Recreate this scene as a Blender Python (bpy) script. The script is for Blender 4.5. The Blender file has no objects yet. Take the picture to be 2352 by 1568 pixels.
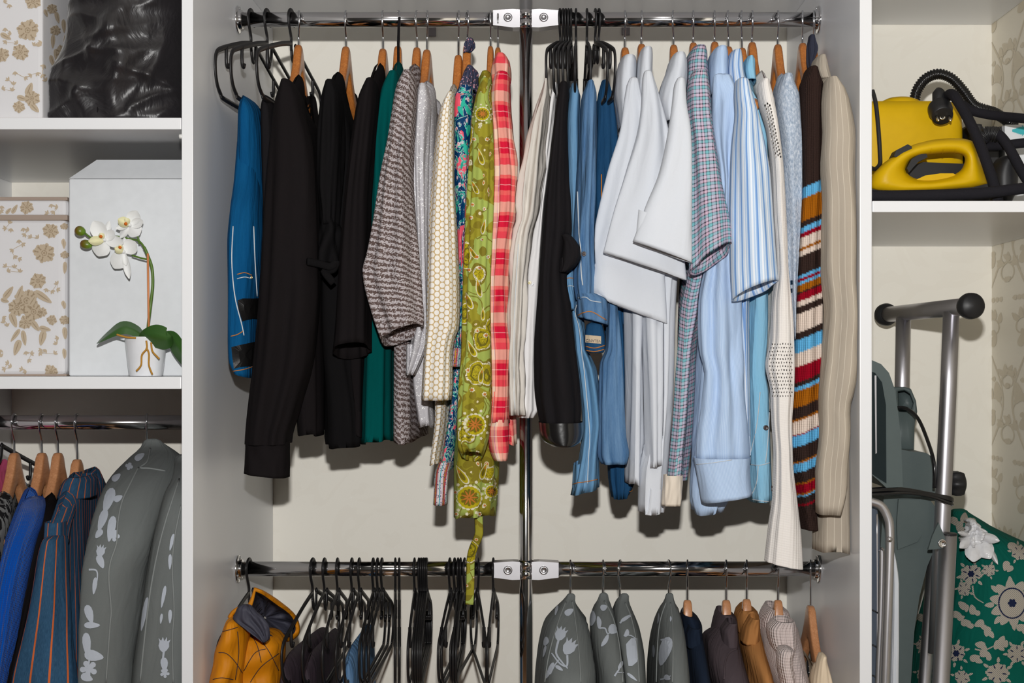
import bpy, bmesh, math, random
import numpy as np
from mathutils import Vector, Matrix
from mathutils.bvhtree import BVHTree

# ---------------------------------------------------------------- camera, world, light, exposure
SC = bpy.context.scene
COL = SC.collection
F, CX, CY, CAMZ = 3130.0, 1244.0, 829.0, 1.45      # focal length in px, principal point, eye height
FRONT, ROD, BACK = 2.009, 2.30, 2.609              # distances of cupboard front, rails and back wall
XL, XR = -0.514, 0.469                             # inner faces of the two middle dividers
ROD_UP, ROD_LO, ROD_LEFT = CAMZ + 0.576, CAMZ - 0.3505, CAMZ - 0.1036

cam_d = bpy.data.cameras.new('camera')
cam_d.sensor_width = 36.0
cam_d.lens = F / 2352.0 * 36.0
cam_d.shift_x = -(CX - 1176.0) / 2352.0
cam_d.shift_y = (CY - 784.0) / 2352.0
cam_d.clip_start = 0.05
cam = bpy.data.objects.new('camera', cam_d)
COL.objects.link(cam)
cam.location = (0, 0, CAMZ)
cam.rotation_euler = (math.pi / 2, 0, 0)
SC.camera = cam

world = bpy.data.worlds.new('room_ambience')
SC.world = world
world.use_nodes = True
world.node_tree.nodes['Background'].inputs[0].default_value = (1.0, 0.92, 0.8, 1)
world.node_tree.nodes['Background'].inputs[1].default_value = 0.02

flash_d = bpy.data.lights.new('camera_flash_offscreen', 'AREA')   # the photographer's flash above the lens
flash_d.shape = 'RECTANGLE'
flash_d.size, flash_d.size_y = 0.04, 0.028
flash_d.energy = 40.0
flash_d.color = (1.0, 0.985, 0.965)
flash = bpy.data.objects.new('camera_flash_offscreen', flash_d)
COL.objects.link(flash)
flash.location = (0.0, -0.02, CAMZ + 0.20)
flash.rotation_euler = (math.pi / 2 + math.radians(14), 0, 0)   # head tilted up a little

SC.view_settings.view_transform = 'Standard'
SC.view_settings.look = 'None'
SC.view_settings.gamma = 1.0
SC.view_settings.use_curve_mapping = False
SC.view_settings.exposure = 0.0
SC.cycles.max_bounces = 10
SC.cycles.diffuse_bounces = 4

# ---------------------------------------------------------------- helpers
def W(px, py, d):
    return Vector(((px - CX) * d / F, d, CAMZ - (py - CY) * d / F))

def lin(c):
    c = c / 255.0
    return c / 12.92 if c <= 0.04045 else ((c + 0.055) / 1.055) ** 2.4

def rgb(r, g, b):
    return (lin(r), lin(g), lin(b), 1.0)

def pchip(x, y, xi):
    x = np.asarray(x, float); y = np.asarray(y, float); xi = np.asarray(xi, float)
    if len(x) == 2:
        return np.interp(xi, x, y)
    h = np.diff(x); dl = np.diff(y) / h
    m = np.zeros(len(x))
    for i in range(1, len(x) - 1):
        if dl[i - 1] * dl[i] > 0:
            w1 = 2 * h[i] + h[i - 1]; w2 = h[i] + 2 * h[i - 1]
            m[i] = (w1 + w2) / (w1 / dl[i - 1] + w2 / dl[i])
    m[0], m[-1] = dl[0], dl[-1]
    xi = np.clip(xi, x[0], x[-1])
    k = np.clip(np.searchsorted(x, xi) - 1, 0, len(x) - 2)
    t = (xi - x[k]) / h[k]
    return ((1 + 2 * t) * (1 - t) ** 2 * y[k] + t * (1 - t) ** 2 * h[k] * m[k]
            + t * t * (3 - 2 * t) * y[k + 1] + t * t * (t - 1) * h[k] * m[k + 1])

def link(name, me, mat=None, parent=None):
    o = bpy.data.objects.new(name, me)
    COL.objects.link(o)
    if mat is not None:
        for m in (mat if isinstance(mat, (list, tuple)) else [mat]):
            me.materials.append(m)
    if parent is not None:
        o.parent = parent
        o.matrix_parent_inverse = Matrix.Translation(-Vector(parent.location)) if parent.type == 'EMPTY' and parent.rotation_euler.z == 0 else Matrix.Identity(4)
    return o

def tag(o, label, cat, group=None, kind=None):
    if label: o['label'] = label
    if cat: o['category'] = cat
    if group: o['group'] = group
    if kind: o['kind'] = kind
    return o

def thing(name, label, cat, loc, group=None):
    """Empty at the base of a thing; its parts are given in world coordinates."""
    o = bpy.data.objects.new(name, None)
    o.empty_display_size = 0.03
    COL.objects.link(o)
    o.location = loc
    return tag(o, label, cat, group)

def mesh_from(name, verts, faces, smooth=True):
    me = bpy.data.meshes.new(name)
    me.from_pydata([tuple(v) for v in verts], [], faces)
    if smooth:
        me.polygons.foreach_set('use_smooth', [True] * len(me.polygons))
    me.update()
    return me

def grid_obj(name, V, mat, parent=None, closed=True, cap0=False, cap1=False, uvs=None, colfn=None):
    """V: rows x cols x 3 array of points; a smooth sheet or tube with a UV map in metres."""
    R, C, _ = V.shape
    verts = V.reshape(-1, 3)
    cc = C if closed else C - 1
    i, j = np.meshgrid(np.arange(R - 1), np.arange(cc), indexing='ij')
    j2 = (j + 1) % C
    quads = np.stack([i * C + j, i * C + j2, (i + 1) * C + j2, (i + 1) * C + j], -1).reshape(-1, 4)
    faces = [tuple(q) for q in quads.tolist()]
    if cap0: faces.append(tuple(reversed(range(C))))
    if cap1: faces.append(tuple(range((R - 1) * C, R * C)))
    me = mesh_from(name, verts.tolist(), faces)
    # uv: arc length around (mean over rows) and down
    W2 = np.concatenate([V, V[:, :1]], 1) if closed else V
    du = np.linalg.norm(np.diff(W2, axis=1), axis=2)
    u = np.concatenate([np.zeros((R, 1)), np.cumsum(du, 1)], 1)
    u = u - u.mean(1, keepdims=True) * 0.5
    um = np.repeat(u[[R // 2]], R, 0) * 0.6 + u * 0.4
    dv = np.linalg.norm(np.diff(V, axis=0), axis=2).mean(1)
    v = np.concatenate([[0], np.cumsum(dv)])
    uvl = me.uv_layers.new(name='UVMap')
    fu0, fu1 = um[i, j], um[i, j + 1]
    gu0, gu1 = um[i + 1, j], um[i + 1, j + 1]
    fv0, fv1 = v[i], v[i + 1]
    arr = np.stack([np.stack([fu0, fv0], -1), np.stack([fu1, fv0], -1), np.stack([gu1, fv1], -1), np.stack([gu0, fv1], -1)], -2).reshape(-1, 2)
    full = np.zeros((len(me.loops), 2)); full[:len(arr)] = arr
    uvl.data.foreach_set('uv', full.ravel())
    if colfn is not None:
        ca = me.color_attributes.new('pattern', 'FLOAT_COLOR', 'POINT')
        cols = np.array([colfn(*p) for p in verts.tolist()])
        ca.data.foreach_set('color', cols.ravel())
    return link(name, me, mat, parent)

CLOTH = []                                          # hanging pieces of cloth, settled against each other at the end
HOOKS = {'up': [577, 614, 669, 686, 795, 880, 914, 958, 981, 1053, 1073, 1127, 1144, 1294, 1312, 1323, 1348, 1367, 1435, 1473, 1547, 1592, 1641, 1673, 1704, 1727, 1786, 1843, 1872],
         'left': [-12, 33, 96, 133, 177, 338], 'low': [1310, 1385, 1424, 1536, 1579, 1668, 1715, 1787, 1862]}
def between(px, rail):
    """x limits half way to the neighbouring hangers"""
    L = HOOKS[rail]; i = min(range(len(L)), key=lambda k: abs(L[k] - px))
    x = lambda p: (p - CX) * ROD / F
    lo = (x(L[i - 1]) + x(L[i])) / 2 if i else -9
    hi = (x(L[i + 1]) + x(L[i])) / 2 if i + 1 < len(L) else 9
    return lo, hi

def ring_noise(T, VV, amp, freqs, seed, drift=1.4):
    rnd = random.Random(seed)
    out = np.zeros(np.broadcast(T, VV).shape)
    for f in freqs:
        a = rnd.uniform(.6, 1.0) / (1 + 0.10 * f)
        out = out + a * np.sin(f * T + rnd.uniform(0, 6.28) + rnd.uniform(-1, 1) * drift * VV)
        out = out + .5 * a * np.sin((f + 1) * T + rnd.uniform(0, 6.28) + rnd.uniform(-2, 2) * drift * VV)
    return amp * out

def hang(name, rows, dep, ry, mat, parent=None, n=56, m=44, fold=.003, freqs=(5, 8, 11), seed=1, slant=0.0,
         lip=.012, cap0=True, top_lip=False, p=2.4, colfn=None, clamp=None, wrk=0.0, slanty=0.0, lim=None):
    """A hanging tube of cloth: rows (py, xl, xr[, depth, ry]) give its outline where it hangs."""
    a = np.array([[r[0], r[1], r[2], r[3] if len(r) > 3 else dep, r[4] if len(r) > 4 else ry] for r in rows], float)
    if cap0 and not top_lip and len(a) > 2:          # rounded, not pointed, top
        c0, w0, w1 = (a[0, 1] + a[0, 2]) / 2, (a[0, 2] - a[0, 1]) / 2, (a[1, 2] - a[1, 1]) / 2
        w0 = max(w0, .74 * w1); a[0, 1], a[0, 2] = c0 - w0, c0 + w0
    lip = min(lip, .10 * (a[-1, 0] - a[0, 0]) * dep / F)
    py = np.linspace(a[0, 0], a[-1, 0], m)
    xl, xr, d, r_y = (pchip(a[:, 0], a[:, k], py) for k in (1, 2, 3, 4))
    v = np.linspace(0, 1, m)[:, None]
    t = np.linspace(0, 2 * np.pi, n, endpoint=False)[None, :] + np.pi / 2
    ct, st = np.cos(t), np.sin(t)
    sx = np.sign(ct) * np.abs(ct) ** (2 / p); sy = np.sign(st) * np.abs(st) ** (2 / p)
    cx = ((xl + xr) / 2 - CX) * d / F; hw = (xr - xl) / 2 * d / F
    wgt = np.clip(v * 3.0, 0.15, 1.0)
    ns = ring_noise(t, v * 3, fold, freqs, seed) * wgt
    if wrk:
        rnd = random.Random(seed + 5)
        for _ in range(7):
            k1, k2 = rnd.randint(1, 3), rnd.uniform(14, 40)
            ns = ns + wrk * .5 * np.sin(k1 * t + k2 * v + rnd.uniform(0, 6)) * np.sin(rnd.uniform(2, 5) * v * 3 + rnd.uniform(0, 6))
    nl = np.minimum(hw[:, None] * .5, 1)
    ns = np.clip(ns, -nl, nl)
    X = cx[:, None] + hw[:, None] * sx + ns * ct * .6
    Y = d[:, None] + r_y[:, None] * sy + ns * st * 1.25
    Z = (CAMZ - (py - CY) * d / F)[:, None] + slant * v ** 3 * sx + slanty * v ** 3 * sy
    if clamp: X = np.clip(X, clamp[0], clamp[1])
    if lim:
        sl = .07 * np.clip(ROD - Y, 0, 1)
        X = np.minimum(np.maximum(X, lim[0] - sl), lim[1] + sl)
    V = np.stack(np.broadcast_arrays(X, Y, Z), -1)
    if lip:
        c = V[-1].mean(0)
        a1 = V[-1].copy(); a1[:, :2] += (c - a1)[:, :2] * .06; a1[:, 2] += .001
        a2 = V[-1].copy(); a2[:, :2] += (c - a2)[:, :2] * .12; a2[:, 2] += lip
        a3 = V[-1].copy(); a3[:, :2] += (c - a3)[:, :2] * .2; a3[:, 2] += lip * 4
        V = np.concatenate([V, [a1, a2, a3]], 0)
    if top_lip:
        c = V[0].mean(0)
        b1 = V[0].copy(); b1[:, :2] += (c - b1)[:, :2] * .10; b1[:, 2] += .001
        b2 = V[0].copy(); b2[:, :2] += (c - b2)[:, :2] * .16; b2[:, 2] -= .03
        V = np.concatenate([[b2, b1], V], 0)
        cap0 = False
    elif cap0:
        c = V[0].mean(0); rr = min(.006, hw[0] * .6)
        dome = []
        for f, z in ((.15, 1.0), (.55, .85), (.85, .45)):
            b = V[0].copy(); b[:, :2] = c[:2] + (b[:, :2] - c[:2]) * f; b[:, 2] += rr * z; dome.append(b)
        V = np.concatenate([dome, V], 0)
    o = grid_obj(name, V, mat, parent, cap0=cap0, colfn=colfn)
    CLOTH.append(o)
    return o

def body(name, rows, yf, yb, mat, parent=None, hx=None, rise=.07, nk=.4, dip=.05, side=1, n=96, m=56, fold=.004,
         freqs=(6, 9, 13), seed=1, lip=.01, flat=False, p=3.2, hem=0.0, clamp=None, colfn=None, back=.6, hemwave=.002, topr=.03, own=None):
    """The trunk of a garment on a hanger: a slab that runs from the front (yf) to the back (yb) across the rail.
    rows (py, xl, xr) outline its front edge; the top rises to the neck and dips on one side for the neckline."""
    a = np.array(rows, float)
    d0 = yf + .02
    zr = CAMZ - (a[:, 0] - CY) * d0 / F
    xc_r = ((a[:, 1] + a[:, 2]) / 2 - CX) * d0 / F
    h_r = (a[:, 2] - a[:, 1]) / 2 * d0 / F
    t = np.linspace(0, 2 * np.pi, n, endpoint=False) + np.pi
    ct, st = np.cos(t), np.sin(t)
    u = np.sign(ct) * np.abs(ct) ** (2 / p)
    s = -np.sign(st) * np.abs(st) ** (2 / p)
    au = np.abs(u)
    if flat:
        ztop = zr[0] - .02 * au ** 6
        open_w = np.zeros(n)
    else:
        sl = np.clip((1 - au) / (1 - nk), 0, 1)
        ztop = zr[0] + rise * sl ** .85
        inn = np.clip((nk - au) / nk, 0, 1)
        dp = np.where(s * side > 0, dip, dip * .25)
        ztop = ztop - dp * np.sqrt(np.clip(1 - (1 - inn) ** 2, 0, 1))
        open_w = np.clip(inn * 3, 0, 1)
    zbot = zr[-1] + hem * (u + 1) / 2 + hemwave * np.sin(3 * t + seed) + hemwave * .6 * np.sin(7 * t + seed * 2)
    v = np.linspace(0, 1, m)
    vv = v ** 1.15
    Z = ztop[None, :] + (zbot - ztop)[None, :] * vv[:, None]
    xc = pchip(-zr, xc_r, -Z); h = pchip(-zr, h_r, -Z)
    fr = ((u + 1) / 2)[None, :]
    if hx is not None:
        xc = xc * (1 - fr) + (hx * .8 + xc * .2) * fr
    h = h * (1 - (1 - back) * fr)
    below = ztop[None, :] - Z
    roundtop = np.sqrt(np.clip(below / topr, 0, 1) * (2 - np.clip(below / topr, 0, 1)))
    roundtop = np.maximum(roundtop, open_w[None, :] * .8)
    roundtop = np.maximum(roundtop, .04)
    ns = ring_noise(t[None, :], v[:, None] * 3, fold, freqs, seed) * np.clip(v[:, None] * 2.2, .1, 1)
    lim = np.minimum(h * .7, 1)
    ns = np.clip(ns, -lim, lim)
    X = xc + h * roundtop * s[None, :] + ns * np.clip(np.abs(s), .3, 1)[None, :]
    Y = np.broadcast_to(((yf + yb) / 2 + u * (yb - yf) / 2)[None, :], X.shape) + 0.4 * ns * np.sign(u)[None, :]
    if clamp: X = np.clip(X, clamp[0], clamp[1])
    if own is not None:
        lo, hi = between(own[0], own[1])
        sl = .05 * np.clip(1 - (fr - .05) / .3, 0, 1)
        X = np.minimum(np.maximum(X, lo - sl + .001), hi + sl - .001)
    V = np.stack([X, Y, Z], -1)
    if lip:
        cxm = V[-1, :, 0].mean()
        a1 = V[-1].copy(); a1[:, 0] += (cxm - a1[:, 0]) * .1; a1[:, 2] += .001
        a2 = V[-1].copy(); a2[:, 0] += (cxm - a2[:, 0]) * .2; a2[:, 2] += lip
        a3 = V[-1].copy(); a3[:, 0] += (cxm - a3[:, 0]) * .3; a3[:, 2] += lip * 4
        V = np.concatenate([V, [a1, a2, a3]], 0)
    o = grid_obj(name, V, mat, parent, cap0=False, colfn=colfn)
    CLOTH.append(o)
    return o

def sweep(pts, r, n=10, flat=None, closed=False):
    """Rows of rings along a polyline; r a number or list; flat=(rx, ry) squashes."""
    P = [Vector(p) for p in pts]
    k = len(P)
    rs = r if isinstance(r, (list, tuple, np.ndarray)) else [r] * k
    V = np.zeros((k, n, 3))
    prev = None
    for i in range(k):
        if closed:
            tg = (P[(i + 1) % k] - P[i - 1]).normalized()
        else:
            tg = (P[min(i + 1, k - 1)] - P[max(i - 1, 0)]).normalized()
        if prev is None:
            ref = Vector((1, 0, 0)) if abs(tg.x) < .9 else Vector((0, 0, 1))
            nrm = (ref - tg * ref.dot(tg)).normalized()
        else:
            nrm = (prev - tg * prev.dot(tg)).normalized()
        prev = nrm
        bi = tg.cross(nrm)
        for j in range(n):
            t = 2 * math.pi * j / n
            fx, fy = flat if flat else (1, 1)
            V[i, j] = P[i] + (nrm * math.cos(t) * fx + bi * math.sin(t) * fy) * rs[i]
    if closed:
        V = np.concatenate([V, V[:1]], 0)
    return V

def smooth_path(pts, k=8):
    """Catmull-Rom through the points."""
    P = [Vector(p) for p in pts]
    out = []
    for i in range(len(P) - 1):
        p0, p1, p2, p3 = P[max(i - 1, 0)], P[i], P[i + 1], P[min(i + 2, len(P) - 1)]
        for s in range(k):
            t = s / k
            out.append(0.5 * ((2 * p1) + (p2 - p0) * t + (2 * p0 - 5 * p1 + 4 * p2 - p3) * t * t + (3 * p1 - p0 - 3 * p2 + p3) * t ** 3))
    out.append(P[-1])
    return out

def tube(name, pts, r, mat, parent=None, n=10, k=0, flat=None, closed=False, cap=True):
    if k: pts = smooth_path(pts, k)
    V = sweep(pts, r, n, flat, closed)
    return grid_obj(name, V, mat, parent, cap0=cap and not closed, cap1=cap and not closed)

def bm_obj(name, bm, mat, parent=None, smooth=False):
    me = bpy.data.meshes.new(name)
    bmesh.ops.recalc_face_normals(bm, faces=bm.faces[:])
    bm.to_mesh(me); bm.free()
    if smooth:
        me.polygons.foreach_set('use_smooth', [True] * len(me.polygons))
    return link(name, me, mat, parent)

def box(name, x0, x1, y0, y1, z0, z1, mat, parent=None, bev=.0015, seg=2):
    bm = bmesh.new()
    bmesh.ops.create_cube(bm, size=1.0)
    for v in bm.verts:
        v.co = Vector(((x0 + x1) / 2 + v.co.x * (x1 - x0), (y0 + y1) / 2 + v.co.y * (y1 - y0), (z0 + z1) / 2 + v.co.z * (z1 - z0)))
    if bev:
        bmesh.ops.bevel(bm, geom=bm.edges[:], offset=bev, segments=seg, affect='EDGES', profile=.6)
    return bm_obj(name, bm, mat, parent, smooth=False)

def prism(name, pts, axis, a, b, mat, parent=None, bev=0.0, seg=2, smooth=False):
    """Polygon extruded along an axis: axis 'x' takes (y,z) points, 'y' takes (x,z), 'z' takes (x,y)."""
    def co(q, t):
        return {'x': (t, q[0], q[1]), 'y': (q[0], t, q[1]), 'z': (q[0], q[1], t)}[axis]
    bm = bmesh.new()
    v0 = [bm.verts.new(co(q, a)) for q in pts]
    v1 = [bm.verts.new(co(q, b)) for q in pts]
    bm.faces.new(v0); bm.faces.new(list(reversed(v1)))
    k = len(pts)
    for i in range(k):
        bm.faces.new((v0[i], v1[i], v1[(i + 1) % k], v0[(i + 1) % k]))
    if bev:
        ed = [e for e in bm.edges if len(e.link_faces) == 2 and e.calc_face_angle(0) > .6]
        bmesh.ops.bevel(bm, geom=ed, offset=bev, segments=seg, affect='EDGES', profile=.6)
    return bm_obj(name, bm, mat, parent, smooth)

def lathe(name, prof, c, mat, parent=None, n=32, axis='z', smooth=True):
    """prof: (radius, height) pairs."""
    V = np.zeros((len(prof), n, 3))
    for i, (r, h) in enumerate(prof):
        for j in range(n):
            t = 2 * math.pi * j / n
            q = (r * math.cos(t), r * math.sin(t), h)
            if axis == 'x': q = (h, r * math.cos(t), r * math.sin(t))
            if axis == 'y': q = (r * math.cos(t), h, r * math.sin(t))
            V[i, j] = (c[0] + q[0], c[1] + q[1], c[2] + q[2])
    return grid_obj(name, V, mat, parent, cap0=prof[0][0] > 1e-5, cap1=prof[-1][0] > 1e-5)

# ---------------------------------------------------------------- materials
class NT:
    def __init__(s, name):
        s.m = bpy.data.materials.new(name); s.m.use_nodes = True
        s.t = s.m.node_tree; s.t.nodes.clear()
        s.out = s.n('ShaderNodeOutputMaterial'); s.b = s.n('ShaderNodeBsdfPrincipled')
        s.l(s.b.outputs[0], s.out.inputs[0])
    def n(s, kind, **kw):
        x = s.t.nodes.new(kind)
        for k, v in kw.items(): setattr(x, k, v)
        return x
    def l(s, a, b): s.t.links.new(a, b)
    def val(s, sock, v):
        if hasattr(v, 'is_linked') or hasattr(v, 'links'): s.l(v, sock)
        else: sock.default_value = v
    def math(s, op, a, b=None, c=None):
        x = s.n('ShaderNodeMath', operation=op)
        s.val(x.inputs[0], a)
        if b is not None: s.val(x.inputs[1], b)
        if c is not None: s.val(x.inputs[2], c)
        return x.outputs[0]
    def mix(s, fac, a, b, mode='MIX'):
        x = s.n('ShaderNodeMix', data_type='RGBA', blend_type=mode)
        s.val(x.inputs[0], fac); s.val(x.inputs[6], a); s.val(x.inputs[7], b)
        return x.outputs[2]
    def uv(s, scale=(1, 1, 1), kind='UV'):
        tc = s.n('ShaderNodeTexCoord')
        mp = s.n('ShaderNodeMapping'); mp.inputs['Scale'].default_value = scale
        s.l(tc.outputs[kind], mp.inputs[0])
        return mp.outputs[0]
    def sep(s, vec):
        x = s.n('ShaderNodeSeparateXYZ'); s.l(vec, x.inputs[0]); return x.outputs
    def noise(s, vec, scale, detail=2.0, rough=.5, dist=0.0):
        x = s.n('ShaderNodeTexNoise'); s.l(vec, x.inputs['Vector'])
        x.inputs['Scale'].default_value = scale; x.inputs['Detail'].default_value = detail
        x.inputs['Roughness'].default_value = rough; x.inputs['Distortion'].default_value = dist
        return x.outputs
    def vor(s, vec, scale, feature='F1', rand=1.0, metric='EUCLIDEAN'):
        x = s.n('ShaderNodeTexVoronoi', feature=feature); s.l(vec, x.inputs['Vector'])
        if feature != 'DISTANCE_TO_EDGE': x.distance = metric
        x.inputs['Scale'].default_value = scale; x.inputs['Randomness'].default_value = rand
        return x.outputs
    def ramp(s, fac, stops, const=True):
        x = s.n('ShaderNodeValToRGB'); cr = x.color_ramp
        cr.interpolation = 'CONSTANT' if const else 'LINEAR'
        while len(cr.elements) < len(stops): cr.elements.new(.5)
        for e, (p, c) in zip(cr.elements, stops):
            e.position = p; e.color = c
        s.l(fac, x.inputs[0]); return x.outputs[0]
    def bump(s, h, strength=.3, dist=.002, prev=None):
        x = s.n('ShaderNodeBump'); x.inputs['Strength'].default_value = strength; x.inputs['Distance'].default_value = dist
        s.l(h, x.inputs['Height'])
        if prev is not None: s.l(prev, x.inputs['Normal'])
        return x.outputs[0]
    def fin(s, color, rough=.8, metal=0.0, spec=.3, normal=None, **kw):
        s.val(s.b.inputs['Base Color'], color); s.val(s.b.inputs['Roughness'], rough)
        s.val(s.b.inputs['Metallic'], metal); s.b.inputs['Specular IOR Level'].default_value = spec
        if normal is not None: s.l(normal, s.b.inputs['Normal'])
        for k, v in kw.items(): s.val(s.b.inputs[k], v)
        return s.m

def cloth(name, c, rough=.85, weave=900, wv=.12, wr=.25, var=.12, spec=.15, sheen=0.0, pat=None):
    """Plain woven cloth; pat(nt, uv) may give a colour socket instead of c."""
    s = NT(name); uv = s.uv()
    col = c if pat is None else pat(s, uv)
    n1 = s.noise(s.uv((60, 14, 1)), 1.0, 3)[0]
    if var:
        k = s.math('MULTIPLY_ADD', n1, 2 * var, 1 - var)
        cb = s.n('ShaderNodeCombineXYZ')
        for q in range(3): s.l(k, cb.inputs[q])
        col = s.mix(1.0, col, cb.outputs[0], 'MULTIPLY')
    n2 = s.noise(uv, weave, 1)[0]
    nb = s.bump(n2, wv, .0015)
    n3 = s.noise(s.uv((38, 11, 1)), 1.0, 2, .5, .6)[0]
    nb = s.bump(n3, wr, .012, nb)
    return s.fin(col, rough, 0, spec, nb, **({'Sheen Weight': sheen, 'Sheen Roughness': .4} if sheen else {}))

def ribknit(name, c, period=.004, strength=.6, var=.1, pat=None, along='u'):
    s = NT(name); uv = s.uv(); q = s.sep(uv)
    col = c if pat is None else pat(s, uv)
    w = s.math('SINE', s.math('MULTIPLY', q[0 if along == 'u' else 1], 6.283 / period))
    w2 = s.math('SINE', s.math('MULTIPLY', q[1 if along == 'u' else 0], 6.283 / (period * .8)))
    hgt = s.math('MULTIPLY_ADD', w2, .35, w)
    n1 = s.noise(s.uv((60, 20, 1)), 1.0, 3)[0]
    k = s.math('MULTIPLY_ADD', n1, 2 * var, 1 - var)
    cb = s.n('ShaderNodeCombineXYZ')
    for z in range(3): s.l(k, cb.inputs[z])
    col = s.mix(1.0, col, cb.outputs[0], 'MULTIPLY')
    nb = s.bump(hgt, strength, .0012)
    n3 = s.noise(s.uv((30, 9, 1)), 1.0, 2)[0]
    nb = s.bump(n3, .25, .012, nb)
    return s.fin(col, .9, 0, .1, nb, **{'Sheen Weight': .15})

def plastic(name, c, rough=.4, spec=.5, bumpy=0.0, scale=700):
    s = NT(name); v = s.uv(kind='Object')
    n = s.noise(v, 60, 2)[0]
    nb = s.bump(s.noise(v, scale, 1)[0], bumpy, .0006) if bumpy else None
    col = s.mix(n, tuple(x * .93 for x in c[:3]) + (1,), tuple(min(1, x * 1.05) for x in c[:3]) + (1,))
    return s.fin(col, rough, 0, spec, nb)

def metal(name, c, rough=.1, aniso=0.0):
    s = NT(name); v = s.uv(kind='Object')
    n = s.noise(v, 35, 2)[0]
    r = s.math('MULTIPLY_ADD', n, .06, max(0, rough - .02))
    return s.fin(c, r, 1.0, .5)

def wood(name, c1, c2):
    s = NT(name); v = s.uv((9, 1.2, 9), 'Object')
    g = s.noise(v, 26, 4, .6, 1.4)[0]
    col = s.ramp(g, [(.3, c1), (.7, c2)], False)
    return s.fin(col, s.math('MULTIPLY_ADD', g, .1, .28), 0, .45, s.bump(g, .05, .001), **{'Coat Weight': .25, 'Coat Roughness': .2})

def denim(name, c, light, fade=.35, stitch=None):
    s = NT(name); uv = s.uv(); q = s.sep(uv)
    n1 = s.noise(s.uv((60, 5, 1)), 1.0, 4, .6)[0]
    n2 = s.noise(s.uv((1500, 160, 1)), 1.0, 2)[0]
    f = s.math('MULTIPLY_ADD', n1, 1.6, -.55)
    f = s.math('MULTIPLY', s.math('MINIMUM', s.math('MAXIMUM', f, 0.0), 1.0), fade)
    col = s.mix(f, c, light)
    col = s.mix(s.math('MULTIPLY', n2, .30), col, light)
    col = s.mix(.3, col, tuple(x * .55 for x in c[:3]) + (1,), 'MIX') if False else col
    tw = s.math('SINE', s.math('MULTIPLY', s.math('ADD', q[0], q[1]), 6.283 / .0011))
    nb = s.bump(tw, .12, .0006)
    nb = s.bump(s.noise(s.uv((60, 8, 1)), 1.0, 3)[0], .55, .012, nb)
    return s.fin(col, .9, 0, .1, nb)
# ---------------------------------------------------------------- shared materials
def speck_white(nm, c, rough=.38, wall=False):
    s = NT(nm); v = s.uv(kind='Object')
    n = s.noise(v, 7, 3)[0]
    col = s.mix(s.math('MULTIPLY', n, .10), c, tuple(x * .8 for x in c[:3]) + (1,))
    return s.fin(col, rough, 0, .4, s.bump(s.noise(v, 120, 2)[0], .03, .001))

M = {}
M['laminate'] = speck_white('white_laminate', rgb(229, 230, 232), .32)

def wallpaper():
    s = NT('cream_wallpaper'); v = s.uv(kind='Object')
    q = s.noise(v, 5.5, 3, .5, 1.2)[0]
    band = s.math('COMPARE', s.math('FRACT', s.math('MULTIPLY', q, 5.0)), .5, .16)
    col = s.mix(s.math('MULTIPLY', band, .3), rgb(244, 240, 229), rgb(239, 234, 222))
    d = s.vor(v, 52)[0]
    sp = s.math('LESS_THAN', d, .045)
    col = s.mix(sp, col, rgb(252, 250, 244))
    return s.fin(col, .5, 0, .3, s.bump(s.noise(v, 260, 2)[0], .05, .001))
M['wallpaper'] = wallpaper()
M['vine_ground'] = speck_white('vine_wallpaper_ground', rgb(236, 229, 212), .5)
M['vine_print'] = speck_white('vine_wallpaper_print', rgb(214, 203, 180), .5)
M['chrome'] = metal('polished_chrome', (.80, .79, .79, 1), .11)
M['chrome_dull'] = metal('satin_chrome', (.56, .55, .57, 1), .36)
M['wire'] = metal('steel_wire', (.72, .73, .75, 1), .12)
M['wood_red'] = wood('varnished_hanger_wood', rgb(172, 98, 42), rgb(204, 130, 62))
M['wood_pale'] = wood('pale_hanger_wood', rgb(180, 122, 80), rgb(206, 148, 104))
M['black_plastic'] = plastic('black_hanger_plastic', rgb(27, 26, 27), .42, .4)
M['floor'] = wood('floor_boards', rgb(150, 110, 76), rgb(176, 134, 96))
M['ceiling'] = speck_white('ceiling_paint', rgb(235, 234, 230), .9)

# ---------------------------------------------------------------- the setting
ZT, ZTOP = 2.093, 2.109
XLL, XRR = -1.0144, 0.862
def struct(o, label=None):
    o['kind'] = 'structure'
    if label: o['label'] = label
    return o
struct(box('wall_back', -1.6, 1.6, BACK, BACK + .1, 0, 2.6, M['wallpaper'], bev=0), 'cream glittering wallpaper behind the open wardrobe')
wr = struct(box('wall_right', XRR, XRR + .1, 1.2, BACK, 0, 2.6, M['vine_ground'], bev=0), 'beige side wall papered with scrolling vines')
struct(box('wall_left', XLL - .1, XLL, FRONT, BACK, 0, 2.6, M['laminate'], bev=0), 'white side panel closing the wardrobe')
struct(box('floor', -2.2, 2.2, -2.4, BACK, -.1, 0, M['floor'], bev=0), 'wooden floor below the wardrobe')
struct(box('ceiling', -2.2, 2.2, 0.6, BACK, 2.6, 2.7, M['ceiling'], bev=0), 'white ceiling above the wardrobe')

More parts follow.
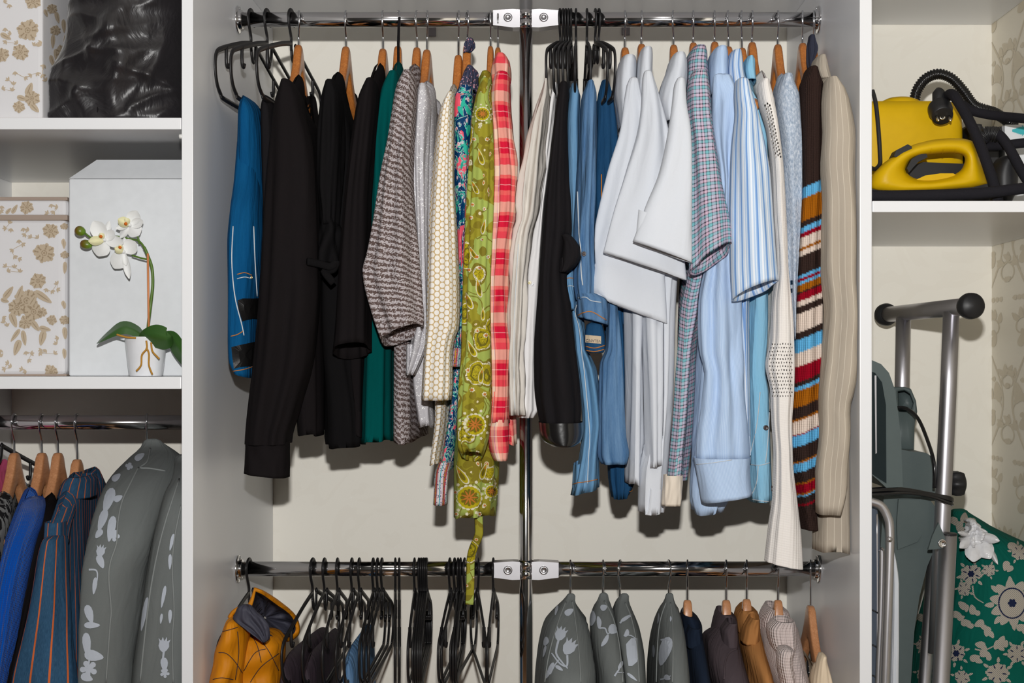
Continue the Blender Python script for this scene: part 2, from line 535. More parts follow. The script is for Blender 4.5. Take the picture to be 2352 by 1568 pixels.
def board(name, label, cat, *a):
    o = box(name, *a, M['laminate'], bev=.0012)
    return tag(o, label, cat)
d1 = board('wardrobe_divider', 'white upright board between orchid shelves and hanging rails', 'panel', -.5308, XL, FRONT, BACK - .001, .02, ZT)
d2 = board('wardrobe_divider', 'white upright board between hanging rails and yellow steam cleaner', 'panel', XR, .487, FRONT, BACK - .001, .02, ZT)
top = board('top_shelf', 'long white top board spanning all wardrobe bays', 'shelf', XLL + .001, XRR - .001, FRONT, BACK - .001, ZT + .0005, ZTOP)
s1 = board('shelf', 'white shelf carrying black satin bag and tall floral box', 'shelf', XLL + .001, -.5315, FRONT, BACK - .001, 1.7915, 1.8088)
s2 = board('shelf', 'white shelf carrying potted orchid and white carton', 'shelf', XLL + .001, -.5315, FRONT, BACK - .001, 1.4089, 1.4269)
s3 = board('shelf', 'white shelf carrying yellow steam cleaner and iron', 'shelf', .4877, XRR - .001, FRONT, BACK - .001, 1.6695, 1.6862)

# white corner brackets under the shelf boards on the papered wall
M['bracket'] = plastic('white_bracket_plastic', rgb(226, 226, 222), .35)
for (pa, zz) in ((top, ZT), (s3, 1.6695)):
    b = prism('corner_bracket', [(2.11, zz), (2.19, zz), (2.19, zz - .007), (2.115, zz - .045), (2.105, zz - .04)], 'x', XRR - .034, XRR - .001, M['bracket'], pa, bev=.002)
    b['label'] = 'white plastic corner bracket'
pin = lathe('shelf_pin', [(.0, -.006), (.0035, -.005), (.0035, .0), (.0, .001)], (-.5318, 2.02, 1.783), M['bracket'], s1, 12, 'x')
# two little metal plates on the back wall behind the upper rail
M['plate'] = plastic('grey_plate', rgb(150, 144, 146), .6, .2)
for px, py in ((992, 73), (1437, 70)):
    p = W(px, py, BACK - .001)
    tag(box('wall_plate', p.x - .008, p.x + .008, BACK - .004, BACK, p.z - .009, p.z + .009, M['plate'], bev=.001),
        'small grey metal plate on wallpaper behind the upper left rail' if px < 1200 else 'small grey metal plate on wallpaper behind the upper right rail', 'plate')

# vine print on the papered side wall: scrolling stems and leaves lying on the surface
def wall_vines():
    rnd = random.Random(4)
    bm = bmesh.new()
    cnt = [0]
    def xx():
        cnt[0] += 1
        return XRR - .0004 - 2e-6 * cnt[0]
    def poly(pts):
        x = xx()
        vs = [bm.verts.new((x, min(q[0], BACK - .001), q[1])) for q in pts]
        c = bm.verts.new((x, min(sum(q[0] for q in pts) / len(pts), BACK - .001), sum(q[1] for q in pts) / len(pts)))
        for i in range(len(vs)):
            bm.faces.new((c, vs[i], vs[(i + 1) % len(vs)]))
    def ribbon(pts, w):
        x = xx()
        L = []
        for i in range(len(pts)):
            a, b = Vector(pts[max(i - 1, 0)]), Vector(pts[min(i + 1, len(pts) - 1)]); t = (b - a).normalized(); nn = Vector((-t.y, t.x)) * w
            p = Vector(pts[i]); L.append((bm.verts.new((x, min(p.x + nn.x * 2.2, BACK - .001), p.y + nn.y)), bm.verts.new((x, min(p.x - nn.x * 2.2, BACK - .001), p.y - nn.y))))
        for i in range(len(L) - 1):
            bm.faces.new((L[i][0], L[i][1], L[i + 1][1], L[i + 1][0]))
    def leaf(c, l, w, a):
        pts = []
        for k in range(14):
            th = 2 * math.pi * k / 14
            r = (math.cos(th) * l, math.sin(th) * w * (1 - .45 * math.cos(th)))
            pts.append((c[0] + 2.4 * (r[0] * math.cos(a) - r[1] * math.sin(a)), c[1] + r[0] * math.sin(a) + r[1] * math.cos(a)))
        poly(pts)
    for col in range(4):
        y0 = 2.60 - col * .16
        z = .70
        k = 0
        while z < 2.05:
            s = 1 if (k + col) % 2 else -1
            stem = [(y0 + s * .055 * math.sin(math.pi * t), z + .15 * t) for t in np.linspace(0, 1, 16)]
            ribbon(stem, .0016)
            for j, tt in enumerate((.1, .42, .75)):
                b = stem[int(tt * 15)]
                ss = -s if j % 2 else s
                R = .030 - .005 * j
                curl = []
                for t in np.linspace(0, 1, 18):
                    rr = R * (1 - .72 * t); an = 4.9 * t
                    curl.append((b[0] + ss * 2.2 * (R - rr * math.cos(an)), b[1] + rr * math.sin(an)))
                ribbon(curl, .0013)
                leaf(curl[-1], .0055, .005, rnd.uniform(0, 6))
                for t in (2, 5, 8):
                    leaf((curl[t][0] + ss * .012, curl[t][1] + .009), .010, .0048, (1.1 if ss > 0 else 2.0) + rnd.uniform(-.5, .5))
            leaf((stem[8][0] - s * .03, stem[8][1] + .014), .018, .009, 1.4)
            leaf((stem[4][0] - s * .045, stem[4][1]), .014, .007, 1.9)
            for q in range(3):
                leaf((stem[12][0] - s * (.03 + .022 * q), stem[12][1] - .004), .0045, .0045, 0)
            z += .15; k += 1
    o = bm_obj('vine_print', bm, M['vine_print'], wr); o['kind'] = 'stuff'
    return o
wall_vines()

# ---------------------------------------------------------------- chrome rails
POLE_X = (1208 - CX) / F * ROD
def flange(parent, x, z, s):
    f = lathe('flange', [(.0, 0), (.0225, .0), (.0232, .0008 * s), (.0233, .0016 * s), (.0231, .0026 * s), (.0222, .0033 * s), (.0172, .0036 * s), (.0166, .0038 * s), (.0162, .0045 * s), (.0159, .0080 * s), (.0155, .0088 * s), (.0135, .0090 * s)], (x, ROD, z), M['chrome'], parent, 40, 'x')
    for k in range(3):
        t = math.pi / 2 + 2.094 * k
        c = (x + .0042 * s, ROD + .019 * math.cos(t), z + .019 * math.sin(t))
        lathe('screw', [(.0028, 0), (.0026, .0012 * s), (.0, .0018 * s)], c, M['wire'], f, 10, 'x')
def rail(label, x0, x1, z, fl, fr):
    t = thing('hanging_rail', label, 'rail', ((x0 + x1) / 2, ROD, z), 'chrome hanging rails')
    tube('rail_tube', [(x0 + .001, ROD, z), (x1 - .001, ROD, z)], .0124, M['chrome'], t, n=40)
    if fl: flange(t, x0 + .0005, z, 1)
    if fr: flange(t, x1 - .0005, z, -1)
    return t
def clamp_on(t, z, s):
    """forked clamp that joins a rail to the pole, with its bolt"""
    x0 = POLE_X + s * .010
    w = .0125
    pts = [(x0, z + .0135), (x0 + s * .012, z + .0145), (x0 + s * .045, z + .0125), (x0 + s * .045, z - .0125), (x0 + s * .012, z - .0165), (x0, z - .016)]
    c = prism('clamp', pts, 'y', ROD - .0142, ROD + .0142, M['chrome_dull'], t, bev=.003, seg=3)
    lathe('clamp_bolt', [(.0072, 0), (.0075, -.0015), (.0068, -.003), (.0045, -.0034), (.0038, -.002), (.0, -.002)], (x0 + s * .02, ROD - .0142, z), M['chrome_dull'], c, 24, 'y')
for z, nm in ((ROD_UP, 'upper'), (ROD_LO, 'lower')):
    for s in (-1, 1):
        what = {('upper', -1): 'upper chrome rail holding dark tops and the olive dress', ('upper', 1): 'upper chrome rail holding jeans and white shirts',
                ('lower', -1): 'lower chrome rail holding empty black hangers', ('lower', 1): 'lower chrome rail holding grey garment covers'}[(nm, s)]
        t = rail(what, XL if s < 0 else POLE_X + .0098, POLE_X - .0098 if s < 0 else XR, z, s < 0, s > 0)
        clamp_on(t, z, s)
t = rail('chrome rail below the orchid shelf holding striped denim jacket', XLL, -.5308, ROD_LEFT, True, True)
pole = thing('rail_pole', 'upright chrome pole clamped to all four middle rails', 'pole', (POLE_X, ROD, 0))
tube('pole_tube', [(POLE_X, ROD, .003), (POLE_X, ROD, ZT - .002)], .0108, M['chrome'], pole, n=40)
for z in (ROD_UP, ROD_LO):
    for dz in (.0078, -.0084):
        lathe('collar', [(.011, dz - .0075), (.0132, dz - .0072), (.0136, dz), (.0132, dz + .0072), (.011, dz + .0075)], (POLE_X, ROD, z), M['chrome'], pole, 40)
lathe('pole_foot', [(.03, .0), (.03, .004), (.014, .007), (.0115, .03)], (POLE_X, ROD, .001), M['chrome'], pole, 32)

# ---------------------------------------------------------------- hangers
def hook_path(l, tail=True, R=.0148):
    pts = [(0, -l), (0, -.034), (-.002, -.027), (-.0075, -.0185), (-.0128, -.0095)]
    for a in range(170, -46, -18):
        pts.append((R * math.cos(math.radians(a)), R * math.sin(math.radians(a)) - .0006))
    return [(0.0, y, z) for y, z in pts]

def wood_body_mesh(thick=1.0, square=False):
    S = np.array([0, .008, .016, .025, .04, .06, .1, .15, .2, .215])
    if square:
        ZTp = np.array([0, -.0005, -.004, -.020, -.040, -.060, -.084, -.104, -.122, -.130])
        ZBp = np.array([-.056, -.058, -.063, -.070, -.083, -.098, -.117, -.131, -.146, -.142])
    else:
        ZTp = np.array([0, -.001, -.007, -.022, -.042, -.060, -.083, -.102, -.118, -.126])
        ZBp = np.array([-.048, -.050, -.058, -.067, -.078, -.092, -.108, -.122, -.136, -.132])
    s = np.concatenate([-np.linspace(.215, .0, 26), np.linspace(.0, .215, 26)[1:]])
    zt = pchip(S, ZTp, abs(s)); zb = pchip(S, ZBp, abs(s))
    th = (.0140 + .0030 * np.clip(abs(s) / .2, 0, 1) ** 1.2) * thick
    n = 20
    V = np.zeros((len(s), n, 3))
    p = 5 if square else 3.6
    for j in range(n):
        t = 2 * np.pi * j / n
        sx = np.sign(np.cos(t)) * abs(np.cos(t)) ** (2 / p); sy = np.sign(np.sin(t)) * abs(np.sin(t)) ** (2 / p)
        V[:, j, 0] = th / 2 * sx
        V[:, j, 1] = s * 1.0
        V[:, j, 2] = (zt + zb) / 2 + (zt - zb) / 2 * sy
    o = grid_obj('tmp', V, None, cap0=True, cap1=True)
    me = o.data; bpy.data.objects.remove(o)
    return me
ME = {'wood_round': wood_body_mesh(), 'wood_square': wood_body_mesh(1.05, True)}
ME['wood_round'].materials.append(M['wood_red']); ME['wood_square'].materials.append(M['wood_pale'])
def sweep_mesh(pts, r, mat, k=5, n=10, flat=None):
    o = grid_obj('tmp', sweep(smooth_path(pts, k) if k else pts, r, n, flat), mat, cap0=True, cap1=True)
    me = o.data; bpy.data.objects.remove(o); return me
ME['bar'] = sweep_mesh([(0, -.19, -.148), (0, .19, -.148)], .0048, M['wood_red'], 0)
def child(name, me, parent, rz=0, dz=0, sy=1.0):
    o = bpy.data.objects.new(name, me); COL.objects.link(o); o.parent = parent
    o.rotation_euler.z = rz; o.location.z = dz; o.scale.y = sy
    return o
hook_cache = {}
def wood_hanger(px, py, rodz, label, group, kind='wood_round', yaw=0.0, hyaw=0.0, name='wooden_hanger', bar=False, sy=.80, sx=1.0):
    """px: where the hook crosses the rail; py: top of the wooden neck"""
    X = (px - CX) * ROD / F
    t = bpy.data.objects.new(name, None); COL.objects.link(t); t.empty_display_size = .02
    t.location = (X, ROD, rodz); t.rotation_euler.z = math.radians(yaw)
    tag(t, label, 'hanger', group)
    dz = (CAMZ - (py - CY) * ROD / F) - rodz
    key = round(-dz, 3)
    if key not in hook_cache:
        hook_cache[key] = sweep_mesh(hook_path(key + .012), .0017, M['wire'], 4, 8)
    child('hook', hook_cache[key], t, math.radians(hyaw))
    child('hanger_body', ME[kind], t, 0, dz, sy).scale.x = sx
    if bar: child('trouser_bar', ME['bar'], t, 0, dz)
    return t

PF = {}
def plastic_meshes():
    k = .0033
    front = [(0, .0, -.040), (0, -.05, -.052), (0, -.11, -.070), (0, -.158, -.086), (0, -.172, -.095), (0, -.177, -.108), (0, -.175, -.128), (0, -.166, -.145), (0, -.15, -.156), (0, -.135, -.160),
             (0, 0, -.160), (0, .135, -.160), (0, .15, -.156), (0, .166, -.145), (0, .175, -.128), (0, .177, -.108), (0, .172, -.095), (0, .158, -.086), (0, .11, -.070), (0, .028, -.042),
             (0, .0255, -.040), (0, .0235, -.046), (0, .020, -.062), (0, .012, -.069), (0, .004, -.062), (0, .001, -.050)]
    PF['frame'] = sweep_mesh(front, k, M['black_plastic'], 3, 8, (.66, 1.3))
    hp = [(0, .0, -.052)] + hook_path(.046, R=.0162)[0:]
    PF['hook'] = sweep_mesh(hp, .0033, M['black_plastic'], 3, 8, (.66, 1.2))
    PF['strap_hook'] = sweep_mesh([(0, -.125, -.074), (0, -.126, -.092), (0, -.124, -.103), (0, -.118, -.106), (0, -.114, -.1)], .0028, M['black_plastic'], 3, 8)
    PF['strap_hook2'] = sweep_mesh([(0, .125, -.074), (0, .126, -.092), (0, .124, -.103), (0, .118, -.106), (0, .114, -.1)], .0028, M['black_plastic'], 3, 8)
plastic_meshes()
def plastic_hanger(px, rodz, label, group, yaw=0.0, tip=0.0):
    X = (px - CX) * ROD / F
    t = bpy.data.objects.new('plastic_hanger', None); COL.objects.link(t); t.empty_display_size = .02
    t.location = (X, ROD, rodz); t.rotation_euler = (0, 0, math.radians(yaw))
    tag(t, label, 'hanger', group)
    child('hook', PF['hook'], t); child('frame', PF['frame'], t)
    child('strap_hook', PF['strap_hook'], t); child('strap_hook', PF['strap_hook2'], t)
    return t
# ---------------------------------------------------------------- cloth materials
M['black_knit'] = cloth('black_jersey', rgb(25, 22, 23), .95, wr=.15, spec=.05)
M['black_knit2'] = cloth('black_crepe', rgb(20, 19, 20), .95, wr=.2, spec=.05)
M['black_trouser'] = cloth('black_twill', rgb(27, 25, 27), .9, wr=.3, spec=.08)
M['teal'] = cloth('dark_teal_wool', rgb(0, 74, 72), .95, wr=.2, spec=.05)
M['blue_denim'] = denim('saturated_blue_denim', rgb(0, 64, 110), rgb(24, 104, 152), .6)
M['light_denim'] = denim('light_blue_denim', rgb(76, 126, 168), rgb(146, 184, 212), .7)
M['mid_denim'] = denim('mid_blue_denim', rgb(32, 78, 124), rgb(140, 175, 208), .85)
M['dark_denim'] = denim('dark_blue_denim', rgb(12, 52, 88), rgb(56, 104, 144), .6)
M['navy_denim'] = denim('navy_denim', rgb(12, 32, 52), rgb(40, 66, 92), .4)
M['pale_denim'] = denim('pale_aqua_denim', rgb(128, 186, 216), rgb(172, 212, 232), .6)
M['thread'] = cloth('orange_thread', rgb(196, 122, 52), .8, wr=0, var=.05)
M['pale_thread'] = cloth('pale_thread', rgb(200, 205, 208), .8, wr=0, var=.05)
M['black_leather'] = plastic('black_patent_leather', rgb(24, 23, 23), .22, .6, .2, 160)
M['rivet'] = metal('brass_rivet', (.72, .55, .25, 1), .25)
M['dark_button'] = plastic('dark_button', rgb(62, 48, 44), .35)
M['pearl'] = plastic('pearl_button', rgb(225, 214, 208), .3)
M['beige_trouser'] = cloth('stone_cotton', rgb(206, 200, 192), .85, wr=.55)
M['white_trouser'] = cloth('white_cotton_twill', rgb(226, 224, 224), .85, wr=.45)
M['white_shirt'] = cloth('white_poplin', rgb(210, 214, 221), .75, wr=.22, var=.02)
M['cream_cuff'] = cloth('cream_cuff', rgb(222, 210, 194), .5, wr=.6)

def glitter_pat(base, spk, scale=700, thr=.16):
    def f(s, uv):
        d = s.vor(uv, scale)[0]
        n = s.noise(uv, 140, 1)[0]
        k = s.math('MULTIPLY', s.math('LESS_THAN', d, thr), s.math('GREATER_THAN', n, .47))
        return s.mix(k, base, spk)
    return f
M['silver'] = cloth('silver_glitter_knit', None, .6, pat=glitter_pat(rgb(186, 184, 188), rgb(255, 255, 255), 330, .30), wr=.3, spec=.4)

def tweed_pat(s, uv):
    q = s.sep(uv)
    w1 = s.noise(s.uv((30, 30, 1)), 1, 2)[0]
    rowp = s.math('MULTIPLY_ADD', w1, 1.0, s.math('MULTIPLY', s.math('MULTIPLY_ADD', q[0], -.30, q[1]), 1 / .0092))
    st = s.math('SINE', s.math('MULTIPLY', rowp, 6.283))
    n = s.noise(s.uv((300, 420, 1)), 1, 2, .6)[0]
    k = s.math('GREATER_THAN', s.math('MULTIPLY_ADD', n, 10.0, st), 5.1)
    col = s.mix(k, rgb(92, 76, 72), rgb(188, 180, 182))
    n3 = s.noise(uv, 900, 1)[0]
    col = s.mix(s.math('MULTIPLY', n3, .35), col, rgb(64, 52, 50))
    g = s.math('MULTIPLY', s.math('LESS_THAN', s.vor(uv, 330)[0], .13), s.math('GREATER_THAN', s.noise(uv, 90, 1)[0], .42))
    return s.mix(g, col, rgb(246, 250, 250))
M['tweed'] = cloth('brown_silver_tweed', None, .8, pat=tweed_pat, weave=600, wv=.5, wr=.2)

def honey_pat(s, uv):
    H = .0092
    def lat(off):
        mp = s.n('ShaderNodeMapping'); mp.inputs['Scale'].default_value = (1 / (H * 1.732), 1 / H, 1); mp.inputs['Location'].default_value = (off, off, 0)
        s.l(uv, mp.inputs[0]); q = s.sep(mp.outputs[0])
        a = s.math('MULTIPLY', s.math('SUBTRACT', s.math('FRACT', q[0]), .5), 1.732)
        b = s.math('SUBTRACT', s.math('FRACT', q[1]), .5)
        return s.math('SQRT', s.math('ADD', s.math('MULTIPLY', a, a), s.math('MULTIPLY', b, b)))
    d = s.math('MINIMUM', lat(0.0), lat(.5))
    nz = s.noise(uv, 500, 1)[0]
    d = s.math('MULTIPLY_ADD', nz, .09, d)
    s.honey = d
    c = s.ramp(d, [(0, rgb(230, 226, 219)), (.44, rgb(224, 217, 206)), (.48, rgb(190, 164, 118)), (.66, rgb(205, 178, 130))])
    g = s.math('MULTIPLY', s.math('LESS_THAN', s.vor(uv, 300)[0], .1), s.math('GREATER_THAN', d, .5))
    return s.mix(g, c, rgb(255, 214, 120))
M['honeycomb'] = cloth('cream_honeycomb_knit', None, .85, pat=honey_pat, wr=.2, var=.04)

def navy_pat(s, uv):
    n = s.noise(s.uv((34, 22, 1)), 1, 2, .5, 1.0)
    n2 = s.noise(s.uv((60, 46, 1)), 1, 3, .6, 1.6)[0]
    d = s.vor(s.uv((95, 70, 1)), 1)[0]
    cst = s.mix(s.math('GREATER_THAN', n[0], .585), rgb(0, 58, 102), rgb(236, 92, 112))
    sw = s.math('FRACT', s.math('MULTIPLY', n2, 6.0))
    t = s.math('MULTIPLY', s.math('LESS_THAN', sw, .34), s.math('GREATER_THAN', n2, .50))
    cst = s.mix(t, cst, rgb(54, 176, 156))
    t2 = s.math('MULTIPLY', s.math('GREATER_THAN', sw, .82), s.math('GREATER_THAN', n2, .47))
    cst = s.mix(t2, cst, rgb(208, 200, 208))
    fl = s.math('MULTIPLY', s.math('LESS_THAN', d, .26), s.math('LESS_THAN', n[0], .52))
    cst = s.mix(fl, cst, rgb(226, 196, 204))
    fl2 = s.math('MULTIPLY', s.math('LESS_THAN', d, .10), s.math('LESS_THAN', n[0], .52))
    return s.mix(fl2, cst, rgb(214, 84, 52))
M['navy_print'] = cloth('navy_floral_print', None, .7, pat=navy_pat, wr=.2, var=.05)
def border_pat(s, uv):
    q = s.sep(uv)
    w = s.math('FRACT', s.math('MULTIPLY', q[0], 1 / .018))
    base = s.ramp(w, [(0, rgb(186, 70, 84)), (.16, rgb(214, 208, 210)), (.42, rgb(40, 160, 170)), (.5, rgb(210, 200, 208)), (.78, rgb(180, 84, 94)), (.86, rgb(196, 150, 60))])
    d = s.vor(uv, 320)[0]
    return s.mix(s.math('LESS_THAN', d, .33), base, rgb(90, 84, 110))
M['navy_border'] = cloth('paisley_border_print', None, .7, pat=border_pat, wr=.15, var=.05)

def olive_pat(s, uv):
    nz = s.n('ShaderNodeTexNoise'); s.l(uv, nz.inputs['Vector']); nz.inputs['Scale'].default_value = 30; nz.inputs['Detail'].default_value = 2
    off = s.n('ShaderNodeVectorMath', operation='MULTIPLY_ADD')
    s.l(nz.outputs['Color'], off.inputs[0]); off.inputs[1].default_value = (.022, .022, 0); s.l(uv, off.inputs[2])
    w = off.outputs[0]
    d = s.vor(w, 19, rand=.9)[0]
    c = s.ramp(d, [(0, rgb(118, 104, 26)), (.10, rgb(176, 162, 30)), (.20, rgb(112, 104, 30)), (.25, rgb(184, 168, 28)), (.33, rgb(214, 208, 176)), (.36, rgb(122, 112, 34)), (.42, rgb(158, 172, 84)),
                   (.60, rgb(120, 114, 40)), (.63, rgb(158, 172, 86))])
    fine = s.noise(w, 210, 3, .6, .8)[0]
    lines = s.math('COMPARE', s.math('FRACT', s.math('MULTIPLY', fine, 5)), .5, .12)
    c = s.mix(s.math('MULTIPLY', lines, s.math('LESS_THAN', d, .36)), c, rgb(96, 86, 24))
    d2 = s.vor(w, 62, rand=1)[0]
    n2 = s.noise(uv, 22, 1)[0]
    reg = s.math('MULTIPLY', s.math('GREATER_THAN', n2, .50), s.math('GREATER_THAN', d, .36))
    s2 = s.ramp(d2, [(0, rgb(190, 116, 52)), (.14, rgb(216, 206, 170)), (.2, rgb(128, 116, 32)), (.5, rgb(148, 140, 40))])
    c = s.mix(reg, c, s2)
    dot = s.math('MULTIPLY', s.math('LESS_THAN', s.vor(uv, 240)[0], .3), s.math('COMPARE', d, .355, .022))
    return s.mix(dot, c, rgb(232, 226, 206))
M['olive'] = cloth('olive_paisley_cotton', None, .75, pat=olive_pat, wr=.25, var=.05)

def plaid_pat(base, U, V, mode='MIX', fac=.5):
    """U, V: (period, [(pos, colour), ...]) ramps across and down"""
    def f(s, uv):
        q = s.sep(uv)
        a = s.ramp(s.math('FRACT', s.math('MULTIPLY', q[0], 1 / U[0])), U[1])
        b = s.ramp(s.math('FRACT', s.math('MULTIPLY', q[1], 1 / V[0])), V[1])
        return s.mix(fac, a, b, mode)
    return f
RED, PNK, CRM, WHT, BLU = rgb(208, 22, 56), rgb(240, 128, 116), rgb(236, 208, 184), rgb(250, 200, 196), rgb(150, 130, 190)
M['plaid'] = cloth('red_plaid_cotton', None, .8, pat=plaid_pat(None, (.052, [(0, RED), (.30, WHT), (.325, PNK), (.5, CRM), (.63, BLU), (.65, CRM), (.72, PNK), (.9, RED)]),
                   (.058, [(0, CRM), (.18, PNK), (.28, RED), (.44, WHT), (.46, RED), (.6, PNK), (.72, rgb(232, 90, 96)), (.9, CRM)])), wr=.25, var=.05)
LIL = rgb(176, 172, 192)
M['check'] = cloth('lilac_check_cotton', None, .8, pat=plaid_pat(None, (.0165, [(0, LIL), (.24, rgb(40, 38, 50)), (.36, rgb(200, 170, 190)), (.55, rgb(70, 66, 82)), (.63, rgb(120, 178, 186)), (.86, rgb(56, 52, 66)), (.93, LIL)]),
                   (.0165, [(0, rgb(190, 186, 204)), (.22, rgb(44, 42, 54)), (.34, rgb(206, 178, 196)), (.56, rgb(64, 62, 76)), (.64, rgb(110, 178, 186)), (.88, rgb(60, 56, 72)), (.94, rgb(190, 186, 204))])), wr=.2, var=.03)
def vstripe(per, stops, axis=0):
    def f(s, uv):
        q = s.sep(uv)
        return s.ramp(s.math('FRACT', s.math('MULTIPLY', q[axis], 1 / per)), stops)
    return f
M['blue_shirt'] = cloth('pale_blue_hairline_shirting', None, .75, pat=vstripe(.0022, [(0, rgb(172, 196, 228)), (.6, rgb(192, 212, 238))]), wr=.35, var=.04)
M['stripe_shirt'] = cloth('blue_white_stripe_shirting', None, .75, pat=vstripe(.0135, [(0, rgb(112, 152, 208)), (.16, rgb(196, 214, 234)), (.42, rgb(228, 234, 242)), (.62, rgb(182, 205, 232)), (.78, rgb(214, 226, 240)), (.88, rgb(150, 182, 222))]), wr=.22, var=.03)
M['white_cardigan'] = ribknit('ivory_ribbed_knit', rgb(230, 225, 220), .0046, .22, .05)
def melange_pat(s, uv):
    n = s.noise(s.uv((420, 150, 1)), 1, 3, .7)[0]
    return s.ramp(n, [(.32, rgb(138, 154, 174)), (.52, rgb(178, 190, 206)), (.70, rgb(216, 222, 230))], False)
M['grey_melange'] = cloth('grey_blue_melange_knit', None, .95, pat=melange_pat, weave=500, wv=.5, wr=.4, var=.12)
M['beige_pin'] = cloth('beige_pinstripe_suiting', None, .8, pat=vstripe(.0095, [(0, rgb(172, 161, 146)), (.9, rgb(198, 188, 172))]), wr=.22, var=.07)
def knit_attr(name):
    s = NT(name); a = s.n('ShaderNodeVertexColor'); a.layer_name = 'pattern'
    uv = s.uv(); q = s.sep(uv)
    w = s.math('SINE', s.math('MULTIPLY', q[0], 6.283 / .0036)); w2 = s.math('SINE', s.math('MULTIPLY', q[1], 6.283 / .0026))
    return s.fin(a.outputs[0], .95, 0, .08, s.bump(s.math('MULTIPLY_ADD', w2, .5, w), .6, .001))
M['stripe_knit'] = knit_attr('multicolour_striped_knit')
M['tie_print'] = cloth('dark_floral_tie', None, .5, pat=glitter_pat(rgb(58, 62, 84), rgb(190, 140, 150), 260, .35))
M['dark_blue_cloth'] = cloth('dark_slate_cloth', rgb(52, 54, 68), .9)

def G(name, label, cat, px, rodz=ROD_UP, group=None, drop=.16):
    return thing(name, label, cat, ((px - CX) * ROD / F, ROD, rodz - drop), group)
def HX(px): return (px - CX) * ROD / F

def ribbon_strip(name, rows, dep, w, mat, parent, thick=.0012):
    """a narrow flat band of cloth hanging through px points (px, py[, depth])"""
    pts = [W(r[0], r[1], r[2] if len(r) > 2 else dep) for r in rows]
    return grid_obj(name, sweep(smooth_path(pts, 6), w, 8, (1.0, .18)), mat, parent, cap0=True, cap1=True)

def on_front(obj, pts_px, off=.0012):
    """points of a surface seen at the given px (ray from the eye), lifted a little along the normal"""
    bvh = bvh_of(obj)
    out = []
    for px, py in pts_px:
        dr = (W(px, py, 1.0) - Vector((0, 0, CAMZ))).normalized()
        h = bvh.ray_cast(Vector((0, 0, CAMZ)), dr)
        if h[0] is None: out.append(None); continue
        nn = h[1] if h[1].dot(dr) < 0 else -h[1]
        out.append(h[0] + nn * off)
    return out
_bvh = {}
def bvh_of(obj):
    if obj.name not in _bvh:
        me = obj.data
        _bvh[obj.name] = BVHTree.FromPolygons([v.co for v in me.vertices], [tuple(p.vertices) for p in me.polygons])
    return _bvh[obj.name]
def seam(obj, pts_px, mat, r=.0007, name='stitching', k=6, off=.0006):
    """a sewn line lying on a garment part"""
    P = []
    sm = smooth_path([Vector((a, b, 0)) for a, b in pts_px], k)
    for q in on_front(obj, [(p.x, p.y) for p in sm], off):
        if q is not None: P.append(q)
    if len(P) < 3: return None
    return grid_obj(name, sweep(P, r, 6), mat, obj, cap0=True, cap1=True)
def button(obj, px, py, mat, r=.004, name='button'):
    q = on_front(obj, [(px, py)], .0)[0]
    if q is None: return
    return lathe(name, [(0, .001), (r, .001), (r, -.0015), (r * .7, -.0022), (r * .55, -.0016), (0, -.0016)], q, mat, obj, 16, 'y')

# ================================================================ upper rail, left of the pole
UL = 'garments on the upper rail left of the pole'
# --- blue jeans folded over a plastic hanger
plastic_hanger(577, ROD_UP, 'black plastic hanger holding the bright blue jeans', None, -6)
g = G('blue_jeans', 'bright blue jeans folded over hanger with patent leather patches', 'jeans', 577)
b = body('leg', [(208, 541, 556), (225, 540, 580), (260, 539, 593), (330, 537, 600), (520, 531, 607), (620, 532, 606), (735, 538, 600), (780, 542, 596)], 2.15, 2.46, M['blue_denim'], g, flat=True, fold=.005, seed=3, clamp=(XL + .003, 9), own=(577, 'up'))
b2 = hang('waist', [(330, 548, 588, 2.19, .03), (420, 540, 596, 2.175, .035), (490, 532, 600, 2.15, .045), (560, 527, 602), (680, 529, 592), (770, 529, 588), (830, 531, 586), (862, 545, 584)], 2.14, .05, M['blue_denim'], g, fold=.0006, seed=4, slant=-.004)
seam(b2, [(536, 520), (533, 600), (540, 680), (555, 745), (560, 770)], M['pale_thread'], .0009)
seam(b2, [(531, 772), (545, 768), (558, 760)], M['thread'])
seam(b2, [(545, 630), (562, 626), (578, 632)], M['thread']); seam(b2, [(545, 640), (562, 636), (578, 640)], M['pale_thread'])
seam(b2, [(582, 520), (585, 600), (590, 680)], M['pale_thread'], .0009)
seam(b2, [(536, 852), (560, 848), (584, 840)], M['thread'])
PATCHES = (b2, [[(546, 690), (556, 685), (578, 685), (594, 684), (594, 708), (593, 732), (577, 731), (562, 735), (555, 738), (549, 715)],
              [(534, 797), (550, 792), (570, 787), (588, 783), (587, 810), (585, 838), (570, 840), (550, 843), (540, 846), (536, 820)]])
button(b2, 577, 637, M['rivet'], .0025, 'rivet')
# --- black trousers behind it and a second pair of bare hangers
plastic_hanger(614, ROD_UP, 'black plastic hanger holding the black trousers by the blue jeans', None, -7)
g = G('black_trousers', 'black trousers squeezed between blue jeans and black sweater', 'trousers', 614)
body('leg', [(206, 592, 600), (222, 592, 628), (300, 594, 636), (600, 600, 636), (900, 604, 634)], 2.17, 2.46, M['black_trouser'], g, flat=True, fold=.004, seed=8, own=(614, 'up'))
plastic_hanger(669, ROD_UP, 'black plastic hanger hidden behind the wide-necked black sweater', None, -7)

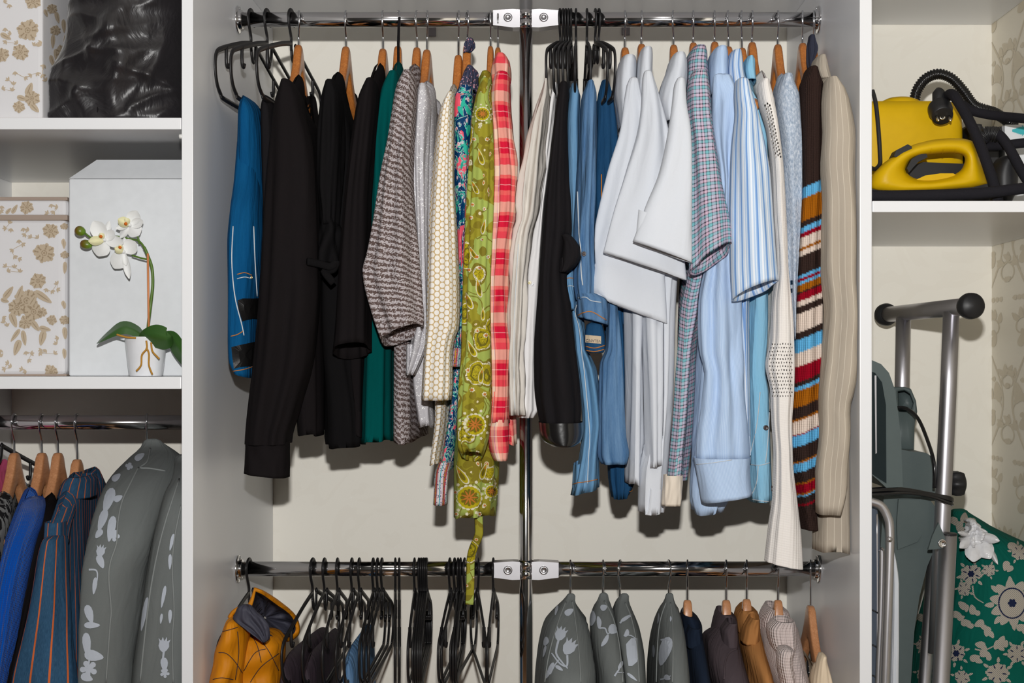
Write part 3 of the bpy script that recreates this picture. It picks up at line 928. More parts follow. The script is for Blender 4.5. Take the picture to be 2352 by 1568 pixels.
# --- black sweater with long cuffed sleeve
wood_hanger(686, 103, ROD_UP, 'wooden hanger with wide-necked black sweater', None, yaw=0, hyaw=14, sy=.72)
g = G('black_sweater', 'black wide-necked sweater with long cuffed sleeve', 'sweater', 688)
body('trunk', [(225, 655, 690), (300, 648, 730), (500, 650, 740), (800, 660, 742), (1000, 678, 741)], 2.13, 2.47, M['black_knit'], g, hx=HX(692), rise=.055, nk=.45, dip=.07, side=1, seed=11, fold=.004, own=(688, 'up'))
sl = hang('sleeve', [(196, 658, 672), (206, 650, 684), (222, 640, 693), (265, 631, 702), (350, 620, 722), (500, 609, 730), (650, 600, 733), (800, 588, 722), (860, 582, 710), (900, 578, 697), (960, 572, 679), (1000, 569, 666), (1018, 568, 664)],
          2.09, .05, M['black_knit'], g, seed=12, fold=.004, lip=0)
hang('cuff', [(1013, 566, 664), (1030, 567, 664), (1060, 565, 663), (1090, 563, 662)], 2.09, .042, M['black_knit'], g, seed=13, fold=.0015, slant=-.004, cap0=False, m=14)
# --- black top with tied bell sleeve
wood_hanger(795, 107, ROD_UP, 'wooden hanger with tie-sleeved black blouse', None, yaw=-1, hyaw=2)
g = G('black_blouse', 'black blouse with deep neck and knotted sleeve tie', 'blouse', 795)
body('trunk', [(215, 744, 785), (300, 734, 812), (450, 726, 812), (700, 724, 806), (1000, 738, 842), (1026, 742, 838)], 2.15, 2.46, M['black_knit2'], g, hx=HX(798), rise=.05, nk=.5, dip=.08, side=1, seed=21, fold=.006, own=(795, 'up'))
hang('sleeve', [(194, 756, 770), (204, 748, 778), (222, 742, 786), (300, 733, 786), (420, 728, 782), (490, 738, 778), (520, 742, 776)], 2.12, .04, M['black_knit2'], g, seed=22, fold=.004, m=30)
hang('sleeve_ruffle', [(505, 742, 774), (530, 738, 782), (560, 730, 782), (590, 712, 784), (606, 704, 786)], 2.12, .038, M['black_knit2'], g, seed=23, fold=.006, freqs=(4, 7), m=24)
tube('sleeve_tie', [W(706, 600, 2.042), W(735, 606, 2.058), W(758, 612, 2.068), W(772, 604, 2.07), W(764, 620, 2.072), W(745, 622, 2.07), W(766, 650, 2.076)], .006, M['black_knit2'], g, k=5, flat=(.5, 1))
# --- black dress with half sleeve
wood_hanger(880, 112, ROD_UP, 'wooden hanger with half-sleeved black tunic', None, yaw=-1, hyaw=1)
g = G('black_tunic', 'plain black tunic with straight elbow-length sleeve', 'tunic', 880)
body('trunk', [(205, 836, 874), (400, 810, 850), (800, 790, 842), (1000, 790, 842)], 2.16, 2.46, M['black_knit'], g, hx=HX(884), rise=.06, nk=.35, dip=.04, seed=31, own=(880, 'up'))
hang('sleeve', [(192, 848, 862), (202, 838, 868), (232, 825, 868), (310, 812, 862), (480, 792, 850), (630, 779, 849), (780, 769, 849), (806, 766, 849)], 2.11, .045, M['black_knit'], g, seed=32, fold=.003, slant=.004, slanty=-.012)
# --- dark teal
wood_hanger(914, 106, ROD_UP, 'wooden hanger with teal dress and looped black strap', None, yaw=3, hyaw=16)
g = G('teal_dress', 'dark teal straight dress without visible seams', 'dress', 917)
body('trunk', [(200, 888, 920), (330, 858, 918), (520, 846, 908), (810, 828, 898), (1014, 819, 897)], 2.15, 2.46, M['teal'], g, hx=HX(922), rise=.06, nk=.35, dip=.03, seed=41, fold=.004, own=(917, 'up'))
hang('sleeve', [(174, 900, 914), (184, 889, 920), (220, 873, 921), (330, 855, 916), (520, 844, 905), (700, 838, 900)], 2.15, .04, M['teal'], g, seed=42, fold=.004)
st = tag(tube('black_strap', [W(917, 40, 2.282), W(916, 62, 2.28), W(915, 100, 2.27), W(915, 140, 2.25), W(914, 172, 2.235)], .0022, M['black_trouser'], k=5), 'thin black strap looped over rail beside the teal dress', 'strap')
# --- brown and silver tweed
wood_hanger(958, 109, ROD_UP, 'wooden hanger with brown and silver tweed cardigan', None, yaw=-1, hyaw=-3)
g = G('tweed_cardigan', 'brown and silver glittering tweed cardigan with wide bent sleeve', 'cardigan', 955)
body('trunk', [(205, 922, 960), (400, 915, 958), (800, 896, 950), (1016, 895, 950)], 2.14, 2.46, M['tweed'], g, hx=HX(960), rise=.06, nk=.35, dip=.03, seed=51, fold=.004, topr=.02, own=(955, 'up'))
hang('sleeve', [(174, 932, 948), (184, 922, 955), (206, 911, 957), (270, 900, 953), (330, 891, 949), (400, 876, 946), (515, 856, 954), (590, 840, 961), (618, 832, 962), (640, 834, 964), (700, 850, 968), (745, 866, 971), (770, 876, 971)], 2.085, .045, M['tweed'], g, seed=52, fold=.004, slant=.012, slanty=-.01)
# --- silver glitter cardigan
wood_hanger(981, 114, ROD_UP, 'wooden hanger with silver glitter cardigan', None, yaw=-3, hyaw=12)
g = G('silver_cardigan', 'silver glittering fine knit cardigan beside the tweed', 'cardigan', 988)
body('trunk', [(225, 950, 1000), (300, 950, 1004), (600, 958, 1000), (850, 937, 990), (980, 956, 997)], 2.16, 2.44, M['silver'], g, hx=HX(996), rise=.04, nk=.5, dip=.06, seed=61, fold=.004, own=(988, 'up'))
hang('sleeve', [(200, 966, 979), (210, 958, 985), (235, 947, 990), (300, 943, 986), (400, 945, 982), (560, 954, 982), (700, 958, 983), (780, 948, 982), (830, 940, 967), (861, 934, 952)], 2.135, .03, M['silver'], g, seed=62, fold=.003)
# --- cream honeycomb knit
wood_hanger(1053, 126, ROD_UP, 'wooden hanger with cream honeycomb sweater', None, yaw=-3, hyaw=10, sy=.6)
g = G('honeycomb_sweater', 'cream sweater with honeycomb pattern outlined in gold', 'sweater', 1056)
body('trunk', [(240, 1018, 1046), (400, 1004, 1046), (800, 994, 1034), (960, 995, 1024), (1064, 984, 1005)], 2.14, 2.46, M['honeycomb'], g, hx=HX(1060), rise=.05, nk=.4, dip=.03, seed=71, fold=.003, own=(1056, 'up'))
hang('sleeve', [(221, 1032, 1042), (232, 1022, 1043), (260, 1010, 1043), (330, 1001, 1043), (400, 995, 1043), (540, 986, 1050), (690, 982, 1055), (750, 980, 1053), (780, 978, 1042), (820, 974, 1037), (880, 970, 1037), (918, 968, 1034)], 2.10, .038, M['honeycomb'], g, seed=72, fold=.003)
# --- navy and pink print
wood_hanger(1073, 101, ROD_UP, 'wooden hanger wound with a dark floral tie', None, yaw=0, hyaw=12, sy=.6)
g = G('printed_blouse', 'navy blouse printed with pink and turquoise flowers', 'blouse', 1078)
body('trunk', [(240, 1056, 1086), (400, 1050, 1080), (700, 1050, 1075), (850, 1036, 1066), (925, 1026, 1062), (990, 1019, 1050), (1075, 1004, 1036)], 2.17, 2.44, M['navy_print'], g, hx=HX(1084), rise=.06, nk=.4, dip=.03, seed=81, fold=.003, own=(1078, 'up'))
hang('hem_border', [(1060, 1008, 1038), (1085, 1000, 1032), (1158, 996, 1027)], 2.185, .022, M['navy_border'], g, seed=83, fold=.001, cap0=False, m=12)
hang('sleeve', [(205, 1056, 1084), (225, 1044, 1087), (270, 1040, 1085), (420, 1041, 1079), (510, 1047, 1073), (620, 1050, 1068), (720, 1048, 1066), (838, 1036, 1062)], 2.16, .03, M['navy_print'], g, seed=82, fold=.002)
hang('sleeve_band', [(800, 1040, 1064), (842, 1034, 1062)], 2.158, .032, M['navy_border'], g, seed=84, fold=.001, cap0=False, m=8)
hang('collar', [(158, 1072, 1088), (170, 1066, 1097), (190, 1060, 1099), (214, 1052, 1096)], 2.2, .03, M['tie_print'], g, seed=85, fold=.004, top_lip=True, m=14)
o = hang('floral_tie', [(92, 1072, 1087), (98, 1068, 1090), (108, 1066, 1091), (116, 1066, 1086), (124, 1066, 1078)], 2.292, .013, M['tie_print'], None, seed=86, fold=.002, m=12)
tag(o, 'dark floral tie wrapped round a wooden hanger neck', 'tie')
# --- olive paisley dress
wood_hanger(1127, 106, ROD_UP, 'wooden hanger with olive paisley dress', None, yaw=-1, hyaw=2, sx=.75)
g = G('paisley_dress', 'long olive green paisley dress with hanging belt', 'dress', 1128)
b = body('trunk', [(225, 1104, 1136), (400, 1098, 1138), (800, 1068, 1134), (870, 1049, 1132), (960, 1040, 1130), (1075, 1029, 1140), (1186, 1027, 1128)], 2.14, 2.46, M['olive'], g, hx=HX(1138), rise=.06, nk=.35, dip=.03, seed=91, fold=.005, hem=-.015, own=(1128, 'up'))
hang('sleeve', [(190, 1104, 1128), (215, 1096, 1129), (280, 1084, 1133), (400, 1077, 1136), (500, 1072, 1133), (690, 1066, 1126), (800, 1064, 1128), (900, 1056, 1130), (980, 1053, 1126), (1022, 1053, 1118), (1048, 1062, 1108)], 2.105, .036, M['olive'], g, seed=92, fold=.003, slanty=-.01)
hang('collar', [(172, 1106, 1127), (180, 1103, 1129), (205, 1101, 1129)], 2.2, .035, M['olive'], g, seed=93, fold=.002, top_lip=True, m=12)
ribbon_strip('belt', [(1096, 1120, 2.15), (1100, 1205, 2.16), (1099, 1230, 2.16), (1086, 1262, 2.17), (1081, 1290, 2.18), (1080, 1340, 2.18), (1078, 1388, 2.18)], 2.17, .0068, M['olive'], g)
# --- red plaid shirt
wood_hanger(1144, 109, ROD_UP, 'wooden hanger with red plaid shirt', None, yaw=-1, hyaw=2, sx=.75)
g = G('plaid_shirt', 'red and pink plaid shirt with turned collar', 'shirt', 1147)
body('trunk', [(215, 1140, 1174), (400, 1142, 1186), (700, 1140, 1184), (900, 1150, 1188), (1018, 1160, 1191)], 2.18, 2.44, M['plaid'], g, hx=HX(1158), rise=.06, nk=.35, dip=.02, seed=101, fold=.003, own=(1147, 'up'))
hang('sleeve', [(175, 1136, 1168), (200, 1129, 1171), (250, 1128, 1172), (300, 1131, 1177), (380, 1136, 1186), (430, 1136, 1190), (500, 1134, 1185), (600, 1130, 1171), (700, 1125, 1165), (780, 1128, 1174), (850, 1131, 1170), (968, 1128, 1167)], 2.15, .034, M['plaid'], g, seed=102, fold=.005, wrk=.003)
hang('cuff', [(962, 1127, 1168), (985, 1120, 1169), (1025, 1124, 1169), (1056, 1136, 1166)], 2.145, .03, M['plaid'], g, seed=103, fold=.001, m=14, cap0=False)
hang('collar', [(136, 1138, 1164), (148, 1132, 1172), (175, 1128, 1174), (205, 1130, 1168)], 2.21, .05, M['plaid'], g, seed=104, fold=.002, top_lip=True, m=14)
# ================================================================ upper rail, right of the pole: trousers
BH = 'slim black hangers bunched beside the pole'
for px, yaw, lab in ((1287, -8, 'black plastic hanger holding the stone coloured trousers'), (1294, -6, 'black plastic hanger holding the white trousers'),
                     (1300, -5, 'black plastic hanger in the tight bunch over the black trousers'), (1306, -4, 'black plastic hanger in the tight bunch over the black trousers'),
                     (1312, -3, 'black plastic hanger in the tight bunch over the black trousers')):
    plastic_hanger(px, ROD_UP, lab, BH if 'bunch' in lab else None, yaw)
plastic_hanger(1323, ROD_UP, 'black plastic hanger holding the light blue jeans', None, -2)
plastic_hanger(1348, ROD_UP, 'black plastic hanger holding the mid blue jeans with tag', None, 0)
plastic_hanger(1367, ROD_UP, 'black plastic hanger holding the dark blue jeans', None, 4)
plastic_hanger(1375, ROD_UP, 'black plastic hanger between dark blue jeans and first white shirt', None, 6)

g = G('stone_trousers', 'stone coloured cotton trousers folded beside the pole', 'trousers', 1275)
b = hang('leg', [(194, 1251, 1258), (205, 1248, 1261), (226, 1241, 1262), (270, 1223, 1256), (335, 1209, 1252), (420, 1195, 1246), (475, 1190, 1240), (500, 1192, 1235), (540, 1180, 1226), (700, 1170, 1212), (850, 1167, 1206), (951, 1170, 1208)],
     2.16, .05, M['beige_trouser'], g, seed=201, fold=.006, wrk=.004, freqs=(4, 7, 9))
seam(b, [(1190, 560), (1184, 660), (1180, 760), (1180, 850), (1182, 940)], M['pale_thread'], .0008)
g = G('white_trousers', 'white trousers with two small metal snaps', 'trousers', 1283)
b = hang('leg', [(203, 1268, 1280), (214, 1264, 1281), (250, 1255, 1277), (340, 1246, 1266), (420, 1236, 1258), (620, 1210, 1242), (750, 1196, 1236), (880, 1192, 1236), (945, 1188, 1238), (957, 1192, 1226)],
     2.19, .05, M['white_trouser'], g, seed=205, fold=.005, freqs=(4, 7, 9))
button(b, 1216, 649, M['rivet'], .0028, 'snap'); button(b, 1223, 653, M['chrome_dull'], .0028, 'snap')
hang('turned_hem', [(880, 1226, 1246), (905, 1232, 1250), (945, 1222, 1247)], 2.2, .03, M['white_trouser'], g, seed=206, fold=.003, m=16)
g = G('black_trousers', 'black trousers hanging low with leather waistband', 'trousers', 1300)
b = hang('leg', [(202, 1284, 1304), (214, 1281, 1306), (300, 1270, 1302), (400, 1260, 1303), (470, 1252, 1308), (530, 1247, 1311), (640, 1240, 1300), (700, 1236, 1309), (800, 1231, 1320), (888, 1232, 1330), (950, 1240, 1333), (980, 1246, 1330)],
     2.13, .055, M['black_trouser'], g, seed=211, fold=.005, freqs=(4, 7, 10))
hang('pocket_fold', [(545, 1288, 1312), (562, 1290, 1328), (585, 1288, 1334), (605, 1286, 1326), (628, 1284, 1302)], 2.105, .04, M['black_trouser'], g, seed=212, fold=.002, m=18)
hang('waistband', [(968, 1237, 1338), (990, 1239, 1339), (1012, 1249, 1334), (1021, 1266, 1322)], 2.13, .066, M['black_leather'], g, seed=213, fold=.0, m=14, cap0=False)['label'] = 'glossy black leather waistband'
g = G('light_blue_jeans', 'light blue jeans with long flared leg', 'jeans', 1320)
b = hang('leg', [(204, 1312, 1324), (212, 1308, 1330), (226, 1305, 1333), (300, 1300, 1331), (400, 1302, 1331), (550, 1306, 1332), (640, 1300, 1333), (700, 1310, 1336), (770, 1320, 1342), (810, 1323, 1346), (835, 1326, 1364), (900, 1334, 1376), (970, 1338, 1383), (1030, 1332, 1376), (1080, 1322, 1374), (1126, 1310, 1374)],
     2.19, .05, M['light_denim'], g, seed=221, fold=.004, freqs=(4, 6, 9), slant=.006)
seam(b, [(1328, 700), (1336, 800), (1346, 900), (1354, 1000), (1352, 1060), (1350, 1110)], M['pale_thread'], .0008)
seam(b, [(1312, 1113), (1330, 1108), (1352, 1105), (1372, 1100)], M['thread'])
b = hang('pocket', [(626, 1294, 1318), (640, 1295, 1318), (700, 1310, 1320), (712, 1312, 1318)], 2.14, .012, M['light_denim'], g, seed=222, fold=.001, m=14)
seam(b, [(1298, 640), (1308, 638), (1316, 639)], M['thread']); seam(b, [(1300, 658), (1310, 656), (1318, 658)], M['pale_thread'])
g = G('mid_blue_jeans', 'faded mid blue jeans with cream name tag at waist', 'jeans', 1350)
b = hang('leg', [(196, 1350, 1360), (204, 1344, 1366), (226, 1335, 1371), (320, 1331, 1369), (420, 1328, 1367), (550, 1322, 1362), (650, 1318, 1366), (690, 1324, 1362)], 2.15, .045, M['mid_denim'], g, seed=231, fold=.004, freqs=(4, 7))
seam(b, [(1327, 440), (1330, 520), (1334, 620), (1338, 655)], M['pale_thread'], .001)
button(b, 1341, 583, M['dark_button'], .004)
wa = hang('waistband', [(676, 1325, 1372), (690, 1325, 1394), (720, 1325, 1396), (738, 1328, 1396)], 2.135, .035, M['mid_denim'], g, seed=232, fold=.002, m=14, cap0=False, slant=-.006)
seam(wa, [(1328, 684), (1345, 682), (1358, 690), (1380, 694)], M['pale_thread']); seam(wa, [(1328, 724), (1340, 718), (1360, 716), (1392, 735)], M['thread'])
hang('leg', [(694, 1393, 1416), (720, 1393, 1419), (800, 1391, 1424), (835, 1378, 1426), (900, 1375, 1430), (1000, 1373, 1437), (1040, 1372, 1444), (1064, 1380, 1438)], 2.165, .03, M['mid_denim'], g, seed=233, fold=.005, freqs=(4, 7))
wb = hang('back_waistband', [(748, 1346, 1384), (770, 1343, 1389), (800, 1344, 1390), (810, 1350, 1386)], 2.14, .012, M['dark_denim'], g, seed=234, fold=.0, m=12)
seam(wb, [(1346, 795), (1366, 799), (1388, 793)], M['thread']); seam(wb, [(1347, 804), (1366, 807), (1387, 802)], M['thread'])
M['tag_cloth'] = cloth('cream_tag', rgb(196, 178, 152), .8, wr=0, var=.03)
M['tag_ink'] = cloth('grey_tag_ink', rgb(96, 92, 92), .8, wr=0, var=.0)
TAG = (g, wb)
def text_mesh(name, s, size, mat, parent, loc, rot):
    cu = bpy.data.curves.new('tmp_text', 'FONT'); cu.body = s; cu.size = size; cu.align_x = 'CENTER'; cu.align_y = 'CENTER'; cu.extrude = .00015
    to = bpy.data.objects.new('tmp_text', cu); COL.objects.link(to)
    bpy.context.view_layer.update()
    me = bpy.data.meshes.new_from_object(to.evaluated_get(bpy.context.evaluated_depsgraph_get()))
    bpy.data.objects.remove(to)
    me.transform(Matrix.Translation(loc) @ rot)
    return link(name, me, mat, parent)
ROT_FACE = Matrix.Rotation(math.pi / 2, 4, 'X')
tc = on_front(wb, [(1363, 782), (1362, 773)], .0024)
if tc[0] and tc[1]:
    text_mesh('tag_lettering', 'VELAND', .0062, M['tag_ink'], wb, tc[0], Matrix.Rotation(math.pi, 4, 'Y') @ Matrix.Rotation(.06, 4, 'Y') @ ROT_FACE)
g = G('dark_blue_jeans', 'dark blue jeans with orange side stitching', 'jeans', 1371)
b = hang('leg', [(192, 1384, 1394), (202, 1378, 1402), (220, 1372, 1408), (300, 1366, 1420), (420, 1362, 1422), (560, 1364, 1430), (700, 1380, 1440), (800, 1396, 1445), (1000, 1400, 1446), (1060, 1398, 1447), (1100, 1400, 1446), (1143, 1408, 1436)], 2.225, .03, M['dark_denim'], g, seed=241, fold=.005, freqs=(4, 6, 9))
seam(b, [(1381, 400), (1381, 450), (1381, 480)], M['thread'], .001)
g = G('navy_jeans', 'navy jeans mostly hidden behind the white shirts', 'jeans', 1400)
b = hang('leg', [(620, 1350, 1440), (690, 1345, 1446), (730, 1412, 1448), (780, 1416, 1449), (900, 1418, 1449), (1060, 1404, 1450), (1110, 1402, 1448), (1142, 1408, 1438)], 2.24, .03, M['navy_denim'], g, seed=243, fold=.002)
seam(b, [(1404, 1128), (1420, 1134), (1440, 1126)], M['thread'])

# ================================================================ shirts
def collar(name, rows, dep, ry, mat, g, seed, **k):
    return hang(name, rows, dep, ry, mat, g, seed=seed, fold=.0008, top_lip=True, m=16, lip=.004, **k)
# three white shirts: collar, shoulder, wide short sleeve, trunk
wood_hanger(1435, 109, ROD_UP, 'wooden hanger of the white shirt beside dark jeans', None, yaw=3, hyaw=-3)
g = G('white_shirt', 'white short-sleeved shirt with widest sleeve, beside the dark jeans', 'shirt', 1440)
body('trunk', [(220, 1440, 1476), (400, 1440, 1500), (700, 1440, 1490), (900, 1444, 1482), (1112, 1440, 1480)], 2.15, 2.46, M['white_shirt'], g, hx=HX(1440), rise=.07, nk=.35, dip=.02, side=-1, seed=251, fold=.006, own=(1440, 'up'))
hang('sleeve', [(184, 1446, 1464), (194, 1440, 1468), (230, 1434, 1476), (290, 1428, 1490), (400, 1398, 1502), (500, 1375, 1512), (600, 1355, 1522), (708, 1335, 1530)], 2.132, .014, M['white_shirt'], g, seed=252, fold=.003, freqs=(2, 3, 5), slant=-.024, p=2.2)
collar('collar', [(143, 1424, 1459), (152, 1419, 1461), (190, 1412, 1461), (220, 1410, 1462), (262, 1415, 1452), (300, 1420, 1440)], 2.21, .06, M['white_shirt'], g, 253)
wood_hanger(1473, 101, ROD_UP, 'wooden hanger of the middle one of three white shirts', None, yaw=2, hyaw=-2)
g = G('white_shirt', 'middle one of three white short-sleeved shirts, high collar', 'shirt', 1475)
body('trunk', [(215, 1475, 1510), (400, 1480, 1530), (700, 1470, 1530), (900, 1478, 1528), (1072, 1484, 1524)], 2.13, 2.46, M['white_shirt'], g, hx=HX(1475), rise=.07, nk=.35, dip=.02, side=-1, seed=261, fold=.006, own=(1475, 'up'))
hang('sleeve', [(168, 1480, 1496), (180, 1475, 1502), (240, 1472, 1520), (290, 1466, 1532), (400, 1436, 1550), (500, 1408, 1562), (612, 1384, 1576)], 2.095, .013, M['white_shirt'], g, seed=262, fold=.003, freqs=(2, 3, 5), slant=-.021, p=2.2)
collar('collar', [(125, 1468, 1496), (134, 1465, 1497), (175, 1461, 1496), (215, 1459, 1492), (270, 1466, 1480)], 2.19, .06, M['white_shirt'], g, 263)
wood_hanger(1547, 103, ROD_UP, 'wooden hanger of the white shirt beside checked shirt', None, yaw=-2, hyaw=-10)
g = G('white_shirt', 'white short-sleeved shirt beside the checked shirt', 'shirt', 1544)
body('trunk', [(225, 1540, 1576), (400, 1530, 1580), (700, 1500, 1552), (900, 1490, 1545), (1100, 1456, 1532), (1177, 1455, 1526)], 2.14, 2.46, M['white_shirt'], g, hx=HX(1542), rise=.07, nk=.35, dip=.02, side=-1, seed=271, fold=.006, own=(1544, 'up'))
hang('sleeve', [(184, 1556, 1570), (196, 1548, 1574), (240, 1543, 1576), (290, 1536, 1583), (400, 1512, 1587), (480, 1482, 1588), (579, 1452, 1588)], 2.050, .016, M['white_shirt'], g, seed=272, fold=.002, freqs=(2, 3), slant=-.016, p=2.2)
collar('collar', [(137, 1540, 1571), (146, 1535, 1575), (170, 1528, 1576), (205, 1515, 1574), (240, 1509, 1560), (290, 1520, 1546)], 2.19, .06, M['white_shirt'], g, 273)

# checked shirt
wood_hanger(1592, 98, ROD_UP, 'wooden hanger of the lilac checked shirt', None, yaw=-1, hyaw=-3)
g = G('checked_shirt', 'lilac and turquoise checked short-sleeved shirt', 'shirt', 1594)
body('trunk', [(225, 1580, 1630), (400, 1588, 1640), (620, 1575, 1625), (700, 1558, 1612), (800, 1552, 1592), (970, 1540, 1582), (1105, 1527, 1568)], 2.13, 2.44, M['check'], g, hx=HX(1596), rise=.08, nk=.35, dip=.02, side=-1, seed=281, fold=.005, own=(1594, 'up'))
hang('sleeve', [(170, 1590, 1622), (200, 1580, 1630), (260, 1580, 1634), (330, 1585, 1643), (400, 1586, 1655), (480, 1586, 1669), (560, 1586, 1680), (595, 1588, 1682)], 2.072, .028, M['check'], g, seed=282, fold=.004, freqs=(3, 5), slant=.02, slanty=-.012, p=2.2)
collar('collar', [(121, 1584, 1618), (130, 1578, 1621), (160, 1571, 1623), (200, 1569, 1626), (240, 1574, 1620)], 2.2, .06, M['check'], g, 283)
hang('turned_cuff', [(1090, 1524, 1568), (1110, 1523, 1567), (1140, 1520, 1566), (1160, 1519, 1563)], 2.14, .02, M['cream_cuff'], g, seed=284, fold=.001, m=12, cap0=False)['label'] = 'cream turned-up cuff'

# pale blue long-sleeved shirt
wood_hanger(1641, 96, ROD_UP, 'wooden hanger of the pale blue long-sleeved shirt', None, yaw=-1, hyaw=-4)
g = G('blue_shirt', 'pale blue long-sleeved shirt with buttoned cuff', 'shirt', 1640)
body('trunk', [(225, 1638, 1690), (400, 1650, 1690), (700, 1610, 1690), (900, 1590, 1700), (1128, 1570, 1690), (1178, 1584, 1664)], 2.16, 2.46, M['blue_shirt'], g, hx=HX(1642), rise=.08, nk=.35, dip=.02, side=-1, seed=291, fold=.006, hem=.01, own=(1640, 'up'))
hang('sleeve', [(180, 1640, 1672), (220, 1636, 1688), (260, 1636, 1693), (340, 1642, 1682), (420, 1652, 1680), (520, 1640, 1684), (610, 1620, 1688), (700, 1606, 1696), (800, 1606, 1699), (860, 1618, 1700), (930, 1612, 1708), (1000, 1600, 1714), (1058, 1596, 1717)],
     2.135, .03, M['blue_shirt'], g, seed=292, fold=.005, freqs=(3, 5, 8), wrk=.003)
cf = hang('cuff', [(1050, 1592, 1721), (1075, 1597, 1721), (1110, 1604, 1723), (1144, 1611, 1727)], 2.13, .042, M['blue_shirt'], g, seed=293, fold=.001, m=12, cap0=False, slant=.006)
seam(cf, [(1600, 1066), (1640, 1062), (1716, 1050)], M['pale_thread'], .0006)
collar('collar', [(123, 1634, 1665), (132, 1628, 1668), (160, 1624, 1669), (190, 1622, 1670), (225, 1628, 1662)], 2.2, .06, M['blue_shirt'], g, 294)

# blue striped short-sleeved shirt
wood_hanger(1673, 107, ROD_UP, 'wooden hanger of the blue and white striped shirt', None, yaw=-2, hyaw=-12)
g = G('striped_shirt', 'blue and white striped short-sleeved shirt', 'shirt', 1672)
body('trunk', [(225, 1676, 1720), (400, 1684, 1740), (690, 1684, 1724), (900, 1698, 1722), (1060, 1702, 1724)], 2.14, 2.44, M['stripe_shirt'], g, hx=HX(1672), rise=.08, nk=.35, dip=.02, side=-1, seed=301, fold=.003, own=(1672, 'up'))
hang('sleeve', [(190, 1690, 1716), (220, 1686, 1727), (260, 1688, 1738), (300, 1684, 1746), (340, 1680, 1755), (400, 1678, 1766), (480, 1677, 1773), (600, 1678, 1781), (668, 1681, 1786)], 2.07, .03, M['stripe_shirt'], g, seed=302, fold=.004, freqs=(2, 4), slant=.013, slanty=-.008, p=2.2)
collar('collar', [(131, 1671, 1697), (142, 1666, 1700), (172, 1662, 1704), (210, 1664, 1712), (240, 1670, 1705)], 2.2, .06, M['stripe_shirt'], g, 303)

# pale denim jacket
wood_hanger(1704, 110, ROD_UP, 'wooden hanger of the pale denim jacket', None, yaw=-2, hyaw=-12)
g = G('denim_jacket', 'pale aqua denim jacket with dark buttons', 'jacket', 1704)
b = body('trunk', [(215, 1708, 1736), (312, 1720, 1772), (450, 1722, 1776), (670, 1722, 1770), (780, 1715, 1768), (850, 1713, 1762), (900, 1713, 1772), (1030, 1718, 1776), (1152, 1724, 1777)], 2.15, 2.46, M['pale_denim'], g, hx=HX(1712), rise=.07, nk=.35, dip=.02, side=-1, seed=311, fold=.005, hemwave=.001, own=(1704, 'up'))
collar('collar', [(142, 1708, 1724), (150, 1704, 1729), (172, 1701, 1730), (195, 1704, 1732)], 2.2, .05, M['pale_denim'], g, 313)
for p in ([(1746, 900), (1738, 980), (1722, 1050)], [(1768, 900), (1764, 1000), (1758, 1062)], [(1722, 1066), (1745, 1068), (1768, 1062)], [(1742, 1070), (1738, 1110), (1726, 1138)], [(1728, 1146), (1750, 1150), (1772, 1152)]):
    seam(b, p, M['pale_thread'], .0008)
button(b, 1759, 982, M['dark_button'], .0042); button(b, 1772, 1121, M['dark_button'], .0042)

# ivory cardigan, long narrow sleeve
wood_hanger(1727, 97, ROD_UP, 'wooden hanger of the ivory pointelle cardigan', None, yaw=0, hyaw=-3)
g = G('ivory_cardigan', 'ivory knitted cardigan with very long narrow sleeve', 'cardigan', 1722)
body('trunk', [(225, 1748, 1778), (400, 1772, 1796), (700, 1768, 1800), (835, 1756, 1800), (950, 1772, 1806)], 2.16, 2.44, M['white_cardigan'], g, hx=HX(1735), rise=.06, nk=.4, dip=.03, side=-1, seed=321, fold=.003, own=(1727, 'up'))
iv = hang('sleeve', [(189, 1748, 1760), (200, 1740, 1767), (230, 1743, 1775), (300, 1763, 1786), (400, 1773, 1797), (480, 1776, 1801), (620, 1783, 1806), (700, 1774, 1815), (780, 1771, 1820), (840, 1760, 1822), (900, 1771, 1820), (970, 1774, 1815), (1050, 1779, 1817), (1143, 1776, 1828), (1216, 1766, 1837), (1296, 1757, 1842)],
     2.085, .03, M['white_cardigan'], g, n=170, m=640, seed=322, fold=.0014, slant=-.006)
rnd = random.Random(9)
def pierce(obj, centres, rx, ry):
    """cut real little openings into a knitted sleeve: faces whose middle falls into a hole are removed"""
    bm = bmesh.new(); bm.from_mesh(obj.data)
    dead = []
    for f in bm.faces:
        c = f.calc_center_median()
        if c.y > obj_mid[0]: continue
        px, py = CX + c.x * F / c.y, CY - (c.z - CAMZ) * F / c.y
        if any(((px - x) / rx) ** 2 + ((py - y) / ry) ** 2 < 1 for x, y in centres): dead.append(f)
    bmesh.ops.delete(bm, geom=dead, context='FACES_ONLY')
    bm.to_mesh(obj.data); bm.free()
obj_mid = [2.085]
pts = []
for k in range(16):
    f = k / 15
    cx0 = 1763 + 24 * f; yy = 238 + 118 * f
    for j in (-1, 0, 1): pts.append((cx0 + j * 5.5 + rnd.uniform(-.7, .7), yy + (j % 2) * 4))
pierce(iv, pts, 1.9, 2.7)
pierce(iv, [(1768 + (i % 9) * 6 + (j % 2) * 3, 790 + j * 8.5) for j in range(15) for i in range(9)], 1.2, 1.9)

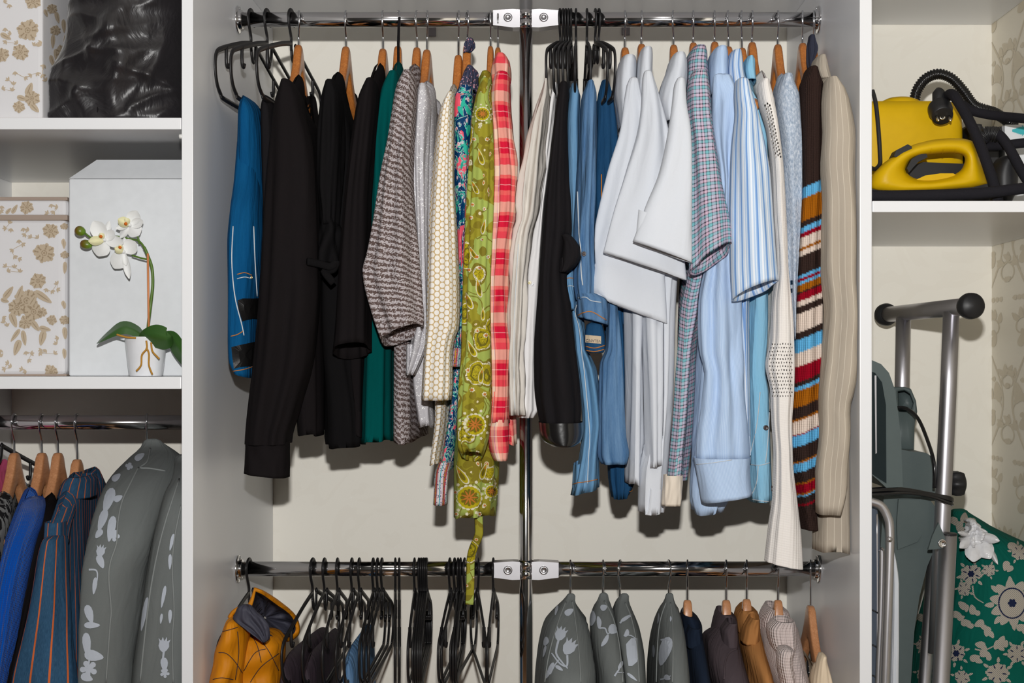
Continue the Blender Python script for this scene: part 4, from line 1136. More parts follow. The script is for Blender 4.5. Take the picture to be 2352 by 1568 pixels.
# grey melange cardigan
wood_hanger(1786, 102, ROD_UP, 'wooden hanger of the grey melange cardigan', None, yaw=-1, hyaw=-2)
g = G('grey_cardigan', 'grey blue melange knit cardigan', 'cardigan', 1788)
body('trunk', [(230, 1790, 1836), (400, 1800, 1842), (620, 1804, 1834), (880, 1808, 1828)], 2.15, 2.46, M['grey_melange'], g, hx=HX(1794), rise=.06, nk=.4, dip=.03, side=-1, seed=331, fold=.004, own=(1788, 'up'))
gm = hang('sleeve', [(178, 1798, 1813), (190, 1790, 1819), (222, 1783, 1834), (270, 1786, 1839), (320, 1792, 1843), (400, 1798, 1841), (480, 1802, 1839), (620, 1805, 1830), (780, 1812, 1823)], 2.12, .034, M['grey_melange'], g, seed=332, fold=.005, freqs=(3, 5))
for (x, y) in ((1821, 648), (1815, 668), (1819, 775)):
    q = on_front(gm, [(x - 5, y - 4), (x + 6, y - 6), (x + 6, y + 4), (x - 5, y + 6)], .0008)
    if all(z is not None for z in q):
        bm = bmesh.new(); bm.faces.new([bm.verts.new(z) for z in q]); bm_obj('knitted_block', bm, M['navy_denim'], g)

# brown multicoloured striped cardigan
wood_hanger(1843, 99, ROD_UP, 'wooden hanger of the brown striped cardigan', None, yaw=-1, hyaw=-8)
g = G('striped_cardigan', 'brown knitted cardigan with blue, red, cream and ochre stripes', 'cardigan', 1852)
BRN, LBL, OCH, DRD, CRE = rgb(52, 38, 34), rgb(98, 178, 226), rgb(160, 92, 14), rgb(146, 8, 32), rgb(226, 208, 194)
STR = [(426, BRN), (450, LBL), (502, OCH), (515, BRN), (527, LBL), (538, DRD), (560, CRE), (567, OCH), (579, CRE), (622, BRN), (629, LBL), (636, DRD), (643, LBL), (659, OCH), (663, BRN), (680, DRD), (692, CRE), (708, BRN), (750, CRE), (766, BRN), (796, LBL), (827, CRE), (862, DRD), (872, BRN), (881, LBL), (918, OCH), (944, BRN), (949, OCH), (979, CRE), (982, DRD), (1007, LBL), (1041, BRN), (1046, OCH), (1066, LBL), (1092, BRN), (1096, OCH), (1117, DRD), (1121, OCH), (1125, LBL), (1142, BRN), (1147, DRD), (1400, BRN)]
def stripes_at(dep, xref, slope, shift=0):
    def f(x, y, z):
        py = CY + (CAMZ - z) * F / dep + slope * ((x * F / dep + CX) - xref) + shift
        for lim, c in STR:
            if py < lim: return c
        return BRN
    return f
hang('trunk', [(230, 1850, 1890), (330, 1850, 1888), (420, 1852, 1895), (500, 1856, 1894), (640, 1856, 1890), (720, 1850, 1903), (790, 1850, 1895), (835, 1850, 1885), (1000, 1840, 1880), (1200, 1845, 1876)], 2.16, .04, M['stripe_knit'], g, n=48, m=260, seed=341, fold=.002, colfn=stripes_at(2.16, 1880, .1, -75))
hang('sleeve', [(163, 1856, 1868), (176, 1846, 1878), (200, 1838, 1888), (240, 1838, 1892), (300, 1840, 1887), (380, 1841, 1888), (440, 1840, 1888), (500, 1837, 1887), (650, 1829, 1886), (740, 1825, 1885), (860, 1821, 1886), (940, 1814, 1884), (1010, 1811, 1882), (1075, 1817, 1878), (1110, 1825, 1875), (1150, 1829, 1873), (1212, 1838, 1876)],
     2.10, .036, M['stripe_knit'], g, n=56, m=340, seed=342, fold=.003, freqs=(3, 6), colfn=stripes_at(2.10, 1862, .42), lip=.006)

# beige pinstripe blazer against the divider
wood_hanger(1869, 112, ROD_UP, 'wooden hanger of the beige blazer beside divider', None, yaw=0, hyaw=-10, sy=.72, sx=.8)
g = G('pinstripe_blazer', 'beige pinstripe blazer hanging against the white divider', 'blazer', 1870)
CL = (-9, XR - .002)
body('trunk', [(225, 1898, 1940), (500, 1900, 1950), (800, 1890, 1960), (1000, 1870, 1962), (1268, 1862, 1972)], 2.05, 2.42, M['beige_pin'], g, hx=HX(1868), rise=.06, nk=.35, dip=.02, side=-1, seed=351, fold=.003, clamp=CL, freqs=(3, 5), hem=.01, own=(1872, 'up'))
hang('sleeve', [(186, 1900, 1914), (196, 1895, 1925), (215, 1892, 1943), (240, 1890, 1951), (290, 1887, 1959), (420, 1890, 1968), (590, 1892, 1974), (720, 1898, 1975), (800, 1893, 1973), (880, 1886, 1968), (940, 1884, 1952), (1010, 1882, 1949), (1100, 1876, 1946), (1178, 1876, 1928)], 2.045, .034, M['beige_pin'], g, seed=352, fold=.003, freqs=(3, 5), clamp=CL, wrk=.002)
collar('collar', [(137, 1870, 1891), (146, 1867, 1894), (165, 1864, 1900), (190, 1872, 1905)], 2.18, .04, M['beige_pin'], g, 353, clamp=CL)
o = hang('draped_cloth', [(84, 1860, 1868), (96, 1856, 1873), (115, 1853, 1877), (140, 1853, 1868), (160, 1856, 1864)], 2.25, .014, M['dark_blue_cloth'], None, seed=354, fold=.002, m=16, clamp=CL)
tag(o, 'dark slate cloth draped over hanger neck of the blazer', 'cloth')
# ---------------------------------------------------------------- flat prints lying on cloth or card
def leaf_px(cx, cy, l, w, a, k=14):
    out = []
    for i in range(k):
        t = 2 * math.pi * i / k
        x, y = math.cos(t) * l, math.sin(t) * w * (1 - .35 * math.cos(t))
        out.append((cx + x * math.cos(a) - y * math.sin(a), cy + x * math.sin(a) + y * math.cos(a)))
    return out
def tulip_px(cx, cy, s, a):
    pts = [(-.1, 1.0), (-.45, .75), (-.7, .2), (-.62, -.35), (-.8, -.85), (-.42, -.5), (-.22, -1.05), (.02, -.5), (.3, -1.1), (.4, -.5), (.8, -.8), (.66, -.3), (.72, .2), (.45, .72), (.1, 1.0)]
    return [(cx + s * (x * math.cos(a) - y * math.sin(a)), cy + s * (x * math.sin(a) + y * math.cos(a))) for x, y in pts]
def stem_px(pts, w):
    P = smooth_path([Vector((x, y, 0)) for x, y in pts], 5)
    L, R = [], []
    for i, p in enumerate(P):
        t = (P[min(i + 1, len(P) - 1)] - P[max(i - 1, 0)]).normalized()
        n = Vector((-t.y, t.x, 0)) * w * (1 - .5 * i / len(P))
        L.append(((p + n).x, (p + n).y)); R.append(((p - n).x, (p - n).y))
    return L + R[::-1]
def daisy_px(cx, cy, r, n=6, a=0, inner=.45):
    out = []
    for i in range(n * 6):
        t = 2 * math.pi * i / (n * 6)
        rr = r * (inner + (1 - inner) * abs(math.cos(n * t / 2)) ** .6)
        out.append((cx + rr * math.cos(t + a), cy + rr * math.sin(t + a)))
    return out
def print_on(obj, shapes, mat, name='leaf_print', off=.0012, strips=()):
    """shapes of a print, laid on the surface they are seen on"""
    bm = bmesh.new()
    bvh = bvh_of(obj)
    lift = [off]
    def cast(px, py):
        dr = (W(px, py, 1.0) - Vector((0, 0, CAMZ))).normalized()
        h = bvh.ray_cast(Vector((0, 0, CAMZ)), dr)
        if h[0] is None: return None
        nn = h[1] if h[1].dot(dr) < 0 else -h[1]
        return h[0] + nn * lift[0]
    for sh in shapes:
        lift[0] += 4e-6
        cx = sum(p[0] for p in sh) / len(sh); cy = sum(p[1] for p in sh) / len(sh)
        c = cast(cx, cy)
        if c is None: continue
        rings = []
        for f in (.5, 1.0):
            ring = []
            for (x, y) in sh:
                g, q = f, None
                while q is None and g > .05:
                    q = cast(cx + (x - cx) * g, cy + (y - cy) * g); g *= .8
                if q is None or (q - c).length > .09: q = c
                ring.append(bm.verts.new(q))
            rings.append(ring)
        vc = bm.verts.new(c); n = len(sh)
        for i in range(n):
            j = (i + 1) % n
            try:
                bm.faces.new((vc, rings[0][i], rings[0][j])); bm.faces.new((rings[0][i], rings[1][i], rings[1][j], rings[0][j]))
            except ValueError: pass
    for st, w in strips:
        L = stem_px(st, w); n = len(L) // 2
        A = [cast(*p) for p in L[:n]]; B = [cast(*p) for p in L[n:][::-1]]
        for i in range(n - 1):
            q = (A[i], A[i + 1], B[i + 1], B[i])
            if all(z is not None for z in q) and max((q[0] - z).length for z in q) < .06:
                bm.faces.new([bm.verts.new(z) for z in q])
    o = bm_obj(name, bm, mat, obj)
    o['kind'] = 'stuff'
    return o

def densify(sh, k=4):
    return [(sh[i][0] + (sh[(i + 1) % len(sh)][0] - sh[i][0]) * j / k, sh[i][1] + (sh[(i + 1) % len(sh)][1] - sh[i][1]) * j / k) for i in range(len(sh)) for j in range(k)]
for i, sh in enumerate(PATCHES[1]):
    sh = densify(sh)
    o = print_on(PATCHES[0], [sh], M['black_leather'], 'leather_patch', .003); o['label'] = 'shiny black leather patch'; del o['kind']
tgm = print_on(TAG[1], [[(1346, 769), (1354, 769.5), (1363, 770.5), (1372, 771), (1380, 772), (1380, 780), (1380, 789), (1372, 788.5), (1363, 788), (1354, 787), (1346, 786), (1346, 778)]], M['tag_cloth'], 'name_tag', .0012)
tgm['label'] = 'cream woven name tag'; del tgm['kind']
# paisley on the olive dress and bold patches on the navy blouse
M['pz_white'] = plastic('cream_paisley_line', rgb(214, 208, 180), .8, .1)
M['pz_yellow'] = plastic('yellow_paisley', rgb(176, 160, 24), .8, .1)
M['pz_olive'] = plastic('dark_olive_paisley', rgb(112, 100, 26), .8, .1)
M['pz_rust'] = plastic('rust_paisley', rgb(184, 112, 48), .8, .1)
def drop_px(x, y, l, w, a):
    out = []
    for i in range(22):
        t = 2 * math.pi * i / 22
        r = math.sin(t / 2) ** 1.3
        u, v = -math.cos(t) * l, math.sin(t) * r * w
        u2 = u; v2 = v + .35 * w * ((u / l + 1) / 2) ** 2 * -1
        out.append((x + u2 * math.cos(a) - v2 * math.sin(a), y + u2 * math.sin(a) + v2 * math.cos(a)))
    return out
def paisley(obj, meds, drops, rosettes):
    Wt, Ye, Ol, Ru = [], [], [], []
    for x, y, r in meds:
        Wt.append(daisy_px(x, y, r, 16, .1, .88)); Ye.append(daisy_px(x, y, r * .86, 16, .3, .94)); Ol.append(daisy_px(x, y, r * .66, 12, 0, .8))
        for k in range(11):
            t = k * .571; Wt.append(daisy_px(x + r * 1.28 * math.cos(t), y + r * 1.28 * math.sin(t), r * .13, 5, 0, .7))
        for k in range(9):
            t = k * .698; Ru.append(leaf_px(x + r * .33 * math.cos(t), y + r * .33 * math.sin(t), r * .28, r * .06, t))
    for x, y, l, w, a in drops:
        Wt.append(drop_px(x, y, l, w, a)); Ye.append(drop_px(x, y, l * .86, w * .78, a)); Ol.append(drop_px(x, y, l * .6, w * .5, a)); Ru.append(leaf_px(x - l * .3 * math.cos(a), y - l * .3 * math.sin(a), l * .2, w * .16, a))
    for x, y, r in rosettes:
        Wt.append(daisy_px(x, y, r, 6, .2, .6)); Ru.append(daisy_px(x, y, r * .55, 6, 0, .6))
    for lst, m, off in ((Wt, 'pz_white', .0006), (Ye, 'pz_yellow', .0010), (Ol, 'pz_olive', .0014), (Ru, 'pz_rust', .0018)):
        if lst: print_on(obj, lst, M[m], 'paisley_print', off)
ol = {o.name.split('.')[0]: o for o in bpy.data.objects if o.parent and o.parent.name == 'paisley_dress'}
paisley(ol['trunk'], [(1078, 1142, 30), (1128, 1128, 16)], [(1060, 1090, 26, 12, 1.1), (1110, 1080, 22, 10, 2.0), (1040, 1170, 16, 8, .9)], [(1048, 1130, 5), (1100, 1180, 6), (1112, 1160, 5), (1050, 1180, 5), (1036, 1110, 5)])
paisley(ol['sleeve'], [(1090, 975, 27), (1108, 262, 17)], [(1098, 660, 24, 9, 1.45), (1076, 690, 22, 10, 1.3), (1103, 360, 20, 8, 1.4), (1110, 520, 18, 8, 1.9), (1085, 580, 18, 8, 1.1), (1104, 860, 20, 9, 1.8), (1082, 800, 22, 10, 1.2), (1108, 720, 16, 7, 1.7), (1090, 430, 18, 8, 1.2)],
        [(1082, 500, 5), (1095, 590, 6), (1100, 615, 5), (1112, 480, 5), (1086, 470, 5), (1115, 770, 6), (1075, 850, 6), (1085, 895, 6), (1112, 905, 6), (1096, 1040, 6), (1078, 620, 5), (1118, 320, 5), (1090, 320, 5), (1120, 590, 5), (1106, 550, 4), (1096, 760, 5)])
nv = {o.name.split('.')[0]: o for o in bpy.data.objects if o.parent and o.parent.name == 'printed_blouse'}
M['nv_pink'] = plastic('coral_print', rgb(236, 92, 112), .8, .1)
M['nv_teal'] = plastic('turquoise_print', rgb(50, 178, 156), .8, .1)
M['nv_navy'] = plastic('navy_print', rgb(0, 56, 100), .8, .1)
print_on(nv['sleeve'], [[(1052, 528), (1057, 520), (1065, 516), (1066, 634), (1053, 634)], [(1041, 270), (1042, 235), (1050, 214), (1058, 214), (1057, 250), (1048, 268)]], M['nv_pink'], 'coral_patch', .001)
print_on(nv['sleeve'], [[(1058, 640), (1066, 640), (1065, 720), (1060, 720)], [(1062, 290), (1080, 262), (1080, 330), (1068, 330)], [(1050, 470), (1066, 466), (1066, 512), (1052, 520)]], M['nv_navy'], 'navy_patch', .001)
print_on(nv['sleeve'], [drop_px(1064, 232, 14, 6, 1.9), drop_px(1072, 250, 16, 6, 1.3), leaf_px(1058, 255, 12, 4, 1.2), leaf_px(1074, 300, 14, 4, 1.7), leaf_px(1070, 345, 12, 4, 1.4), leaf_px(1060, 380, 9, 3, 1.8), leaf_px(1050, 480, 4, 10, 0)], M['nv_teal'], 'turquoise_leaf', .0014)

# ================================================================ lower rail, left of the pole
M['mustard'] = cloth('mustard_quilted_nylon', rgb(196, 122, 4), .6, wr=.5, wv=.05, var=.1, spec=.25)
M['dark_lining'] = cloth('slate_lining', rgb(58, 58, 70), .6, wr=.7, var=.15, spec=.25)
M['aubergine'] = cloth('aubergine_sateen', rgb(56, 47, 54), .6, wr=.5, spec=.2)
plastic_hanger(572, ROD_LO, 'black plastic hanger inside the mustard jacket', None, -4)
g = G('mustard_jacket', 'mustard quilted hooded jacket with dark slate lining', 'jacket', 572, ROD_LO)
jb = hang('front_panel', [(1458, 540, 640), (1470, 534, 652), (1500, 528, 655), (1568, 520, 640), (1700, 515, 640), (1950, 515, 640)], 2.17, .06, M['mustard'], g, seed=401, fold=.004, freqs=(3, 5), wrk=.004, clamp=(XL + .002, 9))
js = hang('sleeve', [(1420, 530, 556), (1438, 516, 566), (1455, 512, 570), (1500, 499, 566), (1568, 484, 556), (1700, 478, 545), (1900, 480, 540)], 2.115, .05, M['mustard'], g, seed=402, fold=.004, freqs=(3, 5), wrk=.004, clamp=(XL + .002, 9))
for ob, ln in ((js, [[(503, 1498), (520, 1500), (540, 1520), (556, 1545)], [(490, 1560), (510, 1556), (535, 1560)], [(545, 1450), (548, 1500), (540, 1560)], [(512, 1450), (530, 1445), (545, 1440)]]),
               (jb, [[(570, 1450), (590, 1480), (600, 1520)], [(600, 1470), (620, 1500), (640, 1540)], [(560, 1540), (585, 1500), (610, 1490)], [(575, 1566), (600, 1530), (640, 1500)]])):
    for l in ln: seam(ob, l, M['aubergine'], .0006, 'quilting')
rim = [(587, 1357), (603, 1364), (618, 1374), (640, 1390), (656, 1401), (670, 1414), (678, 1430), (679, 1450), (664, 1464), (643, 1466), (620, 1461), (612, 1472), (597, 1455), (570, 1438), (550, 1421), (533, 1418), (541, 1405), (555, 1397), (571, 1400), (580, 1385)]
def hood(parent):
    cx = sum(p[0] for p in rim) / len(rim); cy = sum(p[1] for p in rim) / len(rim)
    k = 4
    R = [(p.x, p.y) for p in smooth_path([Vector((a, b, 0)) for a, b in rim + rim[:1]], k)[:-1]]
    def ring(f, off, d, shift=(0, 0)):
        out = []
        for x, y in R:
            dx, dy = x - cx, y - cy; l = math.hypot(dx, dy)
            s = f + off / l
            qx = cx + dx * s + shift[0]
            out.append(tuple(W(qx, cy + dy * s + shift[1], d + .12 * min(1, max(0, (qx - 600) / 80)))))
        return out
    outer = [ring(1, -1, 2.105), ring(1, 5, 2.10), ring(1, 9, 2.11), ring(1, 10, 2.125), ring(1, 7, 2.14), ring(.92, 4, 2.165), ring(.75, 0, 2.19), ring(.4, 0, 2.205), ring(.05, 0, 2.21)]
    grid_obj('hood', np.array(outer), M['mustard'], parent)
    inner = [ring(1, -1, 2.105), ring(.97, -2, 2.115), ring(.93, -2, 2.13), ring(.85, -2, 2.15), ring(.6, 0, 2.18), ring(.05, 0, 2.195)]
    V = np.array(inner); rnd = np.random.RandomState(3)
    V[2:5, :, 1] += np.sin(np.arange(V.shape[1]) * .8)[None, :] * .005
    grid_obj('lining', V, M['dark_lining'], parent)
    hang('collar_fold', [(1396, 552, 574), (1405, 541, 590), (1420, 534, 606), (1440, 560, 616), (1462, 592, 618), (1472, 606, 614)], 2.085, .012, M['dark_lining'], parent, seed=405, fold=.003, m=20)
hood(g)
LH = 'empty black hangers on the lower rail'
ll = [(718, -6, 'black plastic hanger carrying the dark aubergine trousers'), (745, -2, 'black plastic hanger carrying the second aubergine trousers'),
      (775, 1, 'black plastic hanger standing open between aubergine trousers and small blue jeans'), (808, 0, 'black plastic hanger leaning against small blue jeans'), (825, 0, 'black plastic hanger carrying the small blue jeans')]
ll += [(x, 0, 'empty black plastic hanger in the loose group beside small blue jeans') for x in (857, 867, 877)]
ll += [(x, 6, 'empty black plastic hanger of the thin edge-on pair') for x in (908, 917)]
ll += [(x, 2, 'empty black plastic hanger in the tight pack of six') for x in (952, 962, 967, 972, 976, 980)]
ll += [(x, y, 'empty black plastic hanger in the spread group of five behind the dangling belt') for x, y in ((1033, -2), (1044, -3), (1052, 1), (1058, 1), (1067, -4))]
ll += [(1098, 7, 'empty black plastic hanger crossing another one beside the lower clamp'), (1133, -1, 'empty black plastic hanger hung right against the lower clamp')]
for px, yaw, lab in ll: plastic_hanger(px, ROD_LO, lab, LH if lab.startswith('empty') else None, yaw)
g = G('aubergine_trousers', 'dark aubergine trousers folded beside the mustard jacket', 'trousers', 718, ROD_LO)
body('leg', [(1502, 644, 662), (1516, 636, 674), (1568, 630, 682), (1800, 626, 684), (1950, 626, 684)], 2.16, 2.46, M['aubergine'], g, flat=True, hx=HX(728), fold=.004, seed=411)
g = G('aubergine_trousers', 'dark aubergine trousers nearer to the small blue jeans', 'trousers', 745, ROD_LO)
body('leg', [(1502, 700, 718), (1515, 692, 726), (1568, 690, 728), (1900, 688, 730)], 2.17, 2.46, M['aubergine'], g, flat=True, hx=HX(749), fold=.004, seed=413)
g = G('small_jeans', 'small blue jeans folded among empty black hangers', 'jeans', 825, ROD_LO)
body('leg', [(1490, 792, 808), (1502, 786, 818), (1568, 783, 824), (1900, 780, 826)], 2.17, 2.46, M['mid_denim'], g, flat=True, hx=HX(828), fold=.004, seed=415)

# ================================================================ lower rail, right of the pole: grey covers
M['cover'] = cloth('grey_garment_cover', rgb(106, 110, 109), .9, wr=.25, var=.05)
M['cover_print'] = cloth('pale_leaf_print', rgb(176, 182, 192), .8, wr=0, wv=.02, var=.02)
M['piping'] = cloth('grey_piping', rgb(128, 132, 131), .8, wr=0, var=.03)
def cover_rows(rows, last=2150):
    out = []
    for r in rows: out.append((r[0], r[1], r[2], 2.30, r[3]))
    a = rows[-1]
    out.append((1800, a[1] - 2, a[2] + 2, 2.30, .215)); out.append((last, a[1] - 2, a[2] + 2, 2.30, .215))
    return out
def cover(px, rows, label, seed, seams=(), prints=(), strips=()):
    g = G('garment_cover', label, 'garment cover', px, ROD_LO)
    c = hang('cover_bag', cover_rows(rows), 2.3, .2, M['cover'], g, n=72, m=80, seed=seed, fold=.0035, freqs=(3, 5, 7), p=2.5, lim=between(px, 'low'))
    for s in seams: seam(c, s, M['piping'], .0012, 'piping', off=.0004)
    print_on(c, list(prints), M['cover_print'], strips=strips)
    return g, c
CV = 'wooden hanger inside the grey cover '
wood_hanger(1310, 1376, ROD_LO, CV + 'printed with two tulips', None, 'wood_square', sy=.62)
cover(1310, [(1368, 1306, 1317, .006), (1378, 1294, 1321, .02), (1407, 1267, 1336, .06), (1432, 1250, 1353, .10), (1474, 1240, 1367, .16), (1501, 1236, 1376, .19), (1568, 1231, 1379, .21)],
      'grey garment cover printed with two white tulips', 421, [[(1314, 1380), (1322, 1430), (1330, 1500), (1334, 1566)], [(1300, 1382), (1282, 1430), (1262, 1500), (1252, 1566)]],
      [tulip_px(1288, 1456, 17, .35), tulip_px(1308, 1486, 20, .5), leaf_px(1307, 1406, 11, 7, -.6), leaf_px(1279, 1402, 12, 3, 1.8), leaf_px(1256, 1473, 6, 10, .2), leaf_px(1252, 1496, 14, 3, 1.8), leaf_px(1264, 1540, 20, 5, 2.0), leaf_px(1285, 1535, 10, 4, .6)],
      [([(1283, 1472), (1278, 1500), (1290, 1520), (1304, 1536)], 2.5), ([(1303, 1505), (1302, 1530), (1286, 1524), (1268, 1500)], 2.5), ([(1265, 1548), (1274, 1530), (1284, 1516)], 2)])
wood_hanger(1385, 1376, ROD_LO, CV + 'printed with a forked bud', None, 'wood_square', sy=.62)
cover(1385, [(1366, 1381, 1392, .006), (1378, 1372, 1399, .02), (1401, 1361, 1412, .06), (1432, 1355, 1424, .11), (1474, 1358, 1434, .16), (1501, 1362, 1438, .19), (1568, 1364, 1440, .21)],
      'grey garment cover printed with a forked white bud', 423, [[(1388, 1380), (1408, 1420), (1422, 1480), (1430, 1566)]],
      [leaf_px(1387, 1396, 8, 7, -.4), leaf_px(1409, 1446, 12, 11, .2), leaf_px(1363, 1420, 7, 17, .1), leaf_px(1377, 1430, 5, 14, -.1), leaf_px(1391, 1472, 5, 15, .5), leaf_px(1425, 1528, 4, 10, .4)],
      [([(1378, 1443), (1390, 1444), (1396, 1456), (1408, 1448)], 2), ([(1412, 1553), (1420, 1540), (1430, 1520)], 2), ([(1418, 1545), (1432, 1545)], 1.2)])
wood_hanger(1424, 1376, ROD_LO, CV + 'printed with one large square blossom', None, 'wood_square', hyaw=-16, sy=.62)
cover(1424, [(1368, 1428, 1440, .006), (1378, 1416, 1444, .02), (1395, 1410, 1450, .05), (1439, 1402, 1467, .12), (1497, 1402, 1476, .18), (1568, 1402, 1478, .21)],
      'grey garment cover printed with one large white blossom', 425, [[(1436, 1384), (1450, 1420), (1462, 1480), (1468, 1566)]],
      [[(1438, 1480), (1450, 1466), (1462, 1466), (1465, 1505), (1463, 1520), (1452, 1530), (1444, 1530), (1440, 1505)], leaf_px(1438, 1420, 14, 4, -.6), leaf_px(1440, 1455, 5, 9, .3), leaf_px(1452, 1555, 14, 3, .7)],
      [([(1425, 1432), (1432, 1424), (1448, 1416)], 2), ([(1433, 1460), (1448, 1460), (1460, 1468)], 1.5)])
wood_hanger(1536, 1377, ROD_LO, CV + 'printed with a drooping leaf', None, 'wood_square', hyaw=8, sy=.62)
cover(1536, [(1366, 1533, 1543, .006), (1380, 1526, 1549, .02), (1400, 1516, 1560, .05), (1440, 1507, 1567, .12), (1500, 1499, 1570, .18), (1568, 1495, 1572, .21)],
      'slim grey garment cover printed with a drooping white leaf', 427, [[(1540, 1384), (1545, 1430), (1546, 1500), (1545, 1566)], [(1530, 1384), (1516, 1430), (1510, 1500), (1508, 1566)]],
      [leaf_px(1528, 1496, 34, 13, 1.85), leaf_px(1541, 1422, 2, 6, 0), leaf_px(1514, 1420, 2, 12, .1), leaf_px(1534, 1556, 8, 6, .5), leaf_px(1503, 1495, 3, 14, 0)],
      [([(1519, 1470), (1528, 1468), (1540, 1470)], 2), ([(1518, 1560), (1528, 1558), (1542, 1552)], 2)])

# ---------------- coats and knits right of the covers
M['navy_wool'] = cloth('navy_wool', rgb(26, 36, 52), .95, wr=.25)
M['plum'] = cloth('plum_jersey', rgb(78, 68, 72), .9, wr=.35)
M['suede'] = cloth('tan_suede', rgb(176, 122, 72), .95, wr=.3, var=.14, spec=.03)
M['pink_knit'] = ribknit('dusty_pink_cable_knit', rgb(216, 200, 195), .006, .7)
M['cream_jersey'] = cloth('cream_jersey', rgb(226, 206, 178), .8, wr=.25)
M['black_tag'] = cloth('black_tag', rgb(22, 22, 24), .7, wr=0)
HL = 'wooden hanger carrying the '
def coat(name, label, cat, px, py, rows, mat, seed, col, hyaw=0, front=None, sy=.46, hlabel='', p=2.5):
    wood_hanger(px, py, ROD_LO, HL + hlabel, None, 'wood_square', hyaw=hyaw, sy=sy)
    g = G(name, label, cat, px, ROD_LO)
    b = hang('trunk', cover_rows(rows), 2.3, .2, mat, g, n=64, m=70, seed=seed, fold=.004, freqs=(3, 5, 7), p=p, lim=between(px, 'low'))
    for i, (r, d, ry) in enumerate(col):
        hang('collar' if i == 0 else 'lapel', r, d, ry, mat, g, seed=seed + 1 + i, fold=.001, top_lip=True, m=14, lip=.004)
    return g, b
g, b = coat('navy_coat', 'navy blue wool coat beside a grey cover', 'coat', 1579, 1377,
     [(1440, 1576, 1608, .04), (1470, 1572, 1611, .10), (1516, 1571, 1614, .17), (1568, 1571, 1623, .20)], M['navy_wool'], 431,
     [([(1406, 1568, 1590), (1416, 1563, 1603), (1435, 1566, 1610), (1470, 1571, 1611)], 2.31, .05), ([(1438, 1582, 1610), (1455, 1575, 1611), (1482, 1574, 1610)], 2.25, .03)], hlabel='navy coat', hyaw=-6)
g, b = coat('plum_jacket', 'dark plum jersey jacket with soft collar', 'jacket', 1668, 1377,
     [(1445, 1640, 1690, .04), (1464, 1620, 1693, .08), (1491, 1614, 1696, .13), (1529, 1618, 1704, .18), (1568, 1628, 1714, .20)], M['plum'], 435,
     [([(1402, 1648, 1672), (1412, 1642, 1688), (1432, 1637, 1692), (1460, 1632, 1692)], 2.33, .05), ([(1426, 1668, 1691), (1445, 1656, 1693), (1488, 1660, 1695)], 2.25, .03)], hlabel='plum jacket', hyaw=-6)
seam(b, [(1692, 1490), (1675, 1500), (1666, 1520), (1664, 1560)], M['plum'], .0016, 'seam')
g, b = coat('suede_jacket', 'tan suede jacket between plum jacket and pink sweater', 'jacket', 1715, 1375,
     [(1440, 1700, 1742, .04), (1466, 1698, 1743, .10), (1512, 1704, 1750, .17), (1568, 1712, 1758, .20)], M['suede'], 439,
     [([(1393, 1704, 1728), (1402, 1692, 1738), (1420, 1688, 1742), (1450, 1692, 1743)], 2.33, .05), ([(1416, 1722, 1742), (1440, 1708, 1743), (1474, 1702, 1742)], 2.25, .03)], hlabel='tan suede jacket', hyaw=-6)
g, b = coat('cable_sweater', 'dusty pink cable-knit sweater with rolled neck', 'sweater', 1787, 1377,
     [(1436, 1765, 1828, .05), (1460, 1745, 1832, .09), (1500, 1746, 1834, .14), (1540, 1755, 1838, .18), (1568, 1764, 1850, .20)], M['pink_knit'], 443,
     [([(1390, 1762, 1790), (1400, 1752, 1808), (1425, 1743, 1814), (1460, 1744, 1810)], 2.34, .05), ([(1422, 1776, 1822), (1440, 1762, 1828), (1480, 1770, 1828), (1500, 1784, 1820)], 2.22, .035)], hlabel='pink cable-knit sweater', hyaw=-6)
hang('sleeve', [(1492, 1786, 1822), (1510, 1784, 1818), (1568, 1792, 1826), (1900, 1796, 1830)], 2.16, .03, M['pink_knit'], g, seed=447, fold=.002)
wood_hanger(1862, 1390, ROD_LO, 'broad wooden hanger showing its arms above a cream top', None, 'wood_square', yaw=0, hyaw=-12, sy=.85, sx=.9)
g = G('cream_top', 'cream jersey top with wide neck and black tag', 'top', 1862, ROD_LO)
b = body('trunk', [(1552, 1872, 1900), (1568, 1868, 1910), (1700, 1860, 1920), (1950, 1860, 1920)], 2.13, 2.44, M['cream_jersey'], g, hx=HX(1852), rise=.012, nk=.5, dip=.05, side=-1, seed=451, fold=.003, clamp=CL)
hang('strap', [(1504, 1884, 1894), (1512, 1878, 1897), (1540, 1872, 1905), (1568, 1868, 1912), (1650, 1866, 1916)], 2.115, .02, M['cream_jersey'], g, seed=452, fold=.001, m=20, clamp=CL)
p0 = W(1861, 1535, 2.33)
tg = box('neck_tag', p0.x - .006, p0.x + .006, 2.329, 2.331, p0.z - .014, p0.z + .014, M['black_tag'], g, bev=0); tg['label'] = 'black woven neck tag'
for dz in (.004, -.006):
    box('tag_mark', p0.x - .003, p0.x + .002, 2.3284, 2.3289, p0.z + dz - .0006, p0.z + dz + .0006, M['pale_thread'], tg, bev=0)

